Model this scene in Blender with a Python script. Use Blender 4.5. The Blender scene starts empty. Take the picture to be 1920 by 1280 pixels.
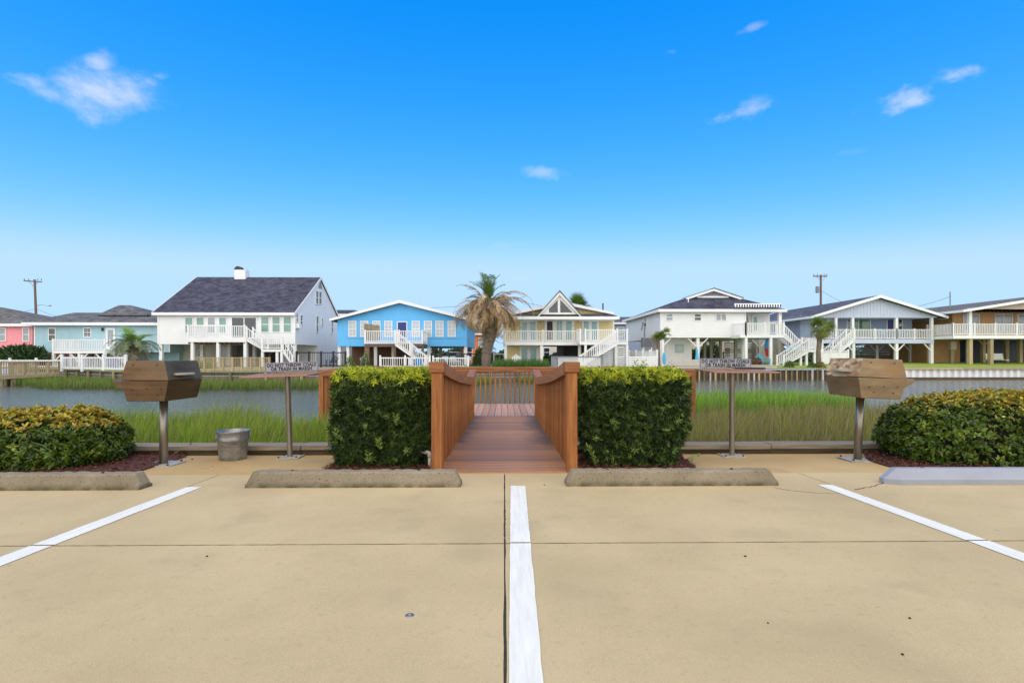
import bpy, bmesh, math, random
import numpy as np
from mathutils import Vector, Matrix

R = math.radians
random.seed(7)
rng = np.random.default_rng(7)
scene = bpy.context.scene
col = scene.collection

# ------------------------------------------------------------------ camera
EYE = 1.02                      # camera height above the parking lot at its foot
F = 960.0                       # focal length in pixels of a 1920 wide frame
HOR = 668.0                     # row of the true horizon
YAW = R(0.84)
cam_d = bpy.data.cameras.new('camera')
cam = bpy.data.objects.new('camera', cam_d)
col.objects.link(cam)
cam.location = (0, 0, EYE)
cam.rotation_euler = (R(90), 0, -YAW)
cam_d.sensor_width = 36
cam_d.lens = 36 * F / 1920
cam_d.shift_y = (HOR - 640) / 1920
cam_d.clip_start = 0.05
cam_d.clip_end = 3000
scene.camera = cam

# ------------------------------------------------------------------ world
SUN_EL, SUN_AZ = 52, 180        # azimuth measured clockwise from +Y
world = bpy.data.worlds.new('World')
scene.world = world
world.use_nodes = True
W = world.node_tree
W.nodes.clear()


def wn(t, **k):
    n = W.nodes.new(t)
    for a, b in k.items():
        setattr(n, a, b)
    return n


def wmath(op, a, b=None, c=None, clamp=False):
    n = wn('ShaderNodeMath', operation=op, use_clamp=clamp)
    for i, v in enumerate((a, b, c)):
        if v is None:
            continue
        if isinstance(v, (int, float)):
            n.inputs[i].default_value = v
        else:
            W.links.new(v, n.inputs[i])
    return n.outputs[0]


out = wn('ShaderNodeOutputWorld')
bg = wn('ShaderNodeBackground')
sky = wn('ShaderNodeTexSky', sky_type='NISHITA', sun_disc=False)
sky.sun_elevation = R(SUN_EL)
sky.sun_rotation = R(SUN_AZ)
sky.altitude = 0
sky.air_density = 1.0
sky.dust_density = 0.6
sky.ozone_density = 2.0
SKY_STRENGTH = 0.11
tc = wn('ShaderNodeTexCoord')
sep = wn('ShaderNodeSeparateXYZ')
W.links.new(tc.outputs['Generated'], sep.inputs[0])
dx, dy, dz = sep.outputs
# deeper blue overhead: per channel gamma of the physical sky
sepc = wn('ShaderNodeSeparateColor')
W.links.new(sky.outputs[0], sepc.inputs[0])
comb = wn('ShaderNodeCombineColor')
SKY_GRADE = ((-0.02,9.6,2.6),(0.0,1.5,0.95),(0.0,1.13,0.16))
SKY_LIMIT = (0.50, 0.755, 1.05)
for i in range(3):
    off, gain, gam = SKY_GRADE[i]
    v = wmath('MULTIPLY', sepc.outputs[i], SKY_STRENGTH)
    v = wmath('POWER', v, gam)
    v = wmath('MULTIPLY_ADD', v, gain, off)
    v = wmath('MAXIMUM', v, 0.004)
    v = wmath('SMOOTH_MIN', v, SKY_LIMIT[i], 0.22 if i == 0 else 0.15)
    v = wmath('DIVIDE', v, SKY_STRENGTH)
    W.links.new(v, comb.inputs[i])
# small fair-weather clouds: ragged puffs around fixed compass directions
ay = wmath('MAXIMUM', dy, 0.05)
gx = wmath('DIVIDE', dx, ay)
gz = wmath('DIVIDE', dz, ay)
nz = wn('ShaderNodeTexNoise', noise_dimensions='3D')
nz.inputs['Scale'].default_value = 11.0
nz.inputs['Detail'].default_value = 6.0
nz.inputs['Roughness'].default_value = 0.62
mp = wn('ShaderNodeMapping')
mp.inputs['Scale'].default_value = (1.0, 1.0, 1.7)
W.links.new(tc.outputs['Generated'], mp.inputs[0])
W.links.new(mp.outputs[0], nz.inputs['Vector'])
nzv = wmath('SUBTRACT', nz.outputs[0], 0.5)


def sky_dir(px, py):
    u = (px - 960) / F; v = (HOR - py) / F
    x = math.sin(YAW) + u * math.cos(YAW); y = math.cos(YAW) - u * math.sin(YAW)
    return x / y, v / y


total = None
for px, py, a, b, tilt, dens in [
        (195, 172, 108, 50, -0.05, .86), (190, 118, 34, 26, 0.0, .75), (75, 168, 90, 30, -0.22, .55),
        (1408, 205, 105, 19, 0.28, .45), (1705, 192, 72, 34, 0.2, .66), (1790, 142, 60, 20, 0.12, .6),
        (1015, 322, 55, 13, -0.08, .35), (945, 460, 40, 10, 0.05, .3), (1418, 50, 30, 8, 0.35, .25),
        (1260, 98, 16, 9, 0, .2), (300, 142, 20, 12, 0, .35), (1590, 285, 60, 10, .15, .15), (1000, 520, 60, 12, 0.1, .2)]:
    cx, cz = sky_dir(px, py)
    ex = wmath('SUBTRACT', gx, cx)
    ez = wmath('MULTIPLY_ADD', ex, -tilt, wmath('SUBTRACT', gz, cz))
    ex = wmath('MULTIPLY', ex, F / a); ez = wmath('MULTIPLY', ez, F / b)
    r2 = wmath('ADD', wmath('MULTIPLY', ex, ex), wmath('MULTIPLY', ez, ez))
    e = wmath('SUBTRACT', 0.55 + 0.75 * dens, wmath('POWER', r2, 0.7))
    e = wmath('MULTIPLY_ADD', nzv, 3.6 if dens > .7 else 6.0, e)
    e = wmath('MULTIPLY', e, 0.55, clamp=True)
    e = wmath('MULTIPLY', e, wmath('MULTIPLY', e, wmath('SUBTRACT', 3.0, wmath('MULTIPLY', e, 2.0))))
    lim = wmath('SUBTRACT', 3.2, r2, clamp=True)
    e = wmath('MULTIPLY', wmath('MULTIPLY', e, lim), dens)
    total = e if total is None else wmath('MAXIMUM', total, e)
total = wmath('MULTIPLY', total, wmath('GREATER_THAN', dy, 0.1))
mixc = wn('ShaderNodeMix', data_type='RGBA')
W.links.new(total, mixc.inputs[0])
W.links.new(comb.outputs[0], mixc.inputs[6])
mixc.inputs[7].default_value = (0.78 / SKY_STRENGTH, 0.83 / SKY_STRENGTH, 0.97 / SKY_STRENGTH, 1)
W.links.new(mixc.outputs[2], bg.inputs[0])
bg.inputs[1].default_value = SKY_STRENGTH
W.links.new(bg.outputs[0], out.inputs[0])

# ------------------------------------------------------------------ sun
sun_d = bpy.data.lights.new('sun', 'SUN')
sun_d.energy = 4.25
sun_d.angle = R(140)             # light filtered by thin cloud: very soft shadows
sun_d.color = (1.0, 0.83, 0.62)
sun = bpy.data.objects.new('sun', sun_d)
col.objects.link(sun)
sdir = Vector((math.sin(R(SUN_AZ)) * math.cos(R(SUN_EL)), math.cos(R(SUN_AZ)) * math.cos(R(SUN_EL)), math.sin(R(SUN_EL))))
sun.rotation_euler = sdir.to_track_quat('Z', 'Y').to_euler()
sun.location = (0, -10, 30)

vs = scene.view_settings
vs.view_transform = 'Standard'
vs.look = 'None'
vs.exposure = 0.06
vs.gamma = 1.0
vs.use_curve_mapping = False
scene.render.engine = 'CYCLES'
scene.cycles.max_bounces = 6
scene.cycles.transparent_max_bounces = 8

# ------------------------------------------------------------------ layout helpers
SLOPE = 0.023                   # the lot falls gently towards the marsh


def ray(px, py):
    u = (px - 960) / F; v = (HOR - py) / F
    return Vector((math.sin(YAW) + u * math.cos(YAW), math.cos(YAW) - u * math.sin(YAW), v))


def at(px, py, Y):
    d = ray(px, py)
    return Vector((0, 0, EYE)) + d * (Y / d.y)


def atx(px, py, X):
    d = ray(px, py)
    return Vector((0, 0, EYE)) + d * (X / d.x)


def lot(px, py):
    d = ray(px, py)
    t = -EYE / (d.z + SLOPE * d.y)
    return Vector((0, 0, EYE)) + d * t


def lz(y):
    return -SLOPE * y


# ------------------------------------------------------------------ materials
def mat(name, c, rough=.7, var=.12, scale=5.0, bump=0.0, bscale=None, metal=0.0, c2=None, stretch=(1, 1, 1),
        detail=5, spec=.35, attr=None, world=False, tsl=0.0, var2=None):
    m = bpy.data.materials.new(name)
    m.use_nodes = True
    nt = m.node_tree
    b = nt.nodes['Principled BSDF']
    b.inputs['Roughness'].default_value = rough
    b.inputs['Metallic'].default_value = metal
    b.inputs['Specular IOR Level'].default_value = spec
    L = nt.links.new
    tcn = nt.nodes.new('ShaderNodeTexCoord')
    geo = nt.nodes.new('ShaderNodeNewGeometry')
    mpn = nt.nodes.new('ShaderNodeMapping')
    mpn.inputs['Scale'].default_value = stretch
    L(geo.outputs['Position'] if world else tcn.outputs['Object'], mpn.inputs[0])
    n = nt.nodes.new('ShaderNodeTexNoise')
    n.inputs['Scale'].default_value = scale
    n.inputs['Detail'].default_value = detail
    n.inputs['Roughness'].default_value = .62
    L(mpn.outputs[0], n.inputs['Vector'])
    rp = nt.nodes.new('ShaderNodeValToRGB')
    rp.color_ramp.elements[0].position = .33
    rp.color_ramp.elements[1].position = .68
    if c2 is None:
        lo = [v * (1 - var) for v in c]; hi = [min(1, v * (1 + var)) for v in c]
    else:
        lo, hi = c, c2
    rp.color_ramp.elements[0].color = (*lo, 1)
    rp.color_ramp.elements[1].color = (*hi, 1)
    L(n.outputs[0], rp.inputs[0])
    colour = rp.outputs[0]
    # every object a shade of its own
    oi = nt.nodes.new('ShaderNodeObjectInfo')
    if var2:
        mr = nt.nodes.new('ShaderNodeMapRange')
        mr.inputs[3].default_value = 1 - var2; mr.inputs[4].default_value = 1 + var2
        L(oi.outputs['Random'], mr.inputs[0])
        mx = nt.nodes.new('ShaderNodeMix'); mx.data_type = 'RGBA'; mx.blend_type = 'MULTIPLY'
        mx.inputs[0].default_value = 1
        cc = nt.nodes.new('ShaderNodeCombineColor')
        for i in range(3):
            L(mr.outputs[0], cc.inputs[i])
        L(colour, mx.inputs[6]); L(cc.outputs[0], mx.inputs[7])
        colour = mx.outputs[2]
    if attr:
        an = nt.nodes.new('ShaderNodeAttribute'); an.attribute_name = attr
        mx = nt.nodes.new('ShaderNodeMix'); mx.data_type = 'RGBA'; mx.blend_type = 'MULTIPLY'
        mx.inputs[0].default_value = 1
        L(colour, mx.inputs[6]); L(an.outputs['Color'], mx.inputs[7])
        colour = mx.outputs[2]
    L(colour, b.inputs['Base Color'])
    if tsl:
        tr = nt.nodes.new('ShaderNodeBsdfTranslucent')
        L(colour, tr.inputs[0])
        ms = nt.nodes.new('ShaderNodeMixShader'); ms.inputs[0].default_value = tsl
        L(b.outputs[0], ms.inputs[1]); L(tr.outputs[0], ms.inputs[2])
        L(ms.outputs[0], nt.nodes['Material Output'].inputs[0])
    if bump:
        n2 = nt.nodes.new('ShaderNodeTexNoise')
        n2.inputs['Scale'].default_value = bscale or scale * 4
        n2.inputs['Detail'].default_value = 6
        L(mpn.outputs[0], n2.inputs['Vector'])
        bp = nt.nodes.new('ShaderNodeBump')
        bp.inputs['Strength'].default_value = bump
        bp.inputs['Distance'].default_value = .02
        L(n2.outputs[0], bp.inputs['Height'])
        L(bp.outputs[0], b.inputs['Normal'])
    return m


def nodes(m):
    return m.node_tree.nodes, m.node_tree.links.new, m.node_tree.nodes['Principled BSDF']


M = {}


def concrete_material(name, ca, cb, stain, spots=True):
    """broom finished slab: broad blotches, fine grain, pits and a few oil spots"""
    m = mat(name, ca, .85, c2=cb, scale=.9, bump=.14, bscale=150, world=True, detail=7, spec=.2)
    n, L, b = nodes(m)
    base = b.inputs['Base Color'].links[0].from_socket
    geo = n.new('ShaderNodeNewGeometry')
    def noise(scale, detail=3):
        t = n.new('ShaderNodeTexNoise'); t.inputs['Scale'].default_value = scale; t.inputs['Detail'].default_value = detail
        L(geo.outputs['Position'], t.inputs['Vector']); return t.outputs[0]
    def band(sock, lo, hi):
        r = n.new('ShaderNodeMapRange'); r.interpolation_type = 'SMOOTHSTEP'
        r.inputs[1].default_value = lo; r.inputs[2].default_value = hi
        L(sock, r.inputs[0]); return r.outputs[0]
    def mixin(colour, fac, c, k):
        mu = n.new('ShaderNodeMath'); mu.operation = 'MULTIPLY'; mu.inputs[1].default_value = k
        L(fac, mu.inputs[0])
        x = n.new('ShaderNodeMix'); x.data_type = 'RGBA'
        L(mu.outputs[0], x.inputs[0]); L(colour, x.inputs[6]); x.inputs[7].default_value = (*c, 1)
        return x.outputs[2]
    cur = mixin(base, band(noise(230, 2), .48, .72), [v * .5 for v in ca], .38)
    cur = mixin(cur, band(noise(90, 2), .55, .75), [min(1, v * 1.3) for v in cb], .16)
    cur = mixin(cur, band(noise(2.4, 8), .52, .72), stain, .42)
    cur = mixin(cur, band(noise(.55, 6), .50, .66), [v * .86 for v in ca], .5)
    cur = mixin(cur, band(noise(26, 4), .60, .70), [v * .72 for v in ca], .25)
    if spots:
        cur = mixin(cur, band(noise(7.5, 3), .735, .77), [v * .35 for v in ca], .5)
    L(cur, b.inputs['Base Color'])
    return m


M['concrete'] = concrete_material('lot_concrete', (.455, .345, .178), (.55, .425, .225), (.37, .285, .155))
M['apron'] = concrete_material('apron_concrete', (.43, .275, .105), (.52, .365, .165), (.33, .21, .09), False)
M['stop'] = concrete_material('stop_concrete', (.21, .168, .108), (.33, .272, .185), (.11, .085, .05))
n_, L_, b_ = nodes(M['stop'])
c0_ = b_.inputs['Base Color'].links[0].from_socket
tc_ = n_.new('ShaderNodeTexCoord'); sx_ = n_.new('ShaderNodeSeparateXYZ'); L_(tc_.outputs['Object'], sx_.inputs[0])
def stop_noise(sc, lo, hi):
    t = n_.new('ShaderNodeTexNoise'); t.inputs['Scale'].default_value = sc; t.inputs['Detail'].default_value = 4
    L_(tc_.outputs['Object'], t.inputs['Vector'])
    r = n_.new('ShaderNodeMapRange'); r.inputs[1].default_value = lo; r.inputs[2].default_value = hi; L_(t.outputs[0], r.inputs[0])
    return r.outputs[0]
# mossy damp line at the foot and dark pits
q1 = n_.new('ShaderNodeMapRange'); q1.inputs[1].default_value = .055; q1.inputs[2].default_value = .0; L_(sx_.outputs[2], q1.inputs[0])
q2 = n_.new('ShaderNodeMath'); q2.operation = 'MULTIPLY'; L_(q1.outputs[0], q2.inputs[0]); L_(stop_noise(9, .3, .6), q2.inputs[1])
x1 = n_.new('ShaderNodeMix'); x1.data_type = 'RGBA'; L_(q2.outputs[0], x1.inputs[0]); L_(c0_, x1.inputs[6]); x1.inputs[7].default_value = (.07, .062, .026, 1)
q3 = n_.new('ShaderNodeMath'); q3.operation = 'MULTIPLY'; q3.inputs[1].default_value = .75; L_(stop_noise(75, .58, .70), q3.inputs[0])
x2 = n_.new('ShaderNodeMix'); x2.data_type = 'RGBA'; L_(q3.outputs[0], x2.inputs[0]); L_(x1.outputs[2], x2.inputs[6]); x2.inputs[7].default_value = (.055, .045, .03, 1)
L_(x2.outputs[2], b_.inputs['Base Color'])
M['joint'] = mat('joint_filler', (.045, .036, .022), .95, .4, 20)
M['line'] = mat('line_paint', (.66, .63, .53), .6, c2=(.80, .77, .665), scale=5, stretch=(9, .8, 1), bump=.12, bscale=40, world=True, detail=9)
M['plastic'] = mat('lavender_grey_paint', (.285, .295, .33), .45, .06, 6, bump=.03, bscale=60)
M['mulch'] = mat('mulch', (.055, .016, .010), .95, c2=(.22, .082, .042), scale=60, var2=None, attr='Col')
M['soil'] = mat('mulch_soil', (.06, .022, .014), .95, c2=(.14, .05, .03), scale=30, bump=.8, bscale=50, world=True)


def wood(name, ca, cb, rough=.6, var2=.14, axis=2, bump=.15):
    st = [14, 14, 14]; st[axis] = .9
    return mat(name, ca, rough, c2=cb, scale=2.2, stretch=st, bump=bump, bscale=9, var2=var2, detail=9)


M['stain_z'] = wood('cedar_stain_upright', (.205, .066, .015), (.41, .155, .038), axis=2, var2=.24, bump=.35)
M['stain_x'] = wood('cedar_stain_cross', (.195, .066, .019), (.38, .150, .048), axis=0, var2=.2, bump=.3)
M['stain_y'] = wood('cedar_stain_long', (.205, .067, .018), (.40, .155, .046), axis=1, var2=.2, bump=.3)
M['deck_y'] = wood('deck_board_long', (.34, .18, .11), (.48, .275, .175), axis=1, rough=.55, var2=.2)
# ramp boards carry black mildew along both rails
m = wood('ramp_board', (.225, .095, .036), (.41, .195, .082), axis=0, rough=.5, var2=.22)
n_, L_, b_ = nodes(m)
base_ = b_.inputs['Base Color'].links[0].from_socket
geo_ = n_.new('ShaderNodeNewGeometry'); sp_ = n_.new('ShaderNodeSeparateXYZ'); L_(geo_.outputs['Position'], sp_.inputs[0])
def nm(op, a, b2=None, clamp=False):
    q = n_.new('ShaderNodeMath'); q.operation = op; q.use_clamp = clamp
    for i, v in enumerate((a, b2)):
        if v is None: continue
        if isinstance(v, (int, float)): q.inputs[i].default_value = v
        else: L_(v, q.inputs[i])
    return q.outputs[0]
ab_ = nm('ABSOLUTE', sp_.outputs[0])
tn_ = n_.new('ShaderNodeTexNoise'); tn_.inputs['Scale'].default_value = 3.0; tn_.inputs['Detail'].default_value = 6
L_(geo_.outputs['Position'], tn_.inputs['Vector'])
edge_ = nm('MULTIPLY', nm('SUBTRACT', nm('ADD', ab_, nm('MULTIPLY', tn_.outputs[0], .5)), .56), 3.2, True)
far_ = nm('MULTIPLY', nm('SUBTRACT', nm('ADD', sp_.outputs[1], nm('MULTIPLY', tn_.outputs[0], 1.2)), 7.0), 1.3, True)
mk_ = nm('MULTIPLY', nm('MULTIPLY', edge_, far_), .78)
mx_ = n_.new('ShaderNodeMix'); mx_.data_type = 'RGBA'
L_(mk_, mx_.inputs[0]); L_(base_, mx_.inputs[6]); mx_.inputs[7].default_value = (.05, .035, .03, 1)
L_(mx_.outputs[2], b_.inputs['Base Color'])
M['ramp_x'] = m

M['grey_timber'] = wood('weathered_timber', (.17, .135, .085), (.32, .265, .185), axis=0, rough=.85)
M['dark_timber'] = wood('creosoted_timber', (.05, .036, .022), (.12, .085, .048), axis=0, rough=.9)
M['tan_timber'] = wood('treated_pine', (.33, .25, .13), (.48, .38, .22), axis=2, rough=.85)
M['brown_timber'] = wood('brown_deck_timber', (.12, .075, .05), (.21, .14, .10), axis=2, rough=.85)
M['pile'] = wood('piling', (.11, .09, .055), (.26, .215, .14), axis=2, rough=.9)
M['greenpile'] = wood('mossy_cap', (.16, .17, .06), (.30, .28, .13), axis=0, rough=.9)
M['trunk'] = mat('palm_trunk', (.085, .062, .042), .95, c2=(.26, .205, .155), scale=9, stretch=(1, 1, 2.4), bump=.9, bscale=14)
M['steel'] = mat('weathered_steel', (.20, .165, .12), .36, c2=(.33, .29, .235), scale=3, stretch=(6, 6, .6), metal=.75, bump=.05)
M['plate'] = mat('base_plate', (.42, .38, .31), .55, .2, 14, metal=.25, bump=.1)
M['galv'] = mat('galvanised', (.22, .22, .215), .42, c2=(.38, .38, .375), scale=11, metal=.75, bump=.08, bscale=20)
M['bolt'] = mat('bolt', (.05, .035, .025), .6, .3, 20, metal=.5)
M['pvc'] = mat('pvc', (.68, .63, .53), .4, .08, 9)
M['tool'] = mat('tool_black', (.025, .022, .02), .5, .3, 20)


def grill_mat(name, cs, metal, rough, st):
    m = mat(name, cs[0], rough, c2=cs[1], scale=2.6, stretch=st, metal=metal, bump=.12, bscale=14, detail=9)
    n, L, b = nodes(m)
    base = b.inputs['Base Color'].links[0].from_socket
    t = n.new('ShaderNodeTexNoise'); t.inputs['Scale'].default_value = 3.3; t.inputs['Detail'].default_value = 8
    tcn = n.new('ShaderNodeTexCoord'); L(tcn.outputs['Object'], t.inputs['Vector'])
    r = n.new('ShaderNodeMapRange'); r.inputs[1].default_value = .48; r.inputs[2].default_value = .7
    L(t.outputs[0], r.inputs[0])
    x = n.new('ShaderNodeMix'); x.data_type = 'RGBA'
    L(r.outputs[0], x.inputs[0]); L(base, x.inputs[6]); x.inputs[7].default_value = (*cs[2], 1)
    L(x.outputs[2], b.inputs['Base Color'])
    return m


M['grill_brown'] = grill_mat('heat_browned_steel', ((.085, .045, .022), (.19, .11, .058), (.14, .095, .052)), .65, .42, (1, 1, 5))
M['grill_tan'] = grill_mat('scorched_steel', ((.17, .115, .06), (.32, .23, .125), (.25, .14, .055)), .4, .5, (1, 1, 4))
M['grill_flake'] = grill_mat('flaked_steel', ((.36, .19, .07), (.58, .36, .17), (.66, .46, .25)), .12, .5, (5, 5, 7))
n_, L_, b_ = nodes(M['grill_flake'])      # flake cells, each its own tone
tc_ = n_.new('ShaderNodeTexCoord'); mp_ = n_.new('ShaderNodeMapping'); mp_.inputs['Scale'].default_value = (26, 15, 34); mp_.inputs['Rotation'].default_value = (.5, .3, .2)
L_(tc_.outputs['Object'], mp_.inputs[0])
tw_ = n_.new('ShaderNodeTexNoise'); tw_.inputs['Scale'].default_value = 5; L_(mp_.outputs[0], tw_.inputs['Vector'])
vo_ = n_.new('ShaderNodeTexVoronoi'); vo_.inputs['Scale'].default_value = 1.0
av_ = n_.new('ShaderNodeVectorMath'); L_(mp_.outputs[0], av_.inputs[0]); L_(tw_.outputs['Color'], av_.inputs[1]); L_(av_.outputs[0], vo_.inputs['Vector'])
sc_ = n_.new('ShaderNodeSeparateColor'); L_(vo_.outputs['Color'], sc_.inputs[0])
rp_ = n_.new('ShaderNodeValToRGB'); e_ = rp_.color_ramp.elements
e_[0].color = (.25, .13, .05, 1); e_[1].color = (.72, .52, .30, 1); m_e = e_.new(.5); m_e.color = (.50, .30, .13, 1)
L_(sc_.outputs[0], rp_.inputs[0]); L_(rp_.outputs[0], b_.inputs['Base Color'])
M['table_top'] = mat('rust_red_plate', (.27, .115, .055), .5, c2=(.40, .20, .11), scale=4, stretch=(1, 6, 1), metal=.3, bump=.1)
M['sign_face'] = mat('sign_grey', (.30, .30, .33), .5, .05, 8)
M['sign_ink'] = mat('sign_ink', (.012, .012, .014), .6, .1, 8)

# foliage: the leaf tint is a property of each leaf (attribute Col)
M['leaf'] = mat('leaf', (.92, .92, .92), .42, .1, 30, attr='Col', spec=.45, tsl=.18)
M['needle'] = mat('needle_leaf', (.92, .92, .92), .5, .1, 30, attr='Col', spec=.4, tsl=.15)
M['blade'] = mat('marsh_blade', (.95, .95, .95), .6, .05, 3, attr='Col', spec=.3, tsl=.3)
M['frond'] = mat('palm_frond', (.95, .95, .95), .5, .08, 5, attr='Col', spec=.4, tsl=.15, var2=.22)
M['core'] = mat('dark_core', (.016, .018, .008), .95, .3, 20, bump=.8)  # solid plant cores: shade between the leaves put into a dark colour
M['mud'] = mat('marsh_mud', (.05, .045, .025), .8, c2=(.11, .10, .055), scale=2, bump=.5, world=True)
M['lawn'] = mat('lawn', (.17, .24, .022), .9, c2=(.28, .33, .05), scale=1.3, bump=.6, bscale=20, world=True, detail=8)
M['yard'] = mat('yard_sand', (.19, .18, .10), .95, c2=(.31, .27, .19), scale=.6, bump=.4, world=True, detail=8)
M['asphalt'] = mat('asphalt', (.05, .05, .05), .9, .2, 4, world=True)

# house finishes
M['white'] = mat('white_paint', (.765, .76, .735), .55, .035, 1.3)
M['white2'] = mat('white_vinyl', (.775, .77, .745), .45, .03, 1.1)
M['trim'] = mat('white_trim', (.79, .785, .755), .5, .03, 3)
M['cream'] = mat('cream_wall', (.60, .57, .47), .7, .05, 2)
M['teal'] = mat('pale_teal_paint', (.36, .54, .585), .65, .05, 1.5)
M['pink'] = mat('pink_stucco', (.85, .31, .34), .75, .05, 1.5)
M['blue'] = mat('sky_blue_paint', (.13, .48, .84), .6, .05, 1.2)
M['yellow'] = mat('straw_yellow_paint', (.68, .56, .27), .65, .05, 1.5)
M['lav'] = mat('lavender_grey_boards', (.52, .57, .69), .65, .05, 1.6)
M['lavdark'] = mat('slate_blue_wall', (.28, .33, .42), .65, .06, 2)
M['tan'] = mat('tan_boards', (.56, .33, .14), .7, .07, 1.6)
M['beige'] = mat('beige_siding', (.50, .42, .33), .7, .05, 2)
M['grey'] = mat('grey_paint', (.22, .23, .25), .7, .08, 3)
M['brownwall'] = wood('brown_horizontal_boards', (.13, .06, .025), (.21, .10, .045), axis=0)
M['orange'] = mat('orange_stucco', (.62, .20, .08), .7, .06, 2)
M['navy'] = mat('navy_door', (.03, .035, .17), .4, .1, 3)
M['maroon'] = mat('dark_screen', (.05, .03, .035), .5, .2, 3)
M['blackmetal'] = mat('black_metal', (.014, .014, .015), .45, .2, 9)
M['charcoal'] = mat('charcoal', (.05, .05, .055), .6, .2, 9)
M['bluebin'] = mat('blue_plastic', (.03, .24, .60), .4, .08, 4)
M['sky_plastic'] = mat('turquoise_plastic', (.06, .42, .66), .4, .08, 4)
M['red'] = mat('red_plastic', (.42, .03, .05), .45, .1, 4)
M['pale_stone'] = mat('pale_block', (.50, .46, .40), .85, .12, 5, bump=.3)
M['glass_dark'] = mat('dark_glass', (.02, .024, .028), .08, .3, 2, spec=.8)
M['glass_green'] = mat('glass_green_shade', (.16, .30, .24), .12, .12, 2, spec=.7)
M['glass_grey'] = mat('glass_grey_blind', (.26, .29, .31), .15, .12, 2, spec=.7)
M['glass_white'] = mat('glass_white_blind', (.46, .50, .52), .2, .06, 2, spec=.7)
M['glass_teal'] = mat('glass_teal_curtain', (.22, .40, .39), .2, .08, 2, spec=.6)
M['greendoor'] = mat('green_glass', (.06, .17, .09), .1, .2, 2, spec=.7)


def shingle(name, ca, cb):
    m = mat(name, ca, .9, c2=cb, scale=1.1, stretch=(1, 1, 1), bump=.25, bscale=16, world=True, detail=9, spec=.2)
    n, L, b = nodes(m)
    base = b.inputs['Base Color'].links[0].from_socket
    geo = n.new('ShaderNodeNewGeometry')
    mp_ = n.new('ShaderNodeMapping'); mp_.inputs['Scale'].default_value = (3.0, 3.0, 9.0)
    L(geo.outputs['Position'], mp_.inputs[0])
    v = n.new('ShaderNodeTexVoronoi'); v.inputs['Scale'].default_value = 1.0
    L(mp_.outputs[0], v.inputs['Vector'])
    sc = n.new('ShaderNodeSeparateColor'); L(v.outputs['Color'], sc.inputs[0])
    mr = n.new('ShaderNodeMapRange'); mr.inputs[3].default_value = .6; mr.inputs[4].default_value = 1.45
    L(sc.outputs[0], mr.inputs[0])
    cc = n.new('ShaderNodeCombineColor')
    for i in range(3): L(mr.outputs[0], cc.inputs[i])
    x = n.new('ShaderNodeMix'); x.data_type = 'RGBA'; x.blend_type = 'MULTIPLY'; x.inputs[0].default_value = 1
    L(base, x.inputs[6]); L(cc.outputs[0], x.inputs[7]); L(x.outputs[2], b.inputs['Base Color'])
    return m


M['roof_dark'] = shingle('charcoal_shingles', (.040, .040, .056), (.070, .068, .090))
M['roof_grey'] = shingle('grey_shingles', (.085, .085, .085), (.135, .132, .13))
M['roof_mid'] = shingle('slate_shingles', (.062, .065, .080), (.10, .10, .118))
M['roof_brown'] = shingle('brown_grey_shingles', (.10, .092, .082), (.15, .14, .125))

# water: wind ripples, greenish body
m = bpy.data.materials.new('marsh_water'); m.use_nodes = True
n_, L_, b_ = nodes(m)
b_.inputs['Base Color'].default_value = (.115, .12, .09, 1)
b_.inputs['Roughness'].default_value = .11
b_.inputs['IOR'].default_value = 1.33
b_.inputs['Specular IOR Level'].default_value = .5
geo_ = n_.new('ShaderNodeNewGeometry')
hs = []
for sx, sy, sc, amp in ((1.0, 2.2, 2.4, 1.0), (1.0, 1.8, 7.0, .6), (1.0, 1.0, .35, .8)):
    mp_ = n_.new('ShaderNodeMapping'); mp_.inputs['Scale'].default_value = (sx, sy, 1); mp_.inputs['Rotation'].default_value = (0, 0, R(14))
    L_(geo_.outputs['Position'], mp_.inputs[0])
    t_ = n_.new('ShaderNodeTexNoise'); t_.inputs['Scale'].default_value = sc; t_.inputs['Detail'].default_value = 4
    t_.inputs['Distortion'].default_value = .6
    L_(mp_.outputs[0], t_.inputs['Vector'])
    q_ = n_.new('ShaderNodeMath'); q_.operation = 'MULTIPLY'; q_.inputs[1].default_value = amp; L_(t_.outputs[0], q_.inputs[0])
    hs.append(q_.outputs[0])
a1 = n_.new('ShaderNodeMath'); L_(hs[0], a1.inputs[0]); L_(hs[1], a1.inputs[1])
a2 = n_.new('ShaderNodeMath'); L_(a1.outputs[0], a2.inputs[0]); L_(hs[2], a2.inputs[1])
bp_ = n_.new('ShaderNodeBump'); bp_.inputs['Strength'].default_value = 1.0; bp_.inputs['Distance'].default_value = .034
L_(a2.outputs[0], bp_.inputs['Height']); L_(bp_.outputs[0], b_.inputs['Normal'])
M['water'] = m


# ------------------------------------------------------------------ mesh helpers
ORG = {}


def tag(o, label=None, cat=None, group=None, kind=None):
    if label: o['label'] = label
    if cat: o['category'] = cat
    if group: o['group'] = group
    if kind: o['kind'] = kind
    return o


def thing(name, label, cat, loc=(0, 0, 0), group=None, local=False):
    o = bpy.data.objects.new(name, None)
    o.empty_display_size = .2
    col.objects.link(o)
    o.location = loc
    ORG[o] = Vector((0, 0, 0)) if local else Vector(loc)
    return tag(o, label, cat, group)


def link(name, me, material, parent=None, kind=None):
    o = bpy.data.objects.new(name, me)
    if material is not None and not me.materials:
        me.materials.append(M[material] if isinstance(material, str) else material)
    col.objects.link(o)
    if parent is not None:
        o.parent = parent
        ORG[o] = ORG[parent]
    else:
        ORG[o] = Vector((0, 0, 0))
    if kind: o['kind'] = kind
    return o


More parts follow.
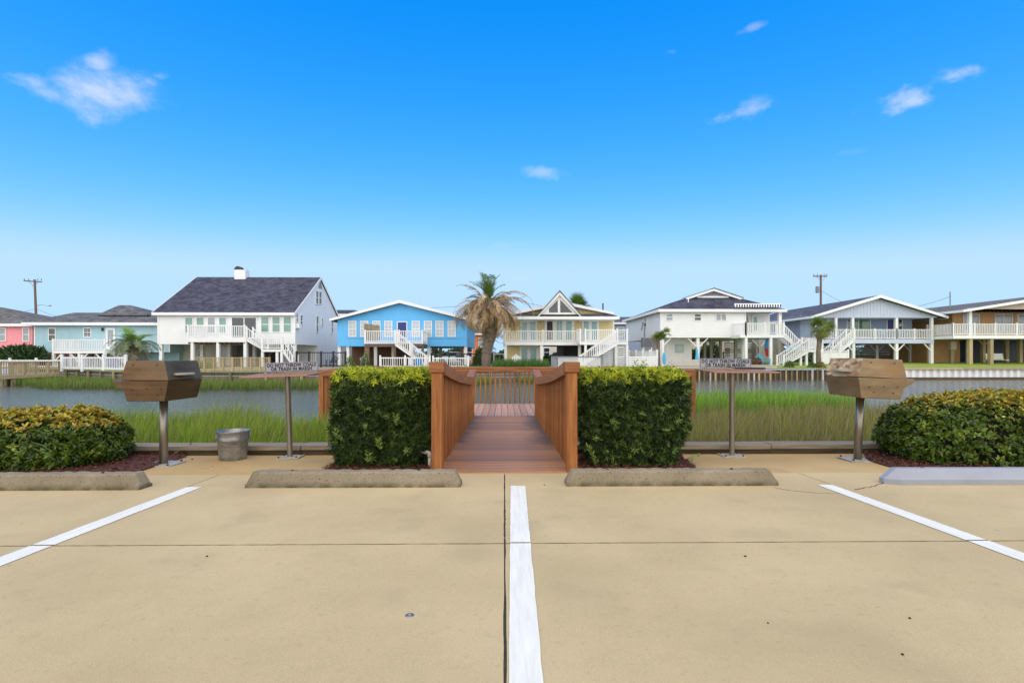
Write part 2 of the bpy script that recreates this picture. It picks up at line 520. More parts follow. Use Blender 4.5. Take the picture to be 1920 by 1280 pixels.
class MB:
    def __init__(s):
        s.v = []; s.f = []

    def add(s, vs_, fs):
        k = len(s.v)
        s.v += [Vector(p) for p in vs_]
        s.f += [tuple(i + k for i in f) for f in fs]
        return s

    def box(s, x0, x1, y0, y1, z0, z1):
        if x0 > x1: x0, x1 = x1, x0
        if y0 > y1: y0, y1 = y1, y0
        if z0 > z1: z0, z1 = z1, z0
        return s.add([(x0, y0, z0), (x1, y0, z0), (x1, y1, z0), (x0, y1, z0), (x0, y0, z1), (x1, y0, z1), (x1, y1, z1), (x0, y1, z1)],
                     [(0, 3, 2, 1), (4, 5, 6, 7), (0, 1, 5, 4), (1, 2, 6, 5), (2, 3, 7, 6), (3, 0, 4, 7)])

    def bar(s, p, q, w, h, up=(0, 0, 1)):
        """square bar from p to q, w across, h along up"""
        p = Vector(p); q = Vector(q); d = (q - p).normalized(); up = Vector(up)
        if abs(d.dot(up)) > .98: up = Vector((0, 1, 0))
        sx = d.cross(up).normalized(); u = sx.cross(d).normalized()
        a = sx * w / 2; c = u * h / 2
        return s.add([p - a - c, p + a - c, p + a + c, p - a + c, q - a - c, q + a - c, q + a + c, q - a + c],
                     [(0, 3, 2, 1), (4, 5, 6, 7), (0, 1, 5, 4), (1, 2, 6, 5), (2, 3, 7, 6), (3, 0, 4, 7)][::1])

    def poly(s, pts, off):
        """closed prism: polygon pts swept by vector off"""
        n = len(pts); off = Vector(off)
        A = [Vector(p) for p in pts]; B = [p + off for p in A]
        return s.add(A + B, [tuple(range(n)), tuple(range(2 * n - 1, n - 1, -1))] + [(i + n, (i + 1) % n + n, (i + 1) % n, i) for i in range(n)])

    def tube(s, path, rad, n=8, caps=True):
        path = [Vector(p) for p in path]
        k = len(s.v); rings = []
        for i, p in enumerate(path):
            d = (path[min(i + 1, len(path) - 1)] - path[max(i - 1, 0)]).normalized()
            up = Vector((0, 0, 1)) if abs(d.z) < .95 else Vector((1, 0, 0))
            sx = d.cross(up).normalized(); u = sx.cross(d).normalized()
            r = rad[i] if hasattr(rad, '__len__') else rad
            rings.append([p + (sx * math.cos(a) + u * math.sin(a)) * r for a in [2 * math.pi * j / n for j in range(n)]])
        vs_ = [p for r_ in rings for p in r_]
        fs = [(i * n + j, i * n + (j + 1) % n, (i + 1) * n + (j + 1) % n, (i + 1) * n + j) for i in range(len(path) - 1) for j in range(n)]
        if caps:
            fs += [tuple(range(n - 1, -1, -1)), tuple((len(path) - 1) * n + j for j in range(n))]
        return s.add(vs_, fs)

    def lathe(s, prof, c=(0, 0, 0), n=24):
        c = Vector(c)
        vs_ = [c + Vector((r * math.cos(2 * math.pi * j / n), r * math.sin(2 * math.pi * j / n), z)) for r, z in prof for j in range(n)]
        fs = [(i * n + j, i * n + (j + 1) % n, (i + 1) * n + (j + 1) % n, (i + 1) * n + j) for i in range(len(prof) - 1) for j in range(n)]
        return s.add(vs_, fs)

    def build(s, name, material, parent=None, kind=None, bevel=0, smooth=False, fix=True):
        me = bpy.data.meshes.new(name)
        o0 = ORG[parent] if parent is not None else Vector((0, 0, 0))
        me.from_pydata([tuple(p - o0) for p in s.v], [], s.f)
        if fix or bevel:
            bm = bmesh.new(); bm.from_mesh(me)
            bmesh.ops.recalc_face_normals(bm, faces=bm.faces)
            if bevel:
                bmesh.ops.bevel(bm, geom=[e for e in bm.edges if len(e.link_faces) == 2 and e.calc_face_angle(0) > .5], offset=bevel, segments=2, affect='EDGES', profile=.5)
            bm.to_mesh(me); bm.free()
        if smooth:
            for p in me.polygons: p.use_smooth = True
        return link(name, me, material, parent, kind)


def arr_mesh(name, V, Fc, colors=None, smooth=False):
    """mesh from numpy arrays; Fc is (m,3) or (m,4)"""
    me = bpy.data.meshes.new(name)
    V = np.ascontiguousarray(V, dtype=np.float32); Fc = np.ascontiguousarray(Fc, dtype=np.int32)
    m, k = Fc.shape
    me.vertices.add(len(V)); me.vertices.foreach_set('co', V.ravel())
    me.loops.add(m * k); me.loops.foreach_set('vertex_index', Fc.ravel())
    me.polygons.add(m); me.polygons.foreach_set('loop_start', np.arange(0, m * k, k, dtype=np.int32))
    try:
        me.polygons.foreach_set('loop_total', np.full(m, k, dtype=np.int32))
    except Exception:
        pass
    if colors is not None:
        a = me.color_attributes.new('Col', 'FLOAT_COLOR', 'POINT')
        c4 = np.ones((len(V), 4), dtype=np.float32); c4[:, :3] = colors
        a.data.foreach_set('color', c4.ravel())
    me.update(calc_edges=True); me.validate()
    if smooth:
        me.polygons.foreach_set('use_smooth', np.ones(m, dtype=bool))
    return me


def unit(a):
    return a / np.maximum(np.linalg.norm(a, axis=1, keepdims=True), 1e-9)


def leaf_mesh(name, P, D, N, length, width, C, fold=.25, org=(0, 0, 0)):
    """pointed oval leaves: base P, direction D, face normal N, per leaf length, width and colour C"""
    n = len(P)
    D = unit(D); S = unit(np.cross(D, N)); U = np.cross(S, D)
    l = np.asarray(length).reshape(-1, 1) * np.ones((n, 1)); w = np.asarray(width).reshape(-1, 1) * np.ones((n, 1))
    P = P - np.asarray(org)
    v = np.stack([P, P + D * l * .38 + S * w * .5 + U * w * fold, P + D * l * .75 + S * w * .36 + U * w * fold * .6 - U * l * .03, P + D * l - U * l * .10,
                  P + D * l * .75 - S * w * .36 + U * w * fold * .6 - U * l * .03, P + D * l * .38 - S * w * .5 + U * w * fold], 1).reshape(-1, 3)
    b = (np.arange(n) * 6).reshape(-1, 1)
    f = np.concatenate([b + np.array([[0, 1, 2, 3]]), b + np.array([[0, 3, 4, 5]])], 0)
    return arr_mesh(name, v, f, np.repeat(C, 6, axis=0))


def grass_mesh(name, XY, z0, h, w, C0, C1, lean=.25, org=(0, 0, 0), wind=(.25, .0)):
    """tapering bent blades: three segments each"""
    n = len(XY)
    ang = rng.uniform(0, 2 * np.pi, n); la = rng.uniform(.05, 1, n) * lean
    ld = np.stack([np.cos(ang) * la + wind[0] * lean, np.sin(ang) * la + wind[1] * lean], 1)
    fa = rng.uniform(0, np.pi, n)
    S = np.stack([np.cos(fa), np.sin(fa), np.zeros(n)], 1)
    z0 = np.asarray(z0) * np.ones(n)
    vs_ = []; cs = []
    for t, ww in ((0, 1), (.4, .9), (.75, .55), (1, .08)):
        c = np.stack([XY[:, 0] + ld[:, 0] * h * t * t, XY[:, 1] + ld[:, 1] * h * t * t, z0 + h * t * (1 - .25 * la * t)], 1)
        vs_ += [c - S * (w * ww / 2)[:, None], c + S * (w * ww / 2)[:, None]]
        cc = C0 * (1 - t) + C1 * t
        cs += [cc, cc]
    V = np.stack(vs_, 1).reshape(-1, 3) - np.asarray(org)
    b = (np.arange(n) * 8).reshape(-1, 1)
    f = np.concatenate([b + np.array([[i, i + 1, i + 3, i + 2]]) for i in (0, 2, 4)], 0)
    return arr_mesh(name, V, f, np.stack(cs, 1).reshape(-1, 3))


def pal(n, cols, wts=None, jit=.15):
    cols = np.array(cols, dtype=float)
    c = cols[rng.choice(len(cols), n, p=wts)]
    return np.clip(c * rng.uniform(1 - jit, 1 + jit, (n, 1)), 0, 1)

# ================================================================== SETTING, NEAR SIDE
def sheet(name, pts, material, kind='structure', label=None, parent=None):
    me = bpy.data.meshes.new(name)
    o0 = ORG[parent] if parent is not None else Vector((0, 0, 0))
    me.from_pydata([tuple(Vector(p) - o0) for p in pts], [], [tuple(range(len(pts)))])
    bm = bmesh.new(); bm.from_mesh(me); bmesh.ops.recalc_face_normals(bm, faces=bm.faces)
    for f in bm.faces:
        if f.normal.z < 0: f.normal_flip()
    bm.to_mesh(me); bm.free()
    o = link(name, me, material, parent)
    return tag(o, label, None, None, kind)


YC = lot(946, 1018).y            # cross joint
YA = lot(946, 888).y             # edge of the apron
YB = 6.06                        # timber edging
XL = lot(352, 912).x; XR = lot(1570, 912).x
lot_o = sheet('parking_lot', [(-16, -10, lz(-10) - .003), (16, -10, lz(-10) - .003), (16, YB + .05, lz(YB + .05) - .003), (-16, YB + .05, lz(YB + .05) - .003)], 'joint',
              label='sandy beige concrete parking lot with white bay lines')
xs = [-16, 2 * XL, XL, 0, XR, 2 * XR, 16]
ys = [-10, -4.4, YC - .0, YA]
for i in range(len(xs) - 1):
    for j in range(len(ys) - 1):
        g = .0065 if xs[i] not in (XL, XR) else .004
        x0 = xs[i] + g; x1 = xs[i + 1] - g; y0 = ys[j] + .008; y1 = ys[j + 1] - .008
        if j == 2: y1 = ys[3] - .001
        # slightly ragged joint edges
        k = 60 if (abs(x0) < 4 and y1 > -1) else 2
        def jit(): return random.uniform(-.0022, .0022)
        pts = [(x0 + (x1 - x0) * t / k, y0 + jit(), 0) for t in range(k + 1)] + [(x1 + jit(), y0 + (y1 - y0) * t / k, 0) for t in range(1, k)] + \
              [(x1 - (x1 - x0) * t / k, y1 + jit(), 0) for t in range(k + 1)] + [(x0 + jit(), y1 - (y1 - y0) * t / k, 0) for t in range(1, k)]
        n = len(pts)
        mb = MB()
        mb.add([(x, y, lz(y)) for x, y, _ in pts] + [(x, y, lz(y) - .03) for x, y, _ in pts], [tuple(range(n))] + [(q, (q + 1) % n, (q + 1) % n + n, q + n) for q in range(n)])
        mb.build('slab', 'concrete', lot_o, fix=True)
# apron of warmer concrete
ap = [(-16, YA + .001), (16, YA + .001), (16, YB), (-16, YB)]
mb = MB(); mb.add([(x, y, lz(y) - .001) for x, y in ap] + [(x, y, lz(y) - .03) for x, y in ap], [(0, 1, 2, 3), (0, 1, 5, 4), (1, 2, 6, 5), (2, 3, 7, 6), (3, 0, 4, 7)])
mb.build('apron', 'apron', lot_o)


def stripe(x0, x1, y0, y1, ragged, skew=0.0):
    n = 70
    a = []; b = []
    for k in range(n + 1):
        y = y0 + (y1 - y0) * k / n
        s_ = skew * (y - 4.4)
        a.append((x0 + s_ + ragged * random.uniform(-1, 1) * .5, y, lz(y) + .0035)); b.append((x1 + s_ * 1.45 + ragged * random.uniform(-1, 1), y, lz(y) + .0035))
    fs = [(i, i + 1, n + 2 + i, n + 1 + i) for i in range(n)]
    fs = [(i, n + 1 + i, n + 2 + i, i + 1) for i in range(n)]
    me = bpy.data.meshes.new('bay_line'); me.from_pydata(a + b, [], fs)
    bm = bmesh.new(); bm.from_mesh(me)
    bmesh.ops.recalc_face_normals(bm, faces=bm.faces)
    for f in bm.faces:
        if f.normal.z < 0: f.normal_flip()
    bm.to_mesh(me); bm.free()
    link('bay_line', me, 'line', lot_o)


YE = lot(972, 911).y
SW = .128
for y0, y1 in ((-4, YC - .009), (YC + .009, YE)):
    stripe(.052, .052 + SW, y0, y1, .0025, .0139)
    stripe(XL + .006, XL + .006 + SW, y0, y1, .002)
    stripe(XR - .006 - SW, XR - .006, y0, y1, .002)


def crack(pxs, w=.005):
    p = [lot(*q) for q in pxs]
    fine = []
    for a, b in zip(p[:-1], p[1:]):
        for t in range(6):
            q = a.lerp(b, t / 6); fine.append(q + Vector((random.uniform(-.006, .006), random.uniform(-.008, .008), 0)))
    fine.append(p[-1])
    vs_ = []
    for i, q in enumerate(fine):
        d = (fine[min(i + 1, len(fine) - 1)] - fine[max(i - 1, 0)]).normalized(); s = Vector((-d.y, d.x, 0)) * w * random.uniform(.25, .7)
        for e in (q - s, q + s): vs_.append((e.x, e.y, lz(e.y) + .002))
    me = bpy.data.meshes.new('crack'); me.from_pydata(vs_, [], [(2 * i, 2 * i + 1, 2 * i + 3, 2 * i + 2) for i in range(len(fine) - 1)])
    link('crack', me, 'joint', lot_o)


crack([(1450, 913), (1484, 920), (1535, 924), (1580, 925)], .006)
crack([(1600, 918), (1635, 912), (1655, 906), (1657, 897), (1655, 895), (1662, 889), (1676, 883)], .009)

# ---------------------------------------------------------- mulch beds
def bed(pxs, label, nchips):
    pts = [lot(*q) for q in pxs]
    o = sheet('mulch_bed', [(p.x, p.y, lz(p.y) + .012) for p in pts], 'soil', label=label)
    P = np.array([(p.x, p.y) for p in pts])
    lo, hi = P.min(0), P.max(0)
    lo[0] = max(lo[0], -7); hi[0] = min(hi[0], 7)
    Q = rng.uniform(lo - .02, hi + .02, (nchips * 3, 2))
    inside = np.zeros(len(Q), bool); j = len(P) - 1
    for i in range(len(P)):
        c = ((P[i, 1] > Q[:, 1]) != (P[j, 1] > Q[:, 1])) & (Q[:, 0] < (P[j, 0] - P[i, 0]) * (Q[:, 1] - P[i, 1]) / (P[j, 1] - P[i, 1] + 1e-12) + P[i, 0])
        inside ^= c; j = i
    Q = Q[inside][:nchips]
    n = len(Q)
    L_c = rng.uniform(.012, .045, n); w_c = rng.uniform(.005, .014, n)
    a = rng.uniform(0, 2 * np.pi, n); el = rng.normal(0, .35, n)
    D = np.stack([np.cos(a) * np.cos(el), np.sin(a) * np.cos(el), np.sin(el)], 1)
    N = unit(np.stack([rng.normal(0, .4, n), rng.normal(0, .4, n), np.ones(n)], 1))
    Pz = np.stack([Q[:, 0], Q[:, 1], -SLOPE * Q[:, 1] + .016 + rng.uniform(0, .022, n)], 1)
    C = pal(n, [(.9, .75, .7), (1, .8, .7), (.6, .5, .45), (1.6, 1.5, 1.3), (3.2, 3.6, 3.6)], [.35, .3, .25, .07, .03], .3)
    me = leaf_mesh('mulch_chips', Pz, D, N, L_c, w_c * 1.6, C, .05)
    k = link('mulch_chips', me, 'mulch', o, 'stuff')


bed([(-900, 889), (235, 889), (262, 884), (300, 872), (348, 857), (352, 851.5), (-900, 851.5)], 'dark red mulch bed under the rounded shrub beside the brown grill', 3500)
bed([(603, 885), (806, 885), (806, 851.5), (645, 851.5), (640, 861), (622, 872)], 'dark red mulch bed under the box hedge beside the tap', 2600)
bed([(1084, 885), (1310, 885), (1304, 876), (1282, 862), (1278, 851.5), (1084, 851.5)], 'dark red mulch bed under the box hedge beside the cracked post', 2600)
bed([(1618, 851.5), (1628, 864), (1665, 875), (1715, 883), (1760, 885), (2900, 885), (2900, 851.5)], 'reddish mulch bed with pale flakes under the rounded shrub beside the tan grill', 5000)

# ---------------------------------------------------------- timber edging between lot and marsh
edge = thing('timber_edging', 'low weathered timber edging between the concrete apron and the marsh grass', 'timber edging', (0, YB, lz(YB)))
for sgn, x0, x1 in ((-1, -15, -.78), (1, .78, 15)):
    x = x0
    while x < x1 - .3:
        l = min(random.choice((2.4, 3.0, 3.6)), x1 - x)
        o = random.uniform(-.006, .006)
        MB().box(x + .004, x + l - .004, YB + o, YB + .24 + o, -.082 + o, -.026 + o).build('cap_board', 'grey_timber', edge, bevel=.006)
        MB().box(x + .003, x + l - .003, YB + .035, YB + .075, -.55, -.084 + o).build('face_board', 'dark_timber', edge)
        x += l
mb = MB()
p = at(322, 854, YB - .03); q = at(357, 834, YB + .1)
mb.poly([p, p + Vector((.02, 0, .03)), q + Vector((.0, 0, .02)), q], (0, .025, .01))
mb.build('splinter', 'grey_timber', edge)

# ---------------------------------------------------------- wheel stops
def wheel_stop(label, x0, x1, y, rot, material, painted=False, wet=.0):
    L = x1 - x0
    t = thing('wheel_stop', label, 'wheel stop', ((x0 + x1) / 2, y, lz(y)), 'wheel stops at the heads of the bays', local=True)
    bm = bmesh.new()
    nx = 48
    if painted:
        prof = [(-.085, 0), (-.085, .045), (-.028, .135), (.028, .135), (.085, .045), (.085, 0)]; endt = .11
    else:
        prof = [(-.082, 0), (-.080, .03), (-.062, .115), (-.05, .130), (.05, .130), (.062, .115), (.080, .03), (.082, 0)]; endt = .055
    rows = []
    rs = np.random.default_rng(int(abs(x0) * 1000))
    xs_ = sorted(set([-L / 2, -L / 2 + .02, -L / 2 + endt] + list(np.linspace(-L / 2 + endt, L / 2 - endt, nx)) + [L / 2 - .02, L / 2]))
    for x in xs_:
        e = min(1, (L / 2 - abs(x)) / endt)
        row = []
        for py_, pz_ in prof:
            if painted:
                zz = min(pz_, .045 + .09 * e); yy = py_ * (1 if pz_ <= .046 else 1) * (.35 + .65 * e if pz_ <= .046 else 1)
            else:
                zz = pz_ * (.25 + .75 * min(1, e * 1.0)) if pz_ > .03 else pz_; yy = py_
            amp = 0 if painted or pz_ == 0 else .0035
            row.append(bm.verts.new((x + rs.normal(0, amp * .5), yy + rs.normal(0, amp * .6), max(0, zz + rs.normal(0, amp * .8)))))
        rows.append(row)
    for a, b in zip(rows[:-1], rows[1:]):
        for i in range(len(prof) - 1):
            bm.faces.new((a[i], a[i + 1], b[i + 1], b[i]))
    bm.faces.new(rows[0]); bm.faces.new(rows[-1][::-1])
    bmesh.ops.recalc_face_normals(bm, faces=bm.faces)
    me = bpy.data.meshes.new('block'); bm.to_mesh(me); bm.free()
    o = link('block', me, material, t)
    for sx in (-.55, .55):
        MB().lathe([(.0, .1345), (.011, .1345), (.012, .128)], (sx, .0, .003), 10).build('anchor_pin', 'bolt', t)
    t.rotation_euler = (math.atan(-SLOPE), 0, rot)
    return t


def stop_px(pa, pb, y, **k):
    a = lot(pa, y); b = lot(pb, y)
    return a.x, b.x, (a.y + b.y) / 2 + .085


a, b, y = stop_px(460, 863, 914); wheel_stop('speckled concrete wheel stop in front of the hedge beside the tap', a, b, y, .0, 'stop')
a2, b2, y2 = stop_px(1062, 1462, 911); wheel_stop('speckled concrete wheel stop in front of the hedge beside the cracked post', a2, b2, y2, .0, 'stop')
b3 = lot(271, 915).x; wheel_stop('concrete wheel stop with chipped end by the brown grill', b3 - 1.83, b3, lot(200, 919).y + .085, .004, 'stop')
a4 = lot(1666, 909).x; wheel_stop('smooth lavender grey painted wheel stop by the tan grill', a4, a4 + 1.83, lot(1800, 909).y + .085, -.01, 'plastic', True)

# ---------------------------------------------------------- litter on the concrete
for px, py, s, lab in ((1021, 909, .014, 'small brown dry leaf near the wheel stop by the cracked post'), (388, 1043, .012, 'dark seed on the slab beside the bay line'),
                       (1397, 1043, .016, 'curled twig scrap on the open slab'), (1706, 1159, .010, 'black pebble on the open slab'),
                       (1692, 1227, .010, 'black pebble lower on the open slab'), (398, 874, .013, 'brown seed pod on the apron beside the galvanised bucket'),
                       (360, 861, .020, 'dark seed pod on the apron beside the brown grill'), (333, 861, .018, 'reddish leaf scrap by the brown grill base plate'), (1440, 1168, .008, 'tiny dark crumb on the open slab')):
    p = lot(px, py); s *= .62
    n = 9
    mb = MB()
    top = [(s * random.uniform(.5, 1.1) * math.cos(2 * math.pi * i / n), s * random.uniform(.5, 1.0) * math.sin(2 * math.pi * i / n), random.uniform(.2, .6) * s) for i in range(n)]
    mb.add([(x + p.x, y + p.y, p.z + .001) for x, y, z in top] + [(x * .6 + p.x, y * .6 + p.y, z + p.z + .003) for x, y, z in top] + [(p.x, p.y, p.z + s * .7)],
           [(i, (i + 1) % n, (i + 1) % n + n, i + n) for i in range(n)] + [(i + n, (i + 1) % n + n, 2 * n) for i in range(n)])
    o = mb.build('litter_scrap', M['bolt'] if 'black' in lab or 'dark' in lab else M['dark_timber'])
    tag(o, lab, 'litter', 'scraps of litter on the concrete')
p = lot(768, 1153)
t = thing('survey_disc', 'small round metal survey disc set in the concrete', 'survey disc', p)
MB().lathe([(.0, .003), (.008, .004), (.014, .003), (.017, .002), (.019, .0005)], p, 20).build('disc', 'steel', t, smooth=True)
MB().lathe([(.0, .006), (.004, .006), (.005, .0035)], p, 10).build('stud', 'plate', t)

# ---------------------------------------------------------- boardwalk
bw = thing('boardwalk', 'rust red stained wooden boardwalk leading to a railed deck over the marsh', 'boardwalk', (0, 5.0, lz(5)))
RY0, RY1 = 5.0, 10.95
DZ = lz(RY1) + .006
DX0, DX1, DY0, DY1 = -3.86, 4.02, RY1, 13.75
CAPZ = .735


def shared_box(name, sx, sy, sz, material, bev=.004):
    mb = MB().box(-sx / 2, sx / 2, -sy / 2, sy / 2, -sz / 2, sz / 2)
    me = bpy.data.meshes.new(name)
    me.from_pydata([tuple(v) for v in mb.v], [], mb.f)
    bm = bmesh.new(); bm.from_mesh(me)
    bmesh.ops.recalc_face_normals(bm, faces=bm.faces)
    if bev: bmesh.ops.bevel(bm, geom=list(bm.edges), offset=bev, segments=1, affect='EDGES')
    bm.to_mesh(me); bm.free()
    me.materials.append(M[material])
    return me


def piece(name, me, parent, loc, rot=(0, 0, 0), scale=(1, 1, 1)):
    o = bpy.data.objects.new(name, me); col.objects.link(o)
    o.parent = parent; o.location = Vector(loc) - ORG[parent]; o.rotation_euler = rot; o.scale = scale
    ORG[o] = ORG[parent]
    return o


pl = shared_box('plank', 1.40, .139, .038, 'ramp_x')
n = int((RY1 - RY0) / .1445)
for i in range(n):
    y = RY0 + .072 + i * (RY1 - RY0) / n
    piece('plank', pl, bw, (random.uniform(-.006, .006), y, lz(y) - .012 + random.uniform(-.003, .003)), (-math.atan(SLOPE), 0, random.uniform(-.004, .004)))
dp = shared_box('plank', .139, DY1 - DY0 - .01, .038, 'deck_y')
n = int((DX1 - DX0) / .1445)
for i in range(n):
    x = DX0 + .07 + i * (DX1 - DX0) / n
    piece('plank', dp, bw, (x, (DY0 + DY1) / 2 + random.uniform(-.008, .008), DZ - .019 + random.uniform(-.002, .002)), (0, 0, random.uniform(-.0015, .0015)))
# frame under ramp and deck
for x in (-.66, .66):
    mb = MB(); mb.poly([(x - .02, RY0 + .15, lz(RY0) - .05), (x - .02, RY1, lz(RY1) - .05), (x - .02, RY1, lz(RY1) - .26), (x - .02, RY0 + .15, lz(RY0) - .20)], (.04, 0, 0))
    mb.build('joist', 'stain_y', bw)
for nm_, (x0, x1, y0, y1) in {'a': (DX0 - .04, DX1 + .04, DY0 - .045, DY0 - .005), 'b': (DX0 - .04, DX1 + .04, DY1 + .004, DY1 + .044), 'c': (DX0 - .042, DX0 - .002, DY0 - .002, DY1 + .002), 'd': (DX1 + .002, DX1 + .042, DY0 - .002, DY1 + .002)}.items():
    MB().box(x0, x1, y0, y1, DZ - .27, DZ - .042).build('rim_board', 'stain_x', bw, bevel=.004)
for x in np.linspace(DX0 + .3, DX1 - .3, 4):
    for y in (DY0 + .25, DY1 - .25):
        MB().tube([(x, y, -1.6), (x, y, DZ - .05)], .1, 10).build('pile', 'pile', bw)
for y in (6.6, 8.8):
    for x in (-.58, .58):
        MB().tube([(x, y, -1.6), (x, y, lz(y) - .05)], .08, 10).build('pile', 'pile', bw)

RP = [(5.0, .963), (5.4, .938), (5.85, .890), (6.3, .848), (6.8, .805), (7.3, .768), (8.2, .706), (9.1, .655), (9.75, .625), (10.9, .742)]


def rail_z(y):
    for (a, za), (b, zb) in zip(RP[:-1], RP[1:]):
        if y <= b: return za + (zb - za) * (y - a) / (b - a)
    return RP[-1][1]


bal = shared_box('baluster', .038, .038, 1.0, 'stain_z', .003)
nb = 0
for s in (-1, 1):
    # gate post with its cap block
    t0 = random.uniform(-.003, .003)
    MB().box(s * .61, s * .712, 4.985, 5.125, lz(5) - .1, .862).build('post', 'stain_z', bw, bevel=.006)
    MB().box(s * .585, s * .735, 4.965, 5.15, .864, .966).build('post_cap', 'stain_x', bw, bevel=.008)
    # sloping side rails: two boards bolted to the balusters, flat cap above
    for (i0, i1) in ((0, 8), (8, 9)):
        seg = RP[i0:i1 + 1]
        ys_ = [(max(y, 5.152), z) for y, z in seg]
        mb = MB(); mb.poly([(s * .590, y, z - .012) for y, z in ys_] + [(s * .590, y, z - .128) for y, z in ys_[::-1]], (s * .034, 0, 0))
        mb.build('side_rail', 'stain_y', bw)
        mb = MB(); mb.poly([(s * .600, y, z) for y, z in ys_] + [(s * .600, y, z - .034) for y, z in ys_[::-1]], (s * .14, 0, 0))
        mb.build('cap_rail', 'stain_y', bw)
    y = 5.20
    while y < 10.9:
        z1 = rail_z(y) - .05; z0 = lz(y) - .12 if y > 5.95 else lz(y) + .004
        piece('baluster', bal, bw, (s * .662 + random.uniform(-.004, .004), y, (z0 + z1) / 2), (random.uniform(-.006, .006), random.uniform(-.006, .006), random.uniform(-.1, .1)), (1, 1, z1 - z0)); nb += 1
        y += .1135 + random.uniform(-.008, .008)
    


def deck_rail(p, q, first, last, proud):
    global nb
    p = Vector(p); q = Vector(q); d = (q - p); L = d.length; d.normalize()
    nx = Vector((d.y, -d.x, 0))
    MB().bar(p + Vector((0, 0, CAPZ - .018)), q + Vector((0, 0, CAPZ - .018)), .145, .036).build('cap_rail', 'stain_x' if abs(d.x) > .5 else 'stain_y', bw, bevel=.004)
    o = nx * .045
    MB().bar(p + o + Vector((0, 0, CAPZ - .083)), q + o + Vector((0, 0, CAPZ - .083)), .036, .09).build('top_rail', 'stain_x' if abs(d.x) > .5 else 'stain_y', bw)
    MB().bar(p + o + Vector((0, 0, DZ + .115)), q + o + Vector((0, 0, DZ + .115)), .036, .07).build('bottom_rail', 'stain_x' if abs(d.x) > .5 else 'stain_y', bw) if proud else None
    k = max(2, int(L / .132))
    for i in range(k):
        c = p + d * (L * (i + .5) / k)
        z0 = DZ - .20; z1 = CAPZ - .04
        piece('baluster', bal, bw, (c.x, c.y, (z0 + z1) / 2), (random.uniform(-.006, .006), random.uniform(-.006, .006), 0), (1, 1, z1 - z0)); nb += 1


e = .065
deck_rail((DX0 - .02, DY1 + e, 0), (DX1 + .02, DY1 + e, 0), 0, 0, False)
deck_rail((DX0 - e, DY0 - .0, 0), (DX0 - e, DY1 - .01, 0), 0, 0, False)
deck_rail((DX1 + e, DY1 - .01, 0), (DX1 + e, DY0 - .0, 0), 0, 0, False)
deck_rail((DX0 + .02, DY0 - e, 0), (-.76, DY0 - e, 0), 0, 0, False)
deck_rail((.76, DY0 - e, 0), (DX1 - .02, DY0 - e, 0), 0, 0, False)
for x, y in ((DX0 - .02, DY0 - .03), (DX1 + .02, DY0 - .03), (-.72, DY0 - .06), (.72, DY0 - .06), (DX0 - .02, DY1), (DX1 + .02, DY1)):
    MB().box(x - .045, x + .045, y - .044, y + .044, DZ - .30, CAPZ - .037).build('post', 'stain_z', bw, bevel=.004)
for x in (DX0 - .042, DX1 + .042, ):
    for dy_ in (-.05,):
        MB().tube([(x, DY0 - .052, DZ - .2), (x, DY0 - .09, DZ - .2)], .014, 8).build('bolt', 'bolt', bw)

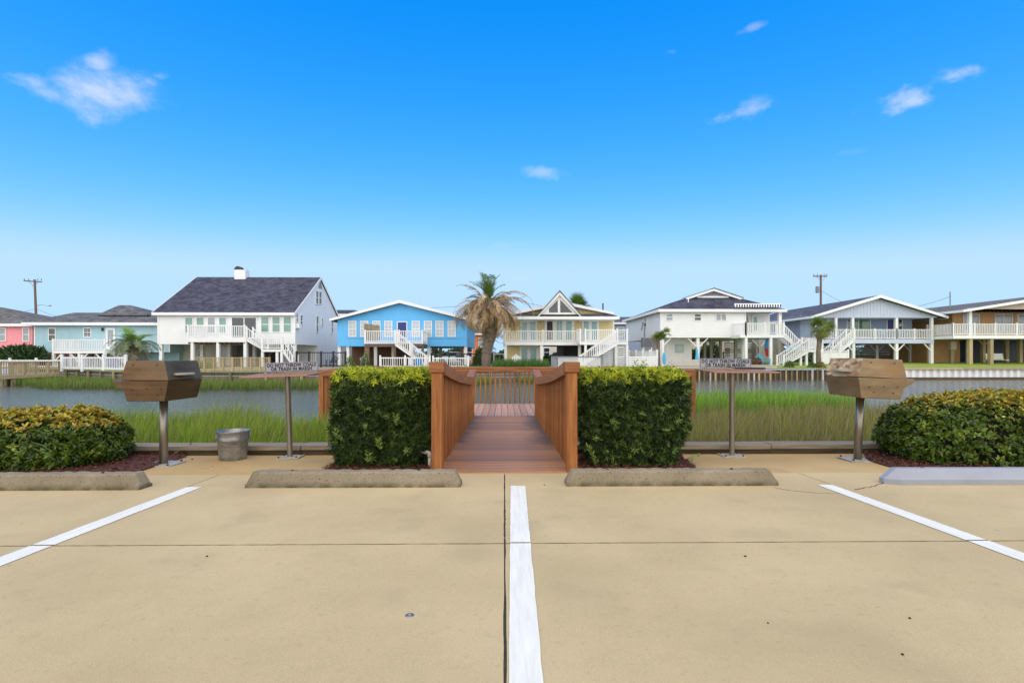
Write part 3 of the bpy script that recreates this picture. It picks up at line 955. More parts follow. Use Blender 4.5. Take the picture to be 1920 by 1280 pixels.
# ---------------------------------------------------------- grills
def grill(label, px, py, mats, s, rot, lean=0.0, size=1.0, shift=0.0):
    """two truncated pyramids hinged at the middle on a steel post; the handle is on the side s"""
    p = lot(px, py)
    t = thing('charcoal_grill', label, 'grill', p, 'post mounted charcoal grills', local=True)
    h0 = EYE - p.z
    zb, zm, zt = h0 - .455, h0 - .245, h0 - .045       # underside, hinge, top (near eye level)
    w, d, i = .235 * size, .29 * size, .045
    zt += .02 * (size > 1); zm += .02 * (size > 1); zb += .01 * (size > 1)
    def fr(z0, w0, d0, z1, w1, d1):
        return MB().add([(-w0, -d0, z0), (w0, -d0, z0), (w0, d0, z0), (-w0, d0, z0), (-w1, -d1, z1), (w1, -d1, z1), (w1, d1, z1), (-w1, d1, z1)],
                        [(0, 3, 2, 1), (4, 5, 6, 7), (0, 1, 5, 4), (1, 2, 6, 5), (2, 3, 7, 6), (3, 0, 4, 7)])
    body = fr(zb, w - .045, d - .012, zm - .003, w, d).build('fire_box', mats[0], t, bevel=.004)
    lid = fr(zm + .003, w + .004, d + .004, zt, w - .045, d - .010).build('lid', mats[1], t, bevel=.004)
    # bolts on the camera side of box and lid
    def sidept(u, f, top):   # u along -y face, f 0..1 height
        if top:
            z = zm + (zt - zm) * f; y = -(d + .004 - (.014) * f)
        else:
            z = zb + (zm - zb) * f; y = -((d - .012) + .012 * f)
        return Vector((u, y, z))
    for u, f, top in ((-.12, .8, True), (.12, .8, True), (-.13, .55, False), (.02, .6, False), (.16, .6, False), (-.08, .3, False), (.12, .3, False)):
        c = sidept(u, f, top)
        MB().tube([c + Vector((0, .004, 0)), c - Vector((0, .006, 0))], .0065, 8).build('bolt', 'bolt', lid if top else body)
    # handle: curved board on the face towards the boardwalk
    hp = []
    for k in range(9):
        f = k / 8 * 2 - 1
        hp.append((s * (w + .012 + .05 * (1 - f * f)), -.02 + f * .16, zm + .05))
    inner = [(s * (w - .02), q[1], q[2]) for q in hp[::-1]]
    mb = MB(); mb.poly(hp + inner, (0, 0, .022)); mb.build('handle', mats[3], lid, bevel=.003)
    # side tab on the other face
    mb = MB(); mb.poly([(-s * (w - .02), -d + .02, zm - .012), (-s * (w + .095), -d + .02, zm + .004), (-s * (w + .095), -d + .02, zm - .035), (-s * (w - .03), -d + .02, zm - .115)], (0, .34, 0)); mb.build('side_shelf', mats[2], body, bevel=.004)
    MB().lathe([(.0, 0.0), (.040, 0), (.040, zb + .01), (0, zb + .01)], (0, 0, .002), 20).build('post', 'steel', t, smooth=False)
    for o_ in t.children:
        if o_.name.startswith('post'):
            for pl_ in o_.data.polygons: pl_.use_smooth = abs(pl_.normal.z) < .5
    bp = MB().box(-.15, .15, -.15, .15, .0, .011).build('base_plate', 'plate', t, bevel=.002)
    for bx in (-.115, .115):
        for by in (-.115, .115):
            MB().lathe([(0, .026), (.011, .026), (.013, .011)], (bx, by, 0), 6).build('anchor_bolt', 'bolt', bp)
    for o_ in t.children:
        if o_.name.startswith(('fire_box', 'lid')): o_.location.x += shift
    t.rotation_euler = (0, lean, rot)
    return t


grill('heat browned metal box grill on a round post beside the bucket', 307, 870, ('grill_brown', 'grill_brown', 'grill_brown', 'plate'), 1, R(0))
grill('scorched tan metal box grill on a round post in front of the rounded shrub', 1608, 862, ('grill_tan', 'grill_tan', 'grill_tan', 'plate'), -1, R(-3), R(2.3), 1.05, .03)
gt = [o for o in bpy.data.objects if o.name.startswith('charcoal_grill.001')][0]
for o in gt.children:
    if o.name.startswith('lid'):   # the face with the handle takes the lighter flake pattern
        o.data.materials.append(M['grill_flake'])
        for pl_ in o.data.polygons:
            if pl_.normal.x < -.6: pl_.material_index = 1

# ---------------------------------------------------------- preparation tables with warning signs
def text_mesh(body, size, bold=.006):
    cu = bpy.data.curves.new('lettering', 'FONT')
    cu.body = body; cu.size = size; cu.align_x = 'CENTER'; cu.align_y = 'CENTER'
    cu.offset = bold; cu.extrude = .0012; cu.space_line = .82; cu.space_character = 1.12; cu.resolution_u = 3
    o = bpy.data.objects.new('lettering_source', cu); col.objects.link(o)
    bpy.context.view_layer.update()
    me = bpy.data.meshes.new_from_object(o.evaluated_get(bpy.context.evaluated_depsgraph_get()))
    bpy.data.objects.remove(o)
    return me


def prep_table(label, px, py, dxt, tilt, sgn, up=0.0):
    p = lot(px, py)
    t = thing('preparation_table', label, 'table', p, 'steel preparation tables with warning signs', local=True)
    zt = .965 + (-p.z - .135) + up
    MB().lathe([(.0, 0), (.030, 0), (.030, zt - .008), (0, zt - .008)], (0, 0, .002), 18).build('post', 'steel', t)
    b = MB().box(-.13, .13, -.105, .105, 0, .010).build('base_plate', 'plate', t, bevel=.002)
    for bx in (-.1, .1):
        for by in (-.075, .075):
            MB().lathe([(0, .024), (.010, .024), (.012, .010)], (bx, by, 0), 6).build('anchor_bolt', 'bolt', b)
    mb = MB(); mb.box(-.40 + dxt, .40 + dxt, -.26, .24, zt - .014, zt)
    for v in mb.v:
        if v.y < 0: v.z -= .022; v.x = dxt + (v.x - dxt) * .93
    mb.build('table_top', 'table_top', t, bevel=.003)
    z0 = zt + .012
    sx = dxt + .06 * sgn
    sg = MB().box(sx - .312, sx + .312, .196, .206, z0, z0 + .112).build('warning_sign', 'sign_face', t, bevel=.002)
    MB().box(sx - .25, sx - .22, .2065, .222, zt - .004, z0 + .09).box(sx + .22, sx + .25, .2065, .222, zt - .004, z0 + .09).build('sign_bracket', 'steel', sg)
    me = text_mesh('DO NOT THROW COALS\nOR TRASH IN MARSH', .047, .0016)
    xs_ = [v.co.x for v in me.vertices]; k = .575 / (max(xs_) - min(xs_))
    zs_ = [v.co.y for v in me.vertices]; kz = .088 / (max(zs_) - min(zs_))
    cx = (max(xs_) + min(xs_)) / 2; cz = (max(zs_) + min(zs_)) / 2
    for v in me.vertices:
        v.co = Vector((sx + (v.co.x - cx) * k, .1953 - v.co.z, z0 + .056 + (v.co.y - cz) * kz))
    me.materials.clear()
    link('lettering', me, 'sign_ink', sg)
    mb = MB()
    for (x0, x1, a0, a1) in ((-.306, .306, .004, .007), (-.306, .306, .105, .108), (-.306, -.303, .007, .105), (.303, .306, .007, .105)):
        mb.box(sx + x0, sx + x1, .1945, .1955, z0 + a0, z0 + a1)
    mb.build('sign_border', 'sign_ink', sg)
    t.rotation_euler = (0, tilt, 0)
    return t, zt


prep_table('metal warning table with the grey sign beside the galvanised bucket', 544, 857, -.05, R(-1.8), .3)
tt, zt = prep_table('metal warning table with a black scraper lying on top', 1372, 854, .05, R(.2), -.7, .04)
# grill scraper left on the table
p = lot(1372, 854) + Vector((.03, 0, 0))
sc = thing('grill_scraper', 'black long handled grill scraper lying on the table below the warning sign', 'scraper', (p.x, p.y, p.z + zt))
z = p.z + zt
MB().tube([(p.x + .0, p.y - .02, z + .014), (p.x + .14, p.y - .05, z + .014), (p.x + .32, p.y - .09, z + .013)], [.010, .012, .011], 8).build('handle', 'tool', sc)
mb = MB(); mb.poly([(p.x + .0, p.y - .05, z + .012), (p.x + .0, p.y + .01, z + .012), (p.x - .09, p.y + .03, z + .030), (p.x - .09, p.y - .06, z + .030)], (0, 0, .005)); mb.build('blade', 'tool', sc)

# ---------------------------------------------------------- bucket
p = lot(437, 860)
bk = thing('bucket', 'dented galvanised steel bucket on the apron between grill and table', 'bucket', p, local=True)
MB().lathe([(0, .012), (.135, .012), (.15, .0), (.155, .006), (.158, .05), (.175, .235), (.180, .240), (.177, .248), (.181, .262), (.178, .27), (.188, .340), (.193, .345), (.190, .350), (.184, .344), (.172, .24), (.150, .03), (0, .03)], (0, 0, 0), 48).build('pail', 'galv', bk, smooth=True)
for s in (-1, 1):
    c = Vector((s * .187, 0, .285))
    MB().box(c.x - .006, c.x + .008 * 1, -.022, .022, .262, .312).build('ear', 'galv', bk, bevel=.003)
MB().tube([(.19 * math.cos(a), -.19 * math.sin(a) * .97, .285 - .10 * math.sin(a)) for a in np.linspace(0, math.pi, 20)], .0035, 6).build('bail_handle', 'steel', bk, smooth=True)
bk.rotation_euler = (0, 0, R(35)); bk.scale = (.9, .9, .92)

# ---------------------------------------------------------- white pipe with tap
p = lot(805, 876); X = p.x
pv = thing('standpipe', 'white plastic standpipe with elbow and tap beside the gate post', 'pipe', p)
zt_ = EYE - (847 - HOR) / F * p.y
MB().tube([(X, p.y, p.z - .02), (X, p.y, zt_ - .03)], .014, 12).build('riser', 'pvc', pv, smooth=True)
MB().tube([(X, p.y, zt_ - .055), (X, p.y, zt_ - .012), (X - .006, p.y, zt_ - .003), (X - .02, p.y, zt_), (X - .05, p.y, zt_)], .019, 12).build('elbow', 'pvc', pv, smooth=True)
MB().tube([(X - .04, p.y, zt_), (X - .10, p.y, zt_)], .014, 12).build('outlet', 'pvc', pv, smooth=True)
mb = MB(); mb.tube([(X - .10, p.y, zt_), (X - .15, p.y, zt_ + .002), (X - .175, p.y, zt_ - .03)], [.015, .016, .011], 10); mb.tube([(X - .135, p.y, zt_), (X - .135, p.y, zt_ + .045)], .006, 8); mb.box(X - .165, X - .105, p.y - .006, p.y + .006, zt_ + .045, zt_ + .055)
mb.build('tap', 'galv', pv)

# ================================================================== NEAR PLANTING
def lump(P, k=3.0, s=0.0):
    return (np.sin(P[:, 0] * k * 2.1 + s) * np.sin(P[:, 2] * k * 1.7 + s * 2) + .6 * np.sin(P[:, 0] * k * 5.3 + P[:, 1] * k * 3 + s) * np.cos(P[:, 2] * k * 4.1) + .4 * np.sin(P[:, 0] * k * 11 + 1.3 * s) * np.sin(P[:, 2] * k * 9.7 + P[:, 1] * 7))


def box_hedge(label, pxa, pxb, pytop, Yf, seed, skew):
    x0 = at(pxa, 780, Yf).x; x1 = at(pxb, 780, Yf).x; z1 = at(946, pytop, Yf).z; z0 = lz(Yf) + .01
    y0, y1 = Yf, Yf + .62
    cx = (x0 + x1) / 2
    t = thing('box_hedge', label, 'hedge', (cx, (y0 + y1) / 2, z0))
    org = np.array(ORG[t])
    def surf(n, inset):
        ar = np.array([(x1 - x0) * (z1 - z0) * 1.5, (x1 - x0) * (y1 - y0), (y1 - y0) * (z1 - z0), (y1 - y0) * (z1 - z0), (x1 - x0) * (z1 - z0) * .45])
        f = rng.choice(5, n, p=ar / ar.sum())
        u, v = rng.uniform(0, 1, n), rng.uniform(0, 1, n)
        P = np.zeros((n, 3)); N = np.zeros((n, 3))
        for k in range(5):
            q = f == k
            if k == 0: P[q] = np.stack([x0 + (x1 - x0) * u[q], np.full(q.sum(), y0), z0 + (z1 - z0) * v[q]], 1); N[q] = (0, -1, 0)
            if k == 1: P[q] = np.stack([x0 + (x1 - x0) * u[q], y0 + (y1 - y0) * v[q], np.full(q.sum(), z1)], 1); N[q] = (0, 0, 1)
            if k == 2: P[q] = np.stack([np.full(q.sum(), x0), y0 + (y1 - y0) * u[q], z0 + (z1 - z0) * v[q]], 1); N[q] = (-1, 0, 0)
            if k == 3: P[q] = np.stack([np.full(q.sum(), x1), y0 + (y1 - y0) * u[q], z0 + (z1 - z0) * v[q]], 1); N[q] = (1, 0, 0)
            if k == 4: P[q] = np.stack([x0 + (x1 - x0) * u[q], np.full(q.sum(), y1), z0 + (z1 - z0) * v[q]], 1); N[q] = (0, 1, 0)
        h = (P[:, 2] - z0) / (z1 - z0)
        d = .030 * lump(P, 3.2, seed) + rng.normal(0, .012, n) - inset
        P = P + N * d[:, None]
        # narrower towards the ground, rounded shoulders
        g = 1 - .22 * np.clip((.42 - h) / .42, 0, 1) ** 1.2
        sh = 1 - .05 * np.clip((h - .88) / .12, 0, 1) ** 2
        P[:, 0] = cx + skew * (1 - h) * .12 + (P[:, 0] - cx) * g * sh
        P[:, 1] = (y0 + y1) / 2 + (P[:, 1] - (y0 + y1) / 2) * (1 - .12 * np.clip((.3 - h) / .3, 0, 1)) * sh
        return P, N, h, f
    MB().box(x0 + .17, x1 - .17, y0 + .09, y1 - .09, z0 - .01, z1 - .08).build('dark_core', 'core', t)  # solid box against see-through, coloured dark like the shaded inside
    allP = []; allD = []; allN = []; allL = []; allW = []; allC = []
    for nw, inset, dark in ((3000, 0.0, 0), (2200, .05, 1)):
        P, N, h, f = surf(nw, inset)
        A = unit(N + np.array([[0, 0, .55]]) + rng.normal(0, .45, (nw, 3)))
        T1 = unit(np.cross(A, rng.normal(0, 1, (nw, 3)))); T2 = np.cross(A, T1)
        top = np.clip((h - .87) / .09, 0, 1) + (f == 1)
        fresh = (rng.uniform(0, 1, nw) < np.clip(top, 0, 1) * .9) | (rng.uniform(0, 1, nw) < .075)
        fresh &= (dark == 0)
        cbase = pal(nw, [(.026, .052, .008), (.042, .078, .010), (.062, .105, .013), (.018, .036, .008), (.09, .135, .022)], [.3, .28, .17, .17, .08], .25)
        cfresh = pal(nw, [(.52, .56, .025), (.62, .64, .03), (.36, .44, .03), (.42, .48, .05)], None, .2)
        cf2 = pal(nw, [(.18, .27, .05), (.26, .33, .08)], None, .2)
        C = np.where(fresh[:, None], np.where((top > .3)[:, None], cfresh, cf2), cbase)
        k = 13
        for j in range(k):
            a = 2 * np.pi * j / k + rng.uniform(-.3, .3, nw)
            op = rng.uniform(.45, 1.25, nw)
            D = A * np.cos(op)[:, None] + (T1 * np.cos(a)[:, None] + T2 * np.sin(a)[:, None]) * np.sin(op)[:, None]
            allP.append(P + A * rng.uniform(-.02, .02, (nw, 1))); allD.append(D); allN.append(A + rng.normal(0, .2, (nw, 3)))
            allL.append(rng.uniform(.032, .062, nw)); allW.append(rng.uniform(.0065, .0095, nw)); allC.append(C * rng.uniform(.8, 1.2, (nw, 1)))
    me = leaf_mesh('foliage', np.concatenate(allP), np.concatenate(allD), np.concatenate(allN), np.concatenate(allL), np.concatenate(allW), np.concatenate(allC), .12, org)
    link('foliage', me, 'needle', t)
    for k in range(5):
        bx = cx + random.uniform(-.25, .25); by = (y0 + y1) / 2 + random.uniform(-.15, .15)
        MB().tube([(bx, by, z0 - .03), (bx + random.uniform(-.05, .05), by, z0 + .3)], [.016, .010], 6).build('stem', 'dark_timber', t)
    # loose shoots that escaped the shears
    return t, x0, x1, y0, z0, z1


box_hedge('square clipped needle leaved hedge beside the white standpipe', 622, 801, 701, 5.22, 1.0, -.2)
box_hedge('square clipped needle leaved hedge with pale flecks beside the cracked gate post', 1095, 1287, 700, 5.22, 4.0, .1)


def shoot(px, py, Y, dirx, L):
    """a loose sprig as part of its hedge"""
    b = at(px, py, Y); n = 26
    tt_ = np.linspace(.1, 1, n)
    ax = np.array([dirx, -.25, .75]); ax /= np.linalg.norm(ax)
    P = np.array(b)[None] + ax[None] * (tt_ * L)[:, None]
    a = rng.uniform(0, 2 * np.pi, n)
    D = ax[None] * .8 + np.stack([np.cos(a), np.sin(a), np.zeros(n)], 1)
    return P, D


for hd, spots in (('box_hedge', [(745, 800, -.05), (640, 830, -.3), (690, 870, .1), (712, 845, 0)]), ('box_hedge.001', [(1289, 868, .8), (1120, 876, -.2), (1150, 884, 0), (1112, 855, -.4), (1190, 700, 0), (1205, 700, .1)])):
    t = bpy.data.objects[hd]
    Ps = []; Ds = []
    for px, py, dxx in spots:
        P, D = shoot(px, py, 5.17 if py > 720 else 5.35, dxx, .13)
        Ps.append(P); Ds.append(D)
    for P, D in zip(Ps, Ds):
        n = len(P)
        me = leaf_mesh('loose_shoot', P, D, rng.normal(0, 1, (n, 3)), rng.uniform(.04, .06, n), np.full(n, .008), pal(n, [(.20, .30, .05), (.28, .36, .07)]), .1, np.array(ORG[t]))
        link('loose_shoot', me, 'needle', t, 'stuff')


def round_shrub(label, x0, x1, y0, y1, z0, z1, warm, seed, ripple):
    c = np.array([(x0 + x1) / 2, (y0 + y1) / 2, z0]); r = np.array([(x1 - x0) / 2, (y1 - y0) / 2, z1 - z0])
    t = thing('rounded_shrub', label, 'shrub', tuple(c), 'clipped rounded shrubs')
    org = np.array(ORG[t])
    def surf(n, inset):
        q = unit(rng.normal(0, 1, (n, 3))); q[:, 2] = np.abs(q[:, 2]) * 1.15 - .12
        q = unit(q)
        e = 3.7                                     # superellipsoid: loaf shaped
        k = (np.abs(q) ** e).sum(1) ** (-1 / e)
        S = q * k[:, None]
        # under-cut at the ground
        P = S * r
        N = unit(np.sign(S) * np.abs(S) ** (e - 1) / r)
        d = .035 * lump(P, 1.9, seed) + rng.normal(0, .016, n) - inset
        P = P + N * d[:, None]
        h = P[:, 2] / r[2]
        P[:, :2] *= (1 - .10 * np.clip((.25 - h) / .25, 0, 1))[:, None]
        return P + c, N, h
    # solid core, inner shade put into its dark colour, following the same loaf
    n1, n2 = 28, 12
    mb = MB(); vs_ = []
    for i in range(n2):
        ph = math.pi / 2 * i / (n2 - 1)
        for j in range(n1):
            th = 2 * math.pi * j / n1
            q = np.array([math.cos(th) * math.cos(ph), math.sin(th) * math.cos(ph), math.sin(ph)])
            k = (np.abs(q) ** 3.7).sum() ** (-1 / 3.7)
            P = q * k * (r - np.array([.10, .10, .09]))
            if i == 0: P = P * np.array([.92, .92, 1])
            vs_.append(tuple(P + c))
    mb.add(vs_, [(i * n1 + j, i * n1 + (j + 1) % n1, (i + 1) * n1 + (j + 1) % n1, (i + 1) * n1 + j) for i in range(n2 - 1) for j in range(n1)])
    mb.build('dark_core', 'core', t)
    Ps, Ds, Ns, Ls, Ws, Cs = [], [], [], [], [], []
    for nr, inset, lay in ((3000, 0, 0), (2400, .055, 1)):
        P, N, h = surf(nr, inset)
        A = unit(N + np.array([[0, 0, .6]]) + rng.normal(0, .4, (nr, 3)))
        T1 = unit(np.cross(A, rng.normal(0, 1, (nr, 3)))); T2 = np.cross(A, T1)
        patch = np.sin(P[:, 0] * 3.1 + seed) * np.sin(P[:, 1] * 4 + P[:, 2] * 6 + seed)
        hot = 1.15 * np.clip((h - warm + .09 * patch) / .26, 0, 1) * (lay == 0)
        u = rng.uniform(0, 1, nr)
        green = pal(nr, [(.044, .082, .008), (.080, .138, .011), (.130, .20, .015), (.105, .145, .010), (.21, .26, .025)], [.25, .30, .22, .13, .10], .25)
        GOLD = [(.50, .38, .025), (.40, .39, .03), (.52, .29, .03), (.30, .33, .03), (.44, .20, .025)]; GW = [.26, .24, .20, .18, .12]
        gold = pal(nr, GOLD, GW, .2)
        k = 7
        for j in range(k):
            u = u * .55 + rng.uniform(0, 1, nr) * .45
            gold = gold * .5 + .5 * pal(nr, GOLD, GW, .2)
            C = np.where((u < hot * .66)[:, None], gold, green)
            a = 2 * np.pi * j / k + rng.uniform(-.4, .4, nr)
            op = rng.uniform(.55, 1.45, nr)
            D = A * np.cos(op)[:, None] + (T1 * np.cos(a)[:, None] + T2 * np.sin(a)[:, None]) * np.sin(op)[:, None]
            Ps.append(P + rng.normal(0, .008, (nr, 3))); Ds.append(D); Ns.append(A + rng.normal(0, .25, (nr, 3)))
            Ls.append(rng.uniform(.034, .058, nr)); Ws.append(rng.uniform(.019, .028, nr)); Cs.append(C * rng.uniform(.78, 1.22, (nr, 1)))
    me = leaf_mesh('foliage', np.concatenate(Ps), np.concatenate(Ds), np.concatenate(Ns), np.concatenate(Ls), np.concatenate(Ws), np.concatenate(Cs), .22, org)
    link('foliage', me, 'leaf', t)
    for k in range(7):
        bx = c[0] + random.uniform(-.8, .8) * r[0] * .8; by = c[1] + random.uniform(-.5, .2) * r[1]
        MB().tube([(bx, by, z0 - .03), (bx + random.uniform(-.05, .05), by, z0 + .35)], [.014, .009], 6).build('stem', 'dark_timber', t)
    return t


rs = round_shrub('rounded shrub with rusty gold tips and loose strap leaves beside the brown grill', -6.6, at(232, 800, 5.72).x, 5.08, 6.15, lz(5.4) + .01, at(100, 774, 5.62).z, .62, 2.0, 0)
# strap leaves poking out of the shrub
Ps = []; vs_ = []; fs_ = []
for px0, py0, px1, py1 in ((62, 840, 104, 862), (58, 838, 80, 855), (60, 806, 84, 814), (92, 820, 109, 832), (58, 828, 100, 848)):
    a = at(px1, py1, 5.12); b = at(px0, py0, 4.98)
    mid = (a + b) / 2 + Vector((0, 0, .02))
    k = len(vs_)
    for q, w in ((a, .004), (mid, .008), (b, .002)):
        vs_ += [q + Vector((0, 0, w)), q - Vector((0, 0, w))]
    fs_ += [(k, k + 1, k + 3, k + 2), (k + 2, k + 3, k + 5, k + 4)]
me = arr_mesh('strap_leaves', np.array([tuple(v - ORG[rs]) for v in vs_]), np.array(fs_), np.tile([[.10, .19, .05]], (len(vs_), 1)))
link('strap_leaves', me, 'leaf', rs)
round_shrub('big rounded shrub with orange gold top beside the tan grill', at(1648, 800, 5.9).x, 7.0, 5.08, 6.25, lz(5.4) + .01, at(1780, 742, 5.68).z, .66, 5.0, 0)

# ================================================================== MARSH AND CREEK
WZ = -.75
# far bank line (plan): x, y
BANK = [(-60, 39.5), (-36, 38.5), (-31, 36.5), (-22.8, 31.0), (-17, 30.2), (-10.8, 30.2), (-6, 31.5), (0, 34.2), (7, 36.6), (14, 37.9), (24, 38.6), (60, 39.2)]


def bank_y(x):
    for (a, ya), (b, yb) in zip(BANK[:-1], BANK[1:]):
        if x <= b: return ya + (yb - ya) * (x - a) / (b - a)
    return BANK[-1][1]


sheet('water', [(-90, YB + .1, WZ), (90, YB + .1, WZ), (90, 42, WZ), (-90, 42, WZ)], 'water', label='grey green tidal creek with small wind ripples')
sheet('creek_bed', [(-90, YB - .02, WZ - .9), (90, YB - .02, WZ - .9), (90, 43, WZ - .9), (-90, 43, WZ - .9)], 'mud')


def mud_patch(name, inside, x0, x1, y0, y1, nx, ny, label):
    """low mud bank: rises out of the water inside the outline"""
    vs_ = []; fs = []
    for j in range(ny + 1):
        for i in range(nx + 1):
            x = x0 + (x1 - x0) * i / nx; y = y0 + (y1 - y0) * j / ny
            s = inside(x, y)
            vs_.append((x, y, WZ - .25 + .30 * max(0, min(1, s)) + .01 * math.sin(x * 5) * math.sin(y * 7)))
    for j in range(ny):
        for i in range(nx):
            k = j * (nx + 1) + i
            fs.append((k, k + 1, k + nx + 2, k + nx + 1))
    me = bpy.data.meshes.new(name); me.from_pydata(vs_, [], fs)
    for p_ in me.polygons: p_.use_smooth = True
    o = link(name, me, 'mud')
    return tag(o, label, None, None, 'structure')


def wob(x, s):
    return .45 * math.sin(x * .9 + s) + .3 * math.sin(x * 2.3 + 2 * s) + .16 * math.sin(x * 5.1 + s)


near_l = lambda x, y: (10.9 + .30 * max(0, -x - 5) * 0 + wob(x, 1.0) * .8 - y) / .5 if x < 0.9 else 0
near_r = lambda x, y: (9.9 + 1.7 * sm0(3.4, 4.6, x) + wob(x, 2.2) * .5 + .05 * x - y) / .5 if x > -.9 else 0
def sm0(a, b, x):
    t = max(0, min(1, (x - a) / (b - a))); return t * t * (3 - 2 * t)
isl = lambda x, y: 1.6 - (((x - 8.3) / 6.0) ** 2 + ((y - 17.0 - .12 * (x - 8)) / 2.3) ** 2) * 1.6 + .25 * wob(x * 1.5, .5)
mud_patch('mud_flat', near_l, -16, .8, YB - .1, 12.6, 60, 26, 'mud under the marsh grass beside the brown grill')
mud_patch('mud_flat', near_r, .8, 17, YB - .1, 13.6, 60, 28, 'mud under the marsh grass behind the tan grill')
mud_patch('mud_flat', isl, 1, 16, 14, 20, 50, 26, 'mud under the bright grass island in the creek')
farb = lambda x, y: (y - (bank_y(x) - (4.6 if x < -8 else max(1.0, 4.6 - .2 * (x + 8))) + .5 * wob(x * .6, .3))) / .5
mud_patch('mud_bank', farb, -40, 9, 25.0, 38, 70, 30, 'mud bank below the far bulkhead')


def scatter(inside, x0, x1, y0, y1, n):
    Q = rng.uniform((x0, y0), (x1, y1), (n, 2))
    k = np.array([inside(x, y) > .75 and abs(x) > .85 and not (y > 10.55 and y < 14.3 and DX0 - .35 < x < DX1 + .35) for x, y in Q])
    return Q[k]


def marsh(name, label, Q, h0, h1, w, lo, hi, wts=None, straw=.2, patch=.5, lean=.35):
    n = len(Q)
    cl = .5 + .5 * np.sin(Q[:, 0] * 1.9 + .7 * np.sin(Q[:, 1] * 2.3)) * np.cos(Q[:, 1] * 1.7 + Q[:, 0])
    cl2 = .5 + .5 * np.sin(Q[:, 0] * 5.1 + Q[:, 1] * 3.3) * np.sin(Q[:, 1] * 6.1 - Q[:, 0] * 2)
    h = rng.uniform(h0, h1, n) * (1 - patch * .38 * (1 - cl)) * (1 - .14 * cl2)
    tall = rng.uniform(0, 1, n) < .05
    h = np.where(tall, h * 1.18, h)
    C0 = pal(n, lo, None, .35); C1 = pal(n, hi, wts, .38)
    st = rng.uniform(0, 1, n) < straw * (.35 + 1.3 * cl2)
    C1 = np.where(st[:, None], pal(n, [(.36, .27, .12), (.30, .21, .11), (.25, .18, .12)], None, .2), C1)
    C0 = np.where(st[:, None], pal(n, [(.17, .15, .06), (.14, .12, .055)], None, .2), C0)
    me = grass_mesh(name, Q, WZ - .02, h, rng.uniform(.6, 1.25, n) * w, C0, C1, lean)
    o = link(name, me, 'blade')
    return tag(o, label, None, None, 'stuff')


greens = [(.25, .39, .018), (.30, .44, .02), (.19, .33, .02), (.36, .44, .035), (.33, .36, .05)]
low = [(.16, .19, .025), (.13, .16, .028), (.18, .18, .045)]
Q = np.concatenate([scatter(near_l, -11.5, -.2, YB + .3, 12, 52000)])
marsh('marsh_grass', 'tall green marsh grass behind the timber edging beside the brown grill', Q, .58, .98, .0145, low, greens, None, .17)
Q = scatter(near_r, .2, 12.5, YB + .3, 13, 60000)
marsh('marsh_grass', 'brownish green marsh grass behind the timber edging beside the tan grill', Q, .60, .98, .0145, [(.15, .16, .03), (.15, .14, .035), (.18, .17, .04)],
      [(.28, .31, .035), (.34, .34, .05), (.24, .28, .035), (.37, .32, .085), (.34, .27, .075)], None, .40)
Q = scatter(isl, 1, 16, 14, 20, 22000)
marsh('marsh_grass', 'bright green grass island standing in the creek', Q, .55, .82, .017, [(.15, .26, .03)], [(.24, .45, .035), (.30, .50, .045), (.20, .38, .035), (.33, .43, .06)], None, .06, .35)
Q = scatter(farb, -38, 9, 25.0, 37.5, 52000)
Q = Q[np.array([y < bank_y(x) - .25 for x, y in Q])]
marsh('marsh_grass', 'green marsh grass along the far bank below the bulkhead', Q, .45, .80, .026, [(.09, .14, .025)], [(.18, .29, .03), (.23, .34, .04), (.15, .24, .03), (.28, .32, .06)], None, .12, .5)

# ================================================================== FAR SIDE: GROUND AND BULKHEADS
def sm(a, b, x):
    t = max(0, min(1, (x - a) / (b - a))); return t * t * (3 - 2 * t)


def yz(x, y):
    return .14 + sm(18, 27, x) * max(0, min(.30, (y - 40) * .030))


def terrain(name, x0, x1, nx, y1, ny, material, label):
    vs_ = []; fs = []
    for i in range(nx + 1):
        x = x0 + (x1 - x0) * i / nx; ya = bank_y(x) + .18
        for j in range(ny + 1):
            y = ya + (y1 - ya) * j / ny
            vs_.append((x, y, yz(x, y) - .02 + .015 * math.sin(x * 1.3) * math.sin(y * .9)))
    for i in range(nx):
        for j in range(ny):
            k = i * (ny + 1) + j
            fs.append((k, k + ny + 1, k + ny + 2, k + 1))
    me = bpy.data.meshes.new(name); me.from_pydata(vs_, [], fs)
    for p_ in me.polygons: p_.use_smooth = True
    o = link(name, me, material)
    return tag(o, label, None, None, 'structure')


terrain('yard', -62, 17.5, 60, 64, 16, 'yard', 'sandy yards of the stilt houses across the creek')
terrain('lawn', 17.5, 62, 40, 64, 16, 'lawn', 'mown green lawn below the lavender grey and tan houses')
sheet('ground', [(-2500, 64, .09), (2500, 64, .09), (2500, 2500, .09), (-2500, 2500, .09)], 'yard', label='flat sandy land behind the houses')
sheet('road', [(-300, 67, .10), (300, 67, .10), (300, 73, .10), (-300, 73, .10)], 'asphalt', label='asphalt street behind the houses')

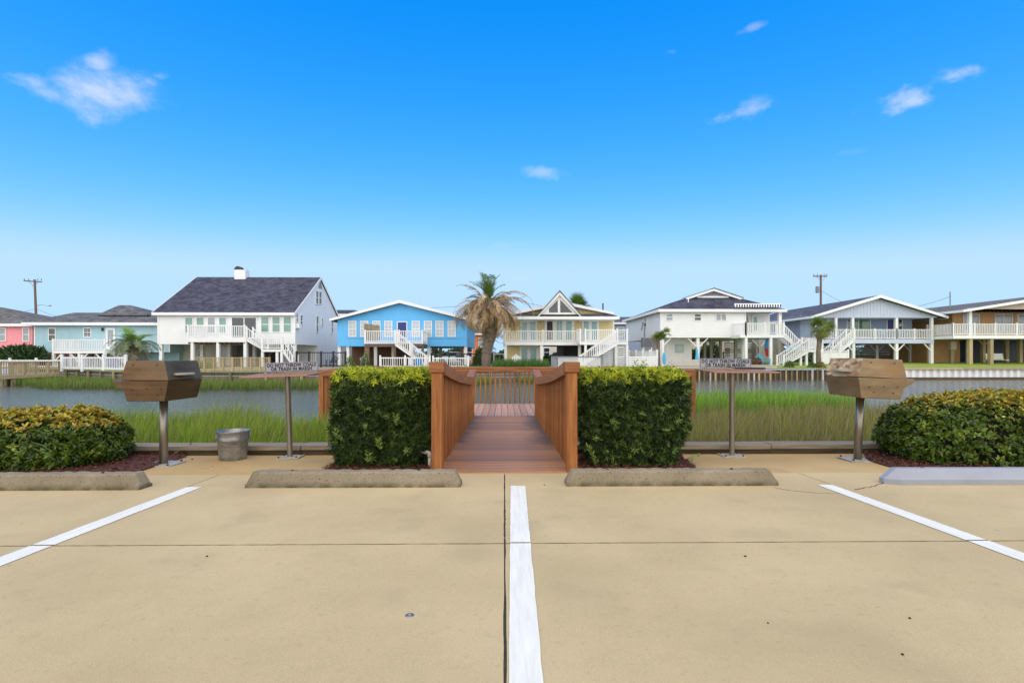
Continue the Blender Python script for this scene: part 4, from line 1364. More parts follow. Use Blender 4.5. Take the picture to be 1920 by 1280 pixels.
bh = thing('bulkhead', 'old timber bulkhead with mossy cap below the white and teal houses', 'bulkhead', (-20, 30.5, WZ))
pts = [q for q in BANK if -36 <= q[0] <= 7]
for (xa, ya), (xb, yb) in zip(pts[:-1], pts[1:]):
    d = Vector((xb - xa, yb - ya, 0)); L = d.length; d.normalize(); nrm = Vector((d.y, -d.x, 0))
    a = Vector((xa, ya, 0)); b = Vector((xb, yb, 0))
    k = max(1, int(L / 3.2))
    for i in range(k):
        p = a + d * (L * i / k + .01); q = a + d * (L * (i + 1) / k - .01)
        MB().bar(p + Vector((0, 0, .11 + random.uniform(-.01, .01))), q + Vector((0, 0, .11 + random.uniform(-.01, .01))), .34, .07).build('cap_board', 'greenpile', bh)
    for r_ in range(4):
        MB().bar(a + Vector((0, 0, -.02 - .22 * r_)) + nrm * -.02, b + Vector((0, 0, -.02 - .22 * r_)) + nrm * -.02, .06, .205).build('face_board', 'pile', bh)
    k = max(1, int(L / 1.75))
    for i in range(k):
        p = a + d * (L * (i + .5) / k) + nrm * .16
        MB().tube([(p.x, p.y, -1.2), (p.x, p.y, .05 + random.uniform(-.05, .08))], .085, 8).build('pile', 'tan_timber' if i % 3 else 'pile', bh)
bh2 = thing('bulkhead', 'dark timber bulkhead with close set round piles below the white awning house', 'bulkhead', (15, 38, WZ))
pts = [(x, bank_y(x)) for x in (7, 14, 24, 25)]
x = 7.0
while x < 25:
    y = bank_y(x)
    MB().tube([(x, y - .16, -1.2), (x + random.uniform(-.02, .02), y - .16, .02 + random.uniform(-.06, .02))], .07 + random.uniform(-.012, .018), 8).build('pile', random.choice(('pile', 'tan_timber', 'pale_stone')), bh2)
    x += .42 + random.uniform(-.05, .06)
for (xa, ya), (xb, yb) in zip(pts[:-1], pts[1:]):
    MB().bar((xa, ya - .06, -.5), (xb, yb - .06, -.5), .05, 1.0).build('face_board', 'dark_timber', bh2)
    MB().bar((xa, ya - .03, .10), (xb, yb - .03, .10), .46, .10).build('cap_board', 'greenpile', bh2)
bh3 = thing('bulkhead', 'pale corrugated sheet bulkhead with timber cap below the lawn', 'bulkhead', (35, 39, WZ))
prof = []
x = 25.0
while x < 60:
    for dx_, dy_ in ((0, 0), (.20, 0), (.27, .16), (.47, .16), (.54, 0)):
        prof.append((x + dx_, bank_y(x) - .18 + dy_))
    x += .55
mb = MB(); n = len(prof)
mb.add([(a, b, -1.3) for a, b in prof] + [(a, b, .02) for a, b in prof], [(i, i + 1, i + 1 + n, i + n) for i in range(n - 1)])
mb.build('corrugated_sheet', 'white', bh3, fix=False)
xa = 25.0
while xa < 60:
    MB().bar((xa + .01, bank_y(xa) - .05, .085), (xa + 4.98, bank_y(xa + 5) - .05, .085), .5, .13).build('cap_board', 'tan_timber', bh3)
    xa += 5
MB().bar((25, bank_y(25) - .2, -.66), (60, bank_y(60) - .2, -.66), .06, .18).build('waler', 'dark_timber', bh3)
MB().tube([(43.2, bank_y(43) - .35, -1.2), (43.2, bank_y(43) - .35, .25)], .13, 10).build('pile', 'pile', bh3)

# ================================================================== HOUSE KIT
def Xp(px, Y): return at(px, HOR, Y).x
def Zp(py, Y, px=946): return at(px, py, Y).z


def rect(px0, px1, py0, py1, Y):
    a = at(px0, py1, Y); b = at(px1, py0, Y)
    return a.x, b.x, a.z, b.z


def lap(mb, p, u, n, L, z0, z1, step=.17, clip=None):
    """lapped boards: p start point on the wall line, u along, n outward; clip(z)->(s0,s1) along u"""
    z = z0
    while z < z1 - .01:
        t = min(z1, z + step)
        s0, s1 = clip(z) if clip else (0, L)
        r0, r1 = clip(t) if clip else (0, L)
        if s1 - s0 > .02:
            a = p + u * s0; b = p + u * s1; c = p + u * r1; d = p + u * r0
            mb.add([Vector((a.x, a.y, z)) + n * .028, Vector((b.x, b.y, z)) + n * .028, Vector((c.x, c.y, t)) + n * .006, Vector((d.x, d.y, t)) + n * .006,
                    Vector((a.x, a.y, z)) + n * .003, Vector((b.x, b.y, z)) + n * .003], [(0, 1, 2, 3), (4, 5, 1, 0)])
        z = t


def battens(mb, x0, x1, z0, zf, Y, step=.3, w=.05, t=.025):
    x = x0
    while x <= x1:
        mb.box(x - w / 2, x + w / 2, Y - t, Y + .004, z0, zf(x)); x += step


def block(root, name, material, X0, X1, Y0, Y1, z0, z1):
    return MB().box(X0, X1, Y0, Y1, z0, z1).build(name, material, root)


def lap_house(root, material, X0, X1, Y0, Y1, z0, z1, sides=(), step=.17, name='wall'):
    w = block(root, name, material, X0, X1, Y0, Y1, z0, z1)
    mb = MB(); lap(mb, Vector((X0, Y0, 0)), Vector((1, 0, 0)), Vector((0, -1, 0)), X1 - X0, z0, z1, step)
    if 'r' in sides: lap(mb, Vector((X1, Y0, 0)), Vector((0, 1, 0)), Vector((1, 0, 0)), Y1 - Y0, z0, z1, step)
    if 'l' in sides: lap(mb, Vector((X0, Y1, 0)), Vector((0, -1, 0)), Vector((-1, 0, 0)), Y1 - Y0, z0, z1, step)
    mb.build('siding', material, w, fix=False)
    for x in (X0, X1): MB().box(x - .06, x + .06, Y0 - .045, Y0 + .04, z0, z1).build('corner_board', 'trim', w)
    return w


def wnd(root, p, u, n, w, h, pane, style='double', fw=.075, frame='trim', name='window'):
    """window: p lower corner, u along the wall, n outward"""
    p = Vector(p); u = Vector(u); n = Vector(n); z = Vector((0, 0, 1))
    def pc(mb, s0, s1, a0, a1, d0, d1):
        q = [p + u * s + z * a + n * d for d in (d0, d1) for a in (a0, a1) for s in (s0, s1)]
        mb.add(q, [(0, 1, 3, 2), (4, 6, 7, 5), (0, 4, 5, 1), (2, 3, 7, 6), (0, 2, 6, 4), (1, 5, 7, 3)])
    fr = MB()
    pc(fr, 0, fw, 0, h, -.02, .065); pc(fr, w - fw, w, 0, h, -.02, .065); pc(fr, fw, w - fw, h - fw, h, -.02, .065); pc(fr, fw, w - fw, 0, fw, -.02, .075)
    o = fr.build(name, frame, root)
    g = MB(); pc(g, fw, w - fw, fw, h - fw, -.01, .030)
    g.build('pane', pane, o, fix=True)
    s = MB()
    if style in ('double', 'grid'):
        pc(s, fw, w - fw, h / 2 - .03, h / 2 + .03, .0305, .052)
    if style == 'slider' or style == 'pair':
        pc(s, w / 2 - .04, w / 2 + .04, fw, h - fw, .0305, .052)
    if style == 'grid':
        pc(s, w / 2 - .012, w / 2 + .012, fw, h - fw, .0305, .042)
        for f in (.25, .75): pc(s, fw, w - fw, h * f - .012, h * f + .012, .0305, .042)
    if style == 'door':
        pc(s, fw, w - fw, fw, fw + .22, .0305, .05)
        pc(s, fw, fw + .10, fw + .22, h - fw, .0305, .05); pc(s, w - fw - .10, w - fw, fw + .22, h - fw, .0305, .05); pc(s, fw + .1, w - fw - .1, h - fw - .12, h - fw, .0305, .05)
    if s.v: s.build('sash', frame, o)
    return o


def fwin(root, px0, px1, py0, py1, Y, pane, style='double', name='window', frame='trim', fw=.075):
    x0, x1, z0, z1 = rect(px0, px1, py0, py1, Y)
    return wnd(root, (x0, Y, z0), (1, 0, 0), (0, -1, 0), x1 - x0, z1 - z0, pane, style, fw, frame, name)


def swin(root, px0, px1, py0, py1, X, pane, style='double'):
    """window on a side wall at x = X"""
    a = atx(px0, py1, X); b = atx(px1, py0, X)
    ya, yb = sorted((a.y, b.y)); zc = (a.z + b.z) / 2
    h = abs(atx((px0 + px1) / 2, py0, X).z - atx((px0 + px1) / 2, py1, X).z)
    if X < 0: return wnd(root, (X, ya, zc - h / 2), (0, 1, 0), (1, 0, 0), yb - ya, h, pane, style)
    return wnd(root, (X, yb, zc - h / 2), (0, -1, 0), (-1, 0, 0), yb - ya, h, pane, style)


def slab(root, name, material, quad, th=.16):
    mb = MB(); mb.poly(quad, (0, 0, -th)); return mb.build(name, material, root)


def gable_y(root, X0, X1, Y0, Y1, ze, zr, material, th=.16, xm=None, rake=True):
    """roof with its ridge along Y (gable towards the creek)"""
    xm = (X0 + X1) / 2 if xm is None else xm
    r = slab(root, 'roof', material, [(X0, Y0, ze), (xm, Y0, zr), (xm, Y1, zr), (X0, Y1, ze)], th)
    r2 = slab(root, 'roof', material, [(xm, Y0, zr), (X1, Y0, ze), (X1, Y1, ze), (xm, Y1, zr)], th)
    if rake:
        for (x, o) in ((X0, r), (X1, r2)):
            mb = MB(); h = .26
            mb.poly([(x, Y0 - .05, ze + .02), (xm, Y0 - .05, zr + .02), (xm, Y0 - .05, zr - h), (x, Y0 - .05, ze - h + .06)], (0, .045, 0)); mb.build('bargeboard', 'trim', o)
            mb = MB().box(x - .03 if x == X0 else x + .003, x - .003 if x == X0 else x + .03, Y0, Y1, ze - .2, ze + .015); mb.build('gutter', 'trim', o)
    return r


def gable_x(root, X0, X1, Y0, Ym, Y1, ze, zr, material, th=.16):
    r = slab(root, 'roof', material, [(X0, Y0, ze), (X1, Y0, ze), (X1, Ym, zr), (X0, Ym, zr)], th)
    r2 = slab(root, 'roof', material, [(X0, Ym, zr), (X1, Ym, zr), (X1, Y1, ze), (X0, Y1, ze)], th)
    MB().box(X0 - .02, X1 + .02, Y0 - .04, Y0 - .003, ze - .24, ze + .01).build('fascia', 'trim', r)
    for x in (X0, X1):
        mb = MB(); s = -.04 if x == X0 else .004
        mb.poly([(x + s, Y0, ze + .02), (x + s, Ym, zr + .02), (x + s, Ym, zr - .22), (x + s, Y0, ze - .22)], (.036, 0, 0))
        mb.poly([(x + s, Ym, zr + .02), (x + s, Y1, ze + .02), (x + s, Y1, ze - .22), (x + s, Ym, zr - .22)], (.036, 0, 0))
        mb.build('bargeboard', 'trim', r)
    return r


def hip(root, X0, X1, Y0, Y1, ze, zr, xa, xb, ym, material, th=.14, gutter=True):
    r = None
    for q in ([(X0, Y0, ze), (X1, Y0, ze), (xb, ym, zr), (xa, ym, zr)], [(X1, Y0, ze), (X1, Y1, ze), (xb, ym, zr)], [(X1, Y1, ze), (X0, Y1, ze), (xa, ym, zr), (xb, ym, zr)], [(X0, Y1, ze), (X0, Y0, ze), (xa, ym, zr)]):
        q = [v for i, v in enumerate(q) if (Vector(v) - Vector(q[i - 1])).length > .01]
        o = slab(root, 'roof', material, q, th); r = r or o
    if not gutter: return r
    MB().box(X0 - .03, X1 + .03, Y0 - .04, Y0 - .003, ze - .26, ze + .01).build('gutter', 'trim', r)
    MB().box(X0 - .04, X0 - .003, Y0, Y1, ze - .26, ze + .01).box(X1 + .003, X1 + .04, Y0, Y1, ze - .26, ze + .01).build('gutter', 'trim', r)
    return r


def railing(root, p, q, h=.95, every=2.2, material='trim', gap=.155, post=True, bw=.052, cap=None, ext=0):
    """railing from p to q, both at floor level; works on slopes"""
    p = Vector(p); q = Vector(q); d = q - p; L = Vector((d.x, d.y, 0)).length
    z = Vector((0, 0, 1))
    o = MB().bar(p + z * (h - .03), q + z * (h - .03), .085, .06).bar(p + z * .10, q + z * .10, .05, .07).build('railing', cap or material, root)
    b = MB(); k = max(2, int(L / gap))
    for i in range(k):
        c = p + d * ((i + .5) / k)
        b.box(c.x - bw / 2, c.x + bw / 2, c.y - bw / 2, c.y + bw / 2, c.z + .11, c.z + h - .05)
    b.build('balusters', material, o, 'stuff', fix=False)
    if post:
        m_ = max(1, round(L / every))
        for i in range(m_ + 1):
            c = p + d * (i / m_)
            MB().box(c.x - .055, c.x + .055, c.y - .055, c.y + .055, c.z - .12, c.z + h + .09).build('railing_post', material, o)
    return o


def stairs(root, a, b, wv, n, material='trim', tread=None, rails=(True, True), h=.92):
    """flight from the top point a down to b; wv is the width vector"""
    a = Vector(a); b = Vector(b); wv = Vector(wv); d = b - a
    for s in (0, 1):
        mb = MB(); p = a + wv * s; q = b + wv * s
        mb.poly([p, q, q - Vector((0, 0, .05)), q - Vector((0, 0, .02)) - d * .02, p - Vector((0, 0, .28))], (wv.normalized() * .04) * (1 if s == 0 else -1)); mb.build('stringer', material, root)
    for i in range(n):
        c = a + d * ((i + .6) / n)
        hd = Vector((d.x, d.y, 0)).normalized() * .14
        mb = MB(); mb.poly([c - hd + wv * .03, c + hd + wv * .03, c + hd + wv * .97, c - hd + wv * .97], (0, 0, .04)); mb.build('tread', tread or material, root)
    for s in (0, 1):
        if rails[s]: railing(root, a + wv * s, b + wv * s, h, 1.6, material)


def pier(root, px, Y, z1, w=.2, material='trim', name='stilt', z0=None):
    x = Xp(px, Y)
    return MB().box(x - w / 2, x + w / 2, Y, Y + w, (yz(x, Y) - .1) if z0 is None else z0, z1).build(name, material, root)


def brace(root, px, Y, z1, material='trim', dz=.75, dx_=.75, sides=(-1, 1)):
    x = Xp(px, Y)
    for s in sides:
        MB().bar((x + s * .05, Y + .06, z1 - dz), (x + s * dx_, Y + .06, z1 - .03), .08, .09).build('brace', material, root)


HG = 'stilt houses across the creek'
# ------------------------------------------------------------------ pink house
Y = 50.5
h = thing('house', 'pink stucco house with a grey hipped roof behind a dark green bush', 'house', (Xp(0, Y), Y, .14), HG)
X0, X1 = Xp(-190, Y), Xp(61, Y); ze = Zp(609.5, Y, 30)
block(h, 'wall', 'pink', X0, X1, Y, Y + 11, .14, ze)
hip(h, X0 - .3, X1 + .25, Y - .35, Y + 11.3, ze + .12, Zp(576, Y + 5.5, 0), Xp(-20, Y + 5.5), Xp(4, Y + 5.5), Y + 5.5, 'roof_brown')
for a, b in ((-4, 12), (43, 56)): fwin(h, a, b, 614, 640, Y, 'glass_grey')
fwin(h, -60, -46, 614, 640, Y, 'glass_grey')

# ------------------------------------------------------------------ teal house
Y = 48.5
h = thing('house', 'pale teal clapboard house with a low grey roof and white deck', 'house', (Xp(180, Y), Y, .14), HG)
X0, X1 = Xp(65.5, Y), Xp(318, Y); ze = Zp(608, Y, 180); zb = Zp(660, Y, 180)
lap_house(h, 'teal', X0, X1, Y, Y + 10, zb, ze, ('r',), .19)
block(h, 'lower_room', 'teal', Xp(262, Y + 1.5), X1 - .05, Y + 1.5, Y + 10, .1, zb + .01)
zt = Zp(572, Y + 5, 234); zk = Zp(584, Y + 3.6, 234)
r = hip(h, X0 - .75, X1 + .5, Y - .5, Y + 10.5, ze + .14, zk, Xp(128, Y + 4.2), Xp(300, Y + 4.2), Y + 4.9, 'roof_grey')
hip(h, Xp(190, Y + 3), Xp(282, Y + 3), Y + 2.6, Y + 8.5, zk - .35, zt, Xp(223, Y + 5), Xp(245, Y + 5), Y + 5, 'roof_grey', gutter=False)
fwin(h, 91, 105.5, 614.5, 640, Y, 'glass_dark'); fwin(h, 157, 172, 614, 632, Y, 'glass_dark', 'grid')
fwin(h, 199, 216.5, 614.5, 655, Y, 'glass_grey', 'door', 'door')
mb = MB(); c = at(192, 617, Y - .12); mb.lathe([(0, .16), (.09, .10), (.07, -.1), (.1, -.16), (0, -.18)], c, 8); mb.bar(c, c + Vector((0, .14, .1)), .03, .03); mb.build('wall_lamp', 'blackmetal', h)
MB().tube([(X1 - .9, Y - .06, ze), (X1 - .9, Y - .06, .3)], .05, 6).build('downpipe', 'trim', h)
Yd = 45.6; zd = Zp(657.5, Yd, 146)
MB().box(Xp(98, Yd), Xp(196, Yd), Yd, Y - .05, zd - .22, zd).build('deck', 'trim', h)
railing(h, (Xp(98.5, Yd), Yd + .06, zd), (Xp(195.5, Yd), Yd + .06, zd), 1.0, 4.8)
railing(h, (Xp(98.5, Yd), Yd + .1, zd), (Xp(98.5, Yd), Y - .1, zd), 1.0, 2.4)
for px in (99, 147.5, 195): pier(h, px, Yd + .03, zd - .22, .19)
brace(h, 99, Yd + .06, zd - .22, sides=(1,)); brace(h, 147.5, Yd + .06, zd - .22); brace(h, 195, Yd + .06, zd - .22, sides=(-1,))
for px in (70, 116, 132, 160, 178, 250): pier(h, px, Y + .2, zb, .22, 'trim')
for px in (112, 141, 170): pier(h, px, Y + 5, zb, .22, 'tan_timber')
stairs(h, (Xp(197, Yd), Yd + .6, zd), (Xp(231, Yd), Yd + .6, .15), (0, 1.0, 0), 9)
block(h, 'shade_sheet', 'charcoal', Xp(95, Y + 9), Xp(262, Y + 9), Y + 9, Y + 9.1, .1, zb)  # dark sheet standing in for the shade below the floor

# ------------------------------------------------------------------ large white house
Y = 47.0
h = thing('house', 'large white clapboard house with a steep charcoal roof and white chimney', 'house', (Xp(425, Y), Y, .14), HG)
X0, X1 = Xp(297, Y), Xp(552.5, Y); ze = Zp(587, Y, 420); zb = Zp(645, Y, 420); Ym = Y + 6.4; Y1 = Y + 12.8
zr = Zp(519.5, Ym, 480)
w = block(h, 'wall', 'white2', X0, X1, Y, Y1, zb, ze)
mb = MB(); lap(mb, Vector((X0, Y, 0)), Vector((1, 0, 0)), Vector((0, -1, 0)), X1 - X0, zb, ze, .17)
k = (zr - .25 - ze) / 6.4
lap(mb, Vector((X1, Y, 0)), Vector((0, 1, 0)), Vector((1, 0, 0)), 12.8, zb, zr - .3, .17, lambda z: (0, 12.8) if z < ze else (max(0, (z - ze) / k), 12.8 - max(0, (z - ze) / k)))
mb.build('siding', 'white2', w, fix=False)
mb = MB(); mb.poly([(X1 - .2, Y + .01, ze + .001), (X1 - .2, Ym, zr - .22), (X1 - .2, Y1 - .01, ze + .001)], (.2, 0, 0)); mb.poly([(X0, Y + .01, ze + .001), (X0, Ym, zr - .22), (X0, Y1 - .01, ze + .001)], (.2, 0, 0)); mb.build('gable_wall', 'white2', w)
for x in (X0, X1): MB().box(x - .07, x + .07, Y - .045, Y + .05, zb, ze - .02).build('corner_board', 'trim', w)
r = gable_x(h, X0 - .35, X1 + .12, Y - .35, Ym, Y1 + .35, ze + .02, zr, 'roof_dark')
for px0, px1, py0, py1, pane, st in ((346.8, 362.8, 594, 625, 'glass_green', 'double'), (368, 384, 594, 625, 'glass_green', 'double'), (389, 405, 594, 625, 'glass_grey', 'double'), (410, 426, 594, 625, 'glass_green', 'double'),
                                     (434, 482, 594, 634, 'glass_dark', 'pair'), (489, 505.5, 592.5, 623.5, 'glass_green', 'double'), (510, 526.5, 592.5, 623.5, 'glass_green', 'double'), (531, 547.5, 592.5, 623.5, 'glass_green', 'double')):
    fwin(h, px0, px1, py0, py1, Y, pane, st)
for px0, px1, py0, py1 in ((591.3, 596.5, 545, 571), (597.3, 602.5, 546, 571), (554.3, 558, 587, 605), (562, 567, 590, 614), (592, 596.5, 592, 624), (602, 605, 596, 613), (620.5, 624, 601, 625)):
    swin(h, px0, px1, py0, py1, X1 + .02, 'glass_dark')
mb = MB(); c = atx(556.5, 611, X1); mb.box(X1 + .02, X1 + .35, c.y - .3, c.y + .3, c.z - .2, c.z + .2); ac = mb.build('window_air_conditioner', 'trim', h)
# louvre at the gable top
mb = MB()
for i in range(4): mb.box(X1 + .03, X1 + .06, Ym - .5 + i * .1, Ym + .5 - i * .1, zr - 1.15 + i * .18, zr - 1.03 + i * .18)
mb.build('gable_louvre', 'grey', h)
# chimney with arched pot
cx = Xp(455, Ym); ch = MB().box(Xp(443.5, Ym) , Xp(464, Ym), Ym - .45, Ym + .45, zr - .4, Zp(507, Ym, 455)).build('chimney', 'white2', r)
zc = Zp(507, Ym, 455); xa = Xp(448.5, Ym)
mb = MB(); mb.poly([(xa + .38 * math.cos(t), Ym - .3, zc + .02 + .38 * math.sin(t)) for t in np.linspace(0, math.pi, 12)], (0, .6, 0)); mb.build('chimney_cowl', 'charcoal', ch)
for px, py in ((363.5, 530), (545.5, 546)):
    Yq = Y + 5.2 if py < 540 else Y + 4.0; c = at(px, py, Yq)
    MB().tube([(c.x, c.y, c.z - .5), (c.x, c.y, c.z + .12)], .06, 8).build('vent_pipe', 'charcoal', r)
# storey below
block(h, 'lower_room', 'cream', Xp(339, Y + 3.6), Xp(430, Y + 3.6), Y + 3.6, Y1 - .1, .1, zb + .01)
block(h, 'lower_wall', 'grey', Xp(430, Y + 5), Xp(492, Y + 5), Y + 5, Y1 - .12, .1, zb + .01)
lw = block(h, 'lower_wall', 'white2', X1 - 3.6, X1 - .01, Y + 5.6, Y1 - .01, .1, zb + .01)
mb = MB(); lap(mb, Vector((X1, Y + 5.6, 0)), Vector((0, 1, 0)), Vector((1, 0, 0)), 7.2, .12, zb, .17); mb.build('siding', 'white2', lw, fix=False)
fwin(h, 371, 385, 656, 680, Y + 3.6, 'glass_dark', 'grid')
fwin(h, 413, 427, 650, 690, Y + 3.6, 'glass_grey', 'door', 'door')
for px in (301, 552): pier(h, px, Y + .05, zb, .26)
for px in (360, 378, 408, 429, 461, 476): pier(h, px, Y + .3 if px in (360, 408, 461) else Y + 2.2, zb, .27)
Yd = 44.6; zd = Zp(633, Yd, 405)
MB().box(Xp(351, Yd), Xp(461, Yd), Yd, Y - .04, zd - .38, zd).build('deck', 'trim', h)
mb = MB()
for i in range(12): x = Xp(353 + i * 9.5, Yd); mb.box(x - .04, x + .04, Yd + .05, Y - .1, zd - .52, zd - .381)
mb.build('joists', 'brown_timber', h)
railing(h, (Xp(352, Yd), Yd + .06, zd), (Xp(458, Yd), Yd + .06, zd), 1.05, 2.6)
railing(h, (Xp(352, Yd), Yd + .1, zd), (Xp(352, Yd), Y - .1, zd), 1.05, 2.4)
for px in (360, 408, 459): pier(h, px, Yd + .05, zd - .38, .24)
zl = Zp(655, Yd, 510)
stairs(h, (Xp(461, Yd), Yd + .1, zd), (Xp(490, Yd), Yd + .1, zl), (0, 1.15, 0), 7)
MB().box(Xp(490, Yd), Xp(529, Yd), Yd, Yd + 1.35, zl - .2, zl).build('landing', 'trim', h)
railing(h, (Xp(491, Yd), Yd + .05, zl), (Xp(528, Yd), Yd + .05, zl), 1.0, 1.8)
stairs(h, (Xp(529, Yd), Yd + .1, zl), (Xp(548, Yd), Yd + .1, .15), (0, 1.15, 0), 7)
for px in (491.5, 519, 527.5): pier(h, px, Yd + .05, zl - .2, .2)
slab(h, 'picnic_cover', 'brown_timber', [(Xp(503, 48), 48, .95), (Xp(510, 48), 48, 1.5), (Xp(510, 49), 49, 1.5), (Xp(503, 49), 49, .95)], .08)

# ------------------------------------------------------------------ sky blue house
Y = 47.0
h = thing('house', 'sky blue gabled house with a navy door and long row of windows', 'house', (Xp(754, Y), Y, .14), HG)
X0, X1 = Xp(633, Y), Xp(875, Y); zb = Zp(649, Y, 754); xm = Xp(751.5, Y)
Yr = Y - .55; zt = Zp(562.5, Yr, 751); xe0, xe1 = Xp(618, Yr), Xp(885.5, Yr); zee = Zp(598, Yr, 751)
def zroof(x): return zt + (zee - zt) * (abs(x - xm) / (xm - xe0))
mb = MB(); mb.poly([(X0, Y, zb), (X1, Y, zb), (X1, Y, zroof(X1) - .2), (xm, Y, zt - .2), (X0, Y, zroof(X0) - .2)], (0, 13, 0)); w = mb.build('wall', 'blue', h)
mb = MB()
for i in range(11):
    x = X0 + (X1 - X0) * i / 10
    mb.box(x - .02, x + .02, Y - .012, Y + .003, zb, zroof(x) - .25)
mb.box(X0, X1, Y - .02, Y + .003, Zp(600.2, Y, 754), Zp(599.2, Y, 754)); mb.build('panel_strips', 'blue', w)
MB().box(X0 + .9, X1 - .4, Y - .05, Y - .001, Zp(634, Y, 754), Zp(631.5, Y, 754)).build('sill_board', 'blue', w)
gable_y(h, xe0, xe1, Yr, Y + 13.4, zee, zt, 'roof_mid', .16, xm)
for a in (653.4, 675.6, 698.4, 720.7, 772.2, 795, 816.7, 839.5): fwin(h, a, a + 15.2, 601.4, 631.4, Y, 'glass_white', 'grid')
fwin(h, 744.5, 763.8, 602.5, 643, Y, 'navy', 'plain', 'door')
for px in (636, 652, 704, 737, 804, 873): pier(h, px, Y + .15, zb, .28, 'trim')
for px in (660, 690, 770, 812, 826, 866): pier(h, px, Y + 6, zb, .28, 'pale_stone')
block(h, 'lower_wall', 'brownwall', Xp(660, Y + 4), Xp(746, Y + 4), Y + 4, Y + 12, .1, zb + .01)
Yd = 44.3; zd = Zp(642, Yd, 735)
MB().box(Xp(683, Yd), Xp(792.5, Yd), Yd, Y - .03, zd - .10, zd).build('deck', 'trim', h)
MB().box(Xp(683.5, Yd), Xp(792, Yd), Yd + .06, Yd + .12, zd - .36, zd - .101).build('fascia_board', 'brown_timber', h)
MB().box(Xp(791, Yd), Xp(792, Yd), Yd + .13, Y - .05, zd - .36, zd - .101).build('fascia_board', 'brown_timber', h)
railing(h, (Xp(684, Yd), Yd + .06, zd), (Xp(742, Yd), Yd + .06, zd), 1.02, 3)
railing(h, (Xp(748, Yd), Yd + .06, zd), (Xp(792, Yd), Yd + .06, zd), 1.02, 3)
railing(h, (Xp(792, Yd), Yd + .1, zd), (Xp(792, Yd), Y - .1, zd), 1.02, 2.6)
for px in (685.5, 690, 740, 792): pier(h, px, Yd + .13, zd - .1, .2, 'brown_timber')
stairs(h, (Xp(745, Yd), Yd - .95, zd), (Xp(801, Yd), Yd - .95, .15), (0, .95, 0), 11, 'trim', 'brown_timber')
for i in range(8):
    x = Xp(683 + i * 3.7, Yd + .6); MB().box(x, x + .16, Yd + .55, Yd + .58, zd + .1, Zp(606.5 + .3 * i, Yd, 700) + random.uniform(-.02, .03)).build('screen_board', 'grey_timber', h)

# ------------------------------------------------------------------ straw yellow house
Y = 47.5
h = thing('house', 'straw yellow house with a white triangular window gable and long balcony', 'house', (Xp(1050, Y), Y, .14), HG)
X0, X1 = Xp(944, Y), Xp(1150.5, Y); z2 = Zp(640, Y, 1050); ze = Zp(596, Y, 1050)
lap_house(h, 'yellow', X0, X1, Y, Y + 12, z2 - .25, ze, (), .19)
Yg = Y - .3
zt = Zp(566, Yg, 1052); xa, xb = Xp(962, Yg), Xp(1150, Yg); zee = Zp(586, Yg, 1052); xm = (xa + xb) / 2
mb = MB(); mb.poly([(xa + .3, Yg + .3, ze), (xb - .3, Yg + .3, ze), (xb - .3, Yg + .3, zee - .1), (xm, Yg + .3, zt - .15), (xa + .3, Yg + .3, zee - .1)], (0, 11, 0)); mb.build('gable_wall', 'yellow', h)
gable_y(h, xa, xb, Yg - .2, Y + 12.3, zee, zt, 'roof_mid', .16, xm)
Yb = 45.3
slab(h, 'porch_roof', 'roof_dark', [(Xp(938, Yb - .3), Yb - .3, Zp(594, Yb - .3, 1050)), (Xp(1161.5, Yb - .3), Yb - .3, Zp(594, Yb - .3, 1050)), (Xp(1148, Y), Y, Zp(588.5, Y, 1050)), (Xp(944, Y), Y, Zp(588.5, Y, 1050))], .1)
MB().box(Xp(938, Yb - .3), Xp(1161.5, Yb - .3), Yb - .36, Yb - .303, Zp(599, Yb, 1050), Zp(593.7, Yb, 1050)).build('fascia', 'trim', h)
MB().box(Xp(940, Yb), Xp(1158, Yb), Yb - .28, Y - .05, Zp(598.6, Yb, 1050), Zp(597.9, Yb, 1050)).build('soffit', 'trim', h)
# triangular dormer
Ya = 45.5; A = at(1049, 548, Ya); B = at(1010, 589.5, Ya); C = at(1087, 589.5, Ya)
mb = MB(); mb.poly([B, C, A], (0, .15, 0)); dm = mb.build('dormer', 'trim', h)
for tri in ([at(1029.5, 585.5, Ya - .02), at(1045.8, 585.5, Ya - .02), at(1045.8, 562, Ya - .02), at(1029.5, 579, Ya - .02)], [at(1050.5, 585.5, Ya - .02), at(1073.5, 585.5, Ya - .02), at(1050.5, 561.5, Ya - .02)]):
    mb = MB(); mb.poly(tri, (0, .015, 0)); mb.build('pane', 'glass_dark', dm)
for P_, Q_ in ((B, A), (C, A)):
    mb = MB(); o = (Q_ - P_).normalized(); dn = Vector((0, 0, -.27)); fv = Vector((0, -.22, 0))
    mb.poly([P_ + fv - o * .25, Q_ + fv + Vector((0, 0, .1)), Q_ + fv + dn, P_ + fv - o * .25 + dn * .7], (0, .17, 0)); mb.build('bargeboard', 'trim', dm)
    slab(h, 'dormer_roof', 'roof_mid', [P_ + Vector((0, -.3, .08)) - o * .25, Q_ + Vector((0, -.3, .17)), Q_ + Vector((0, 6.5, .17)), P_ + Vector((0, 6.5, .08)) - o * .25], .1)
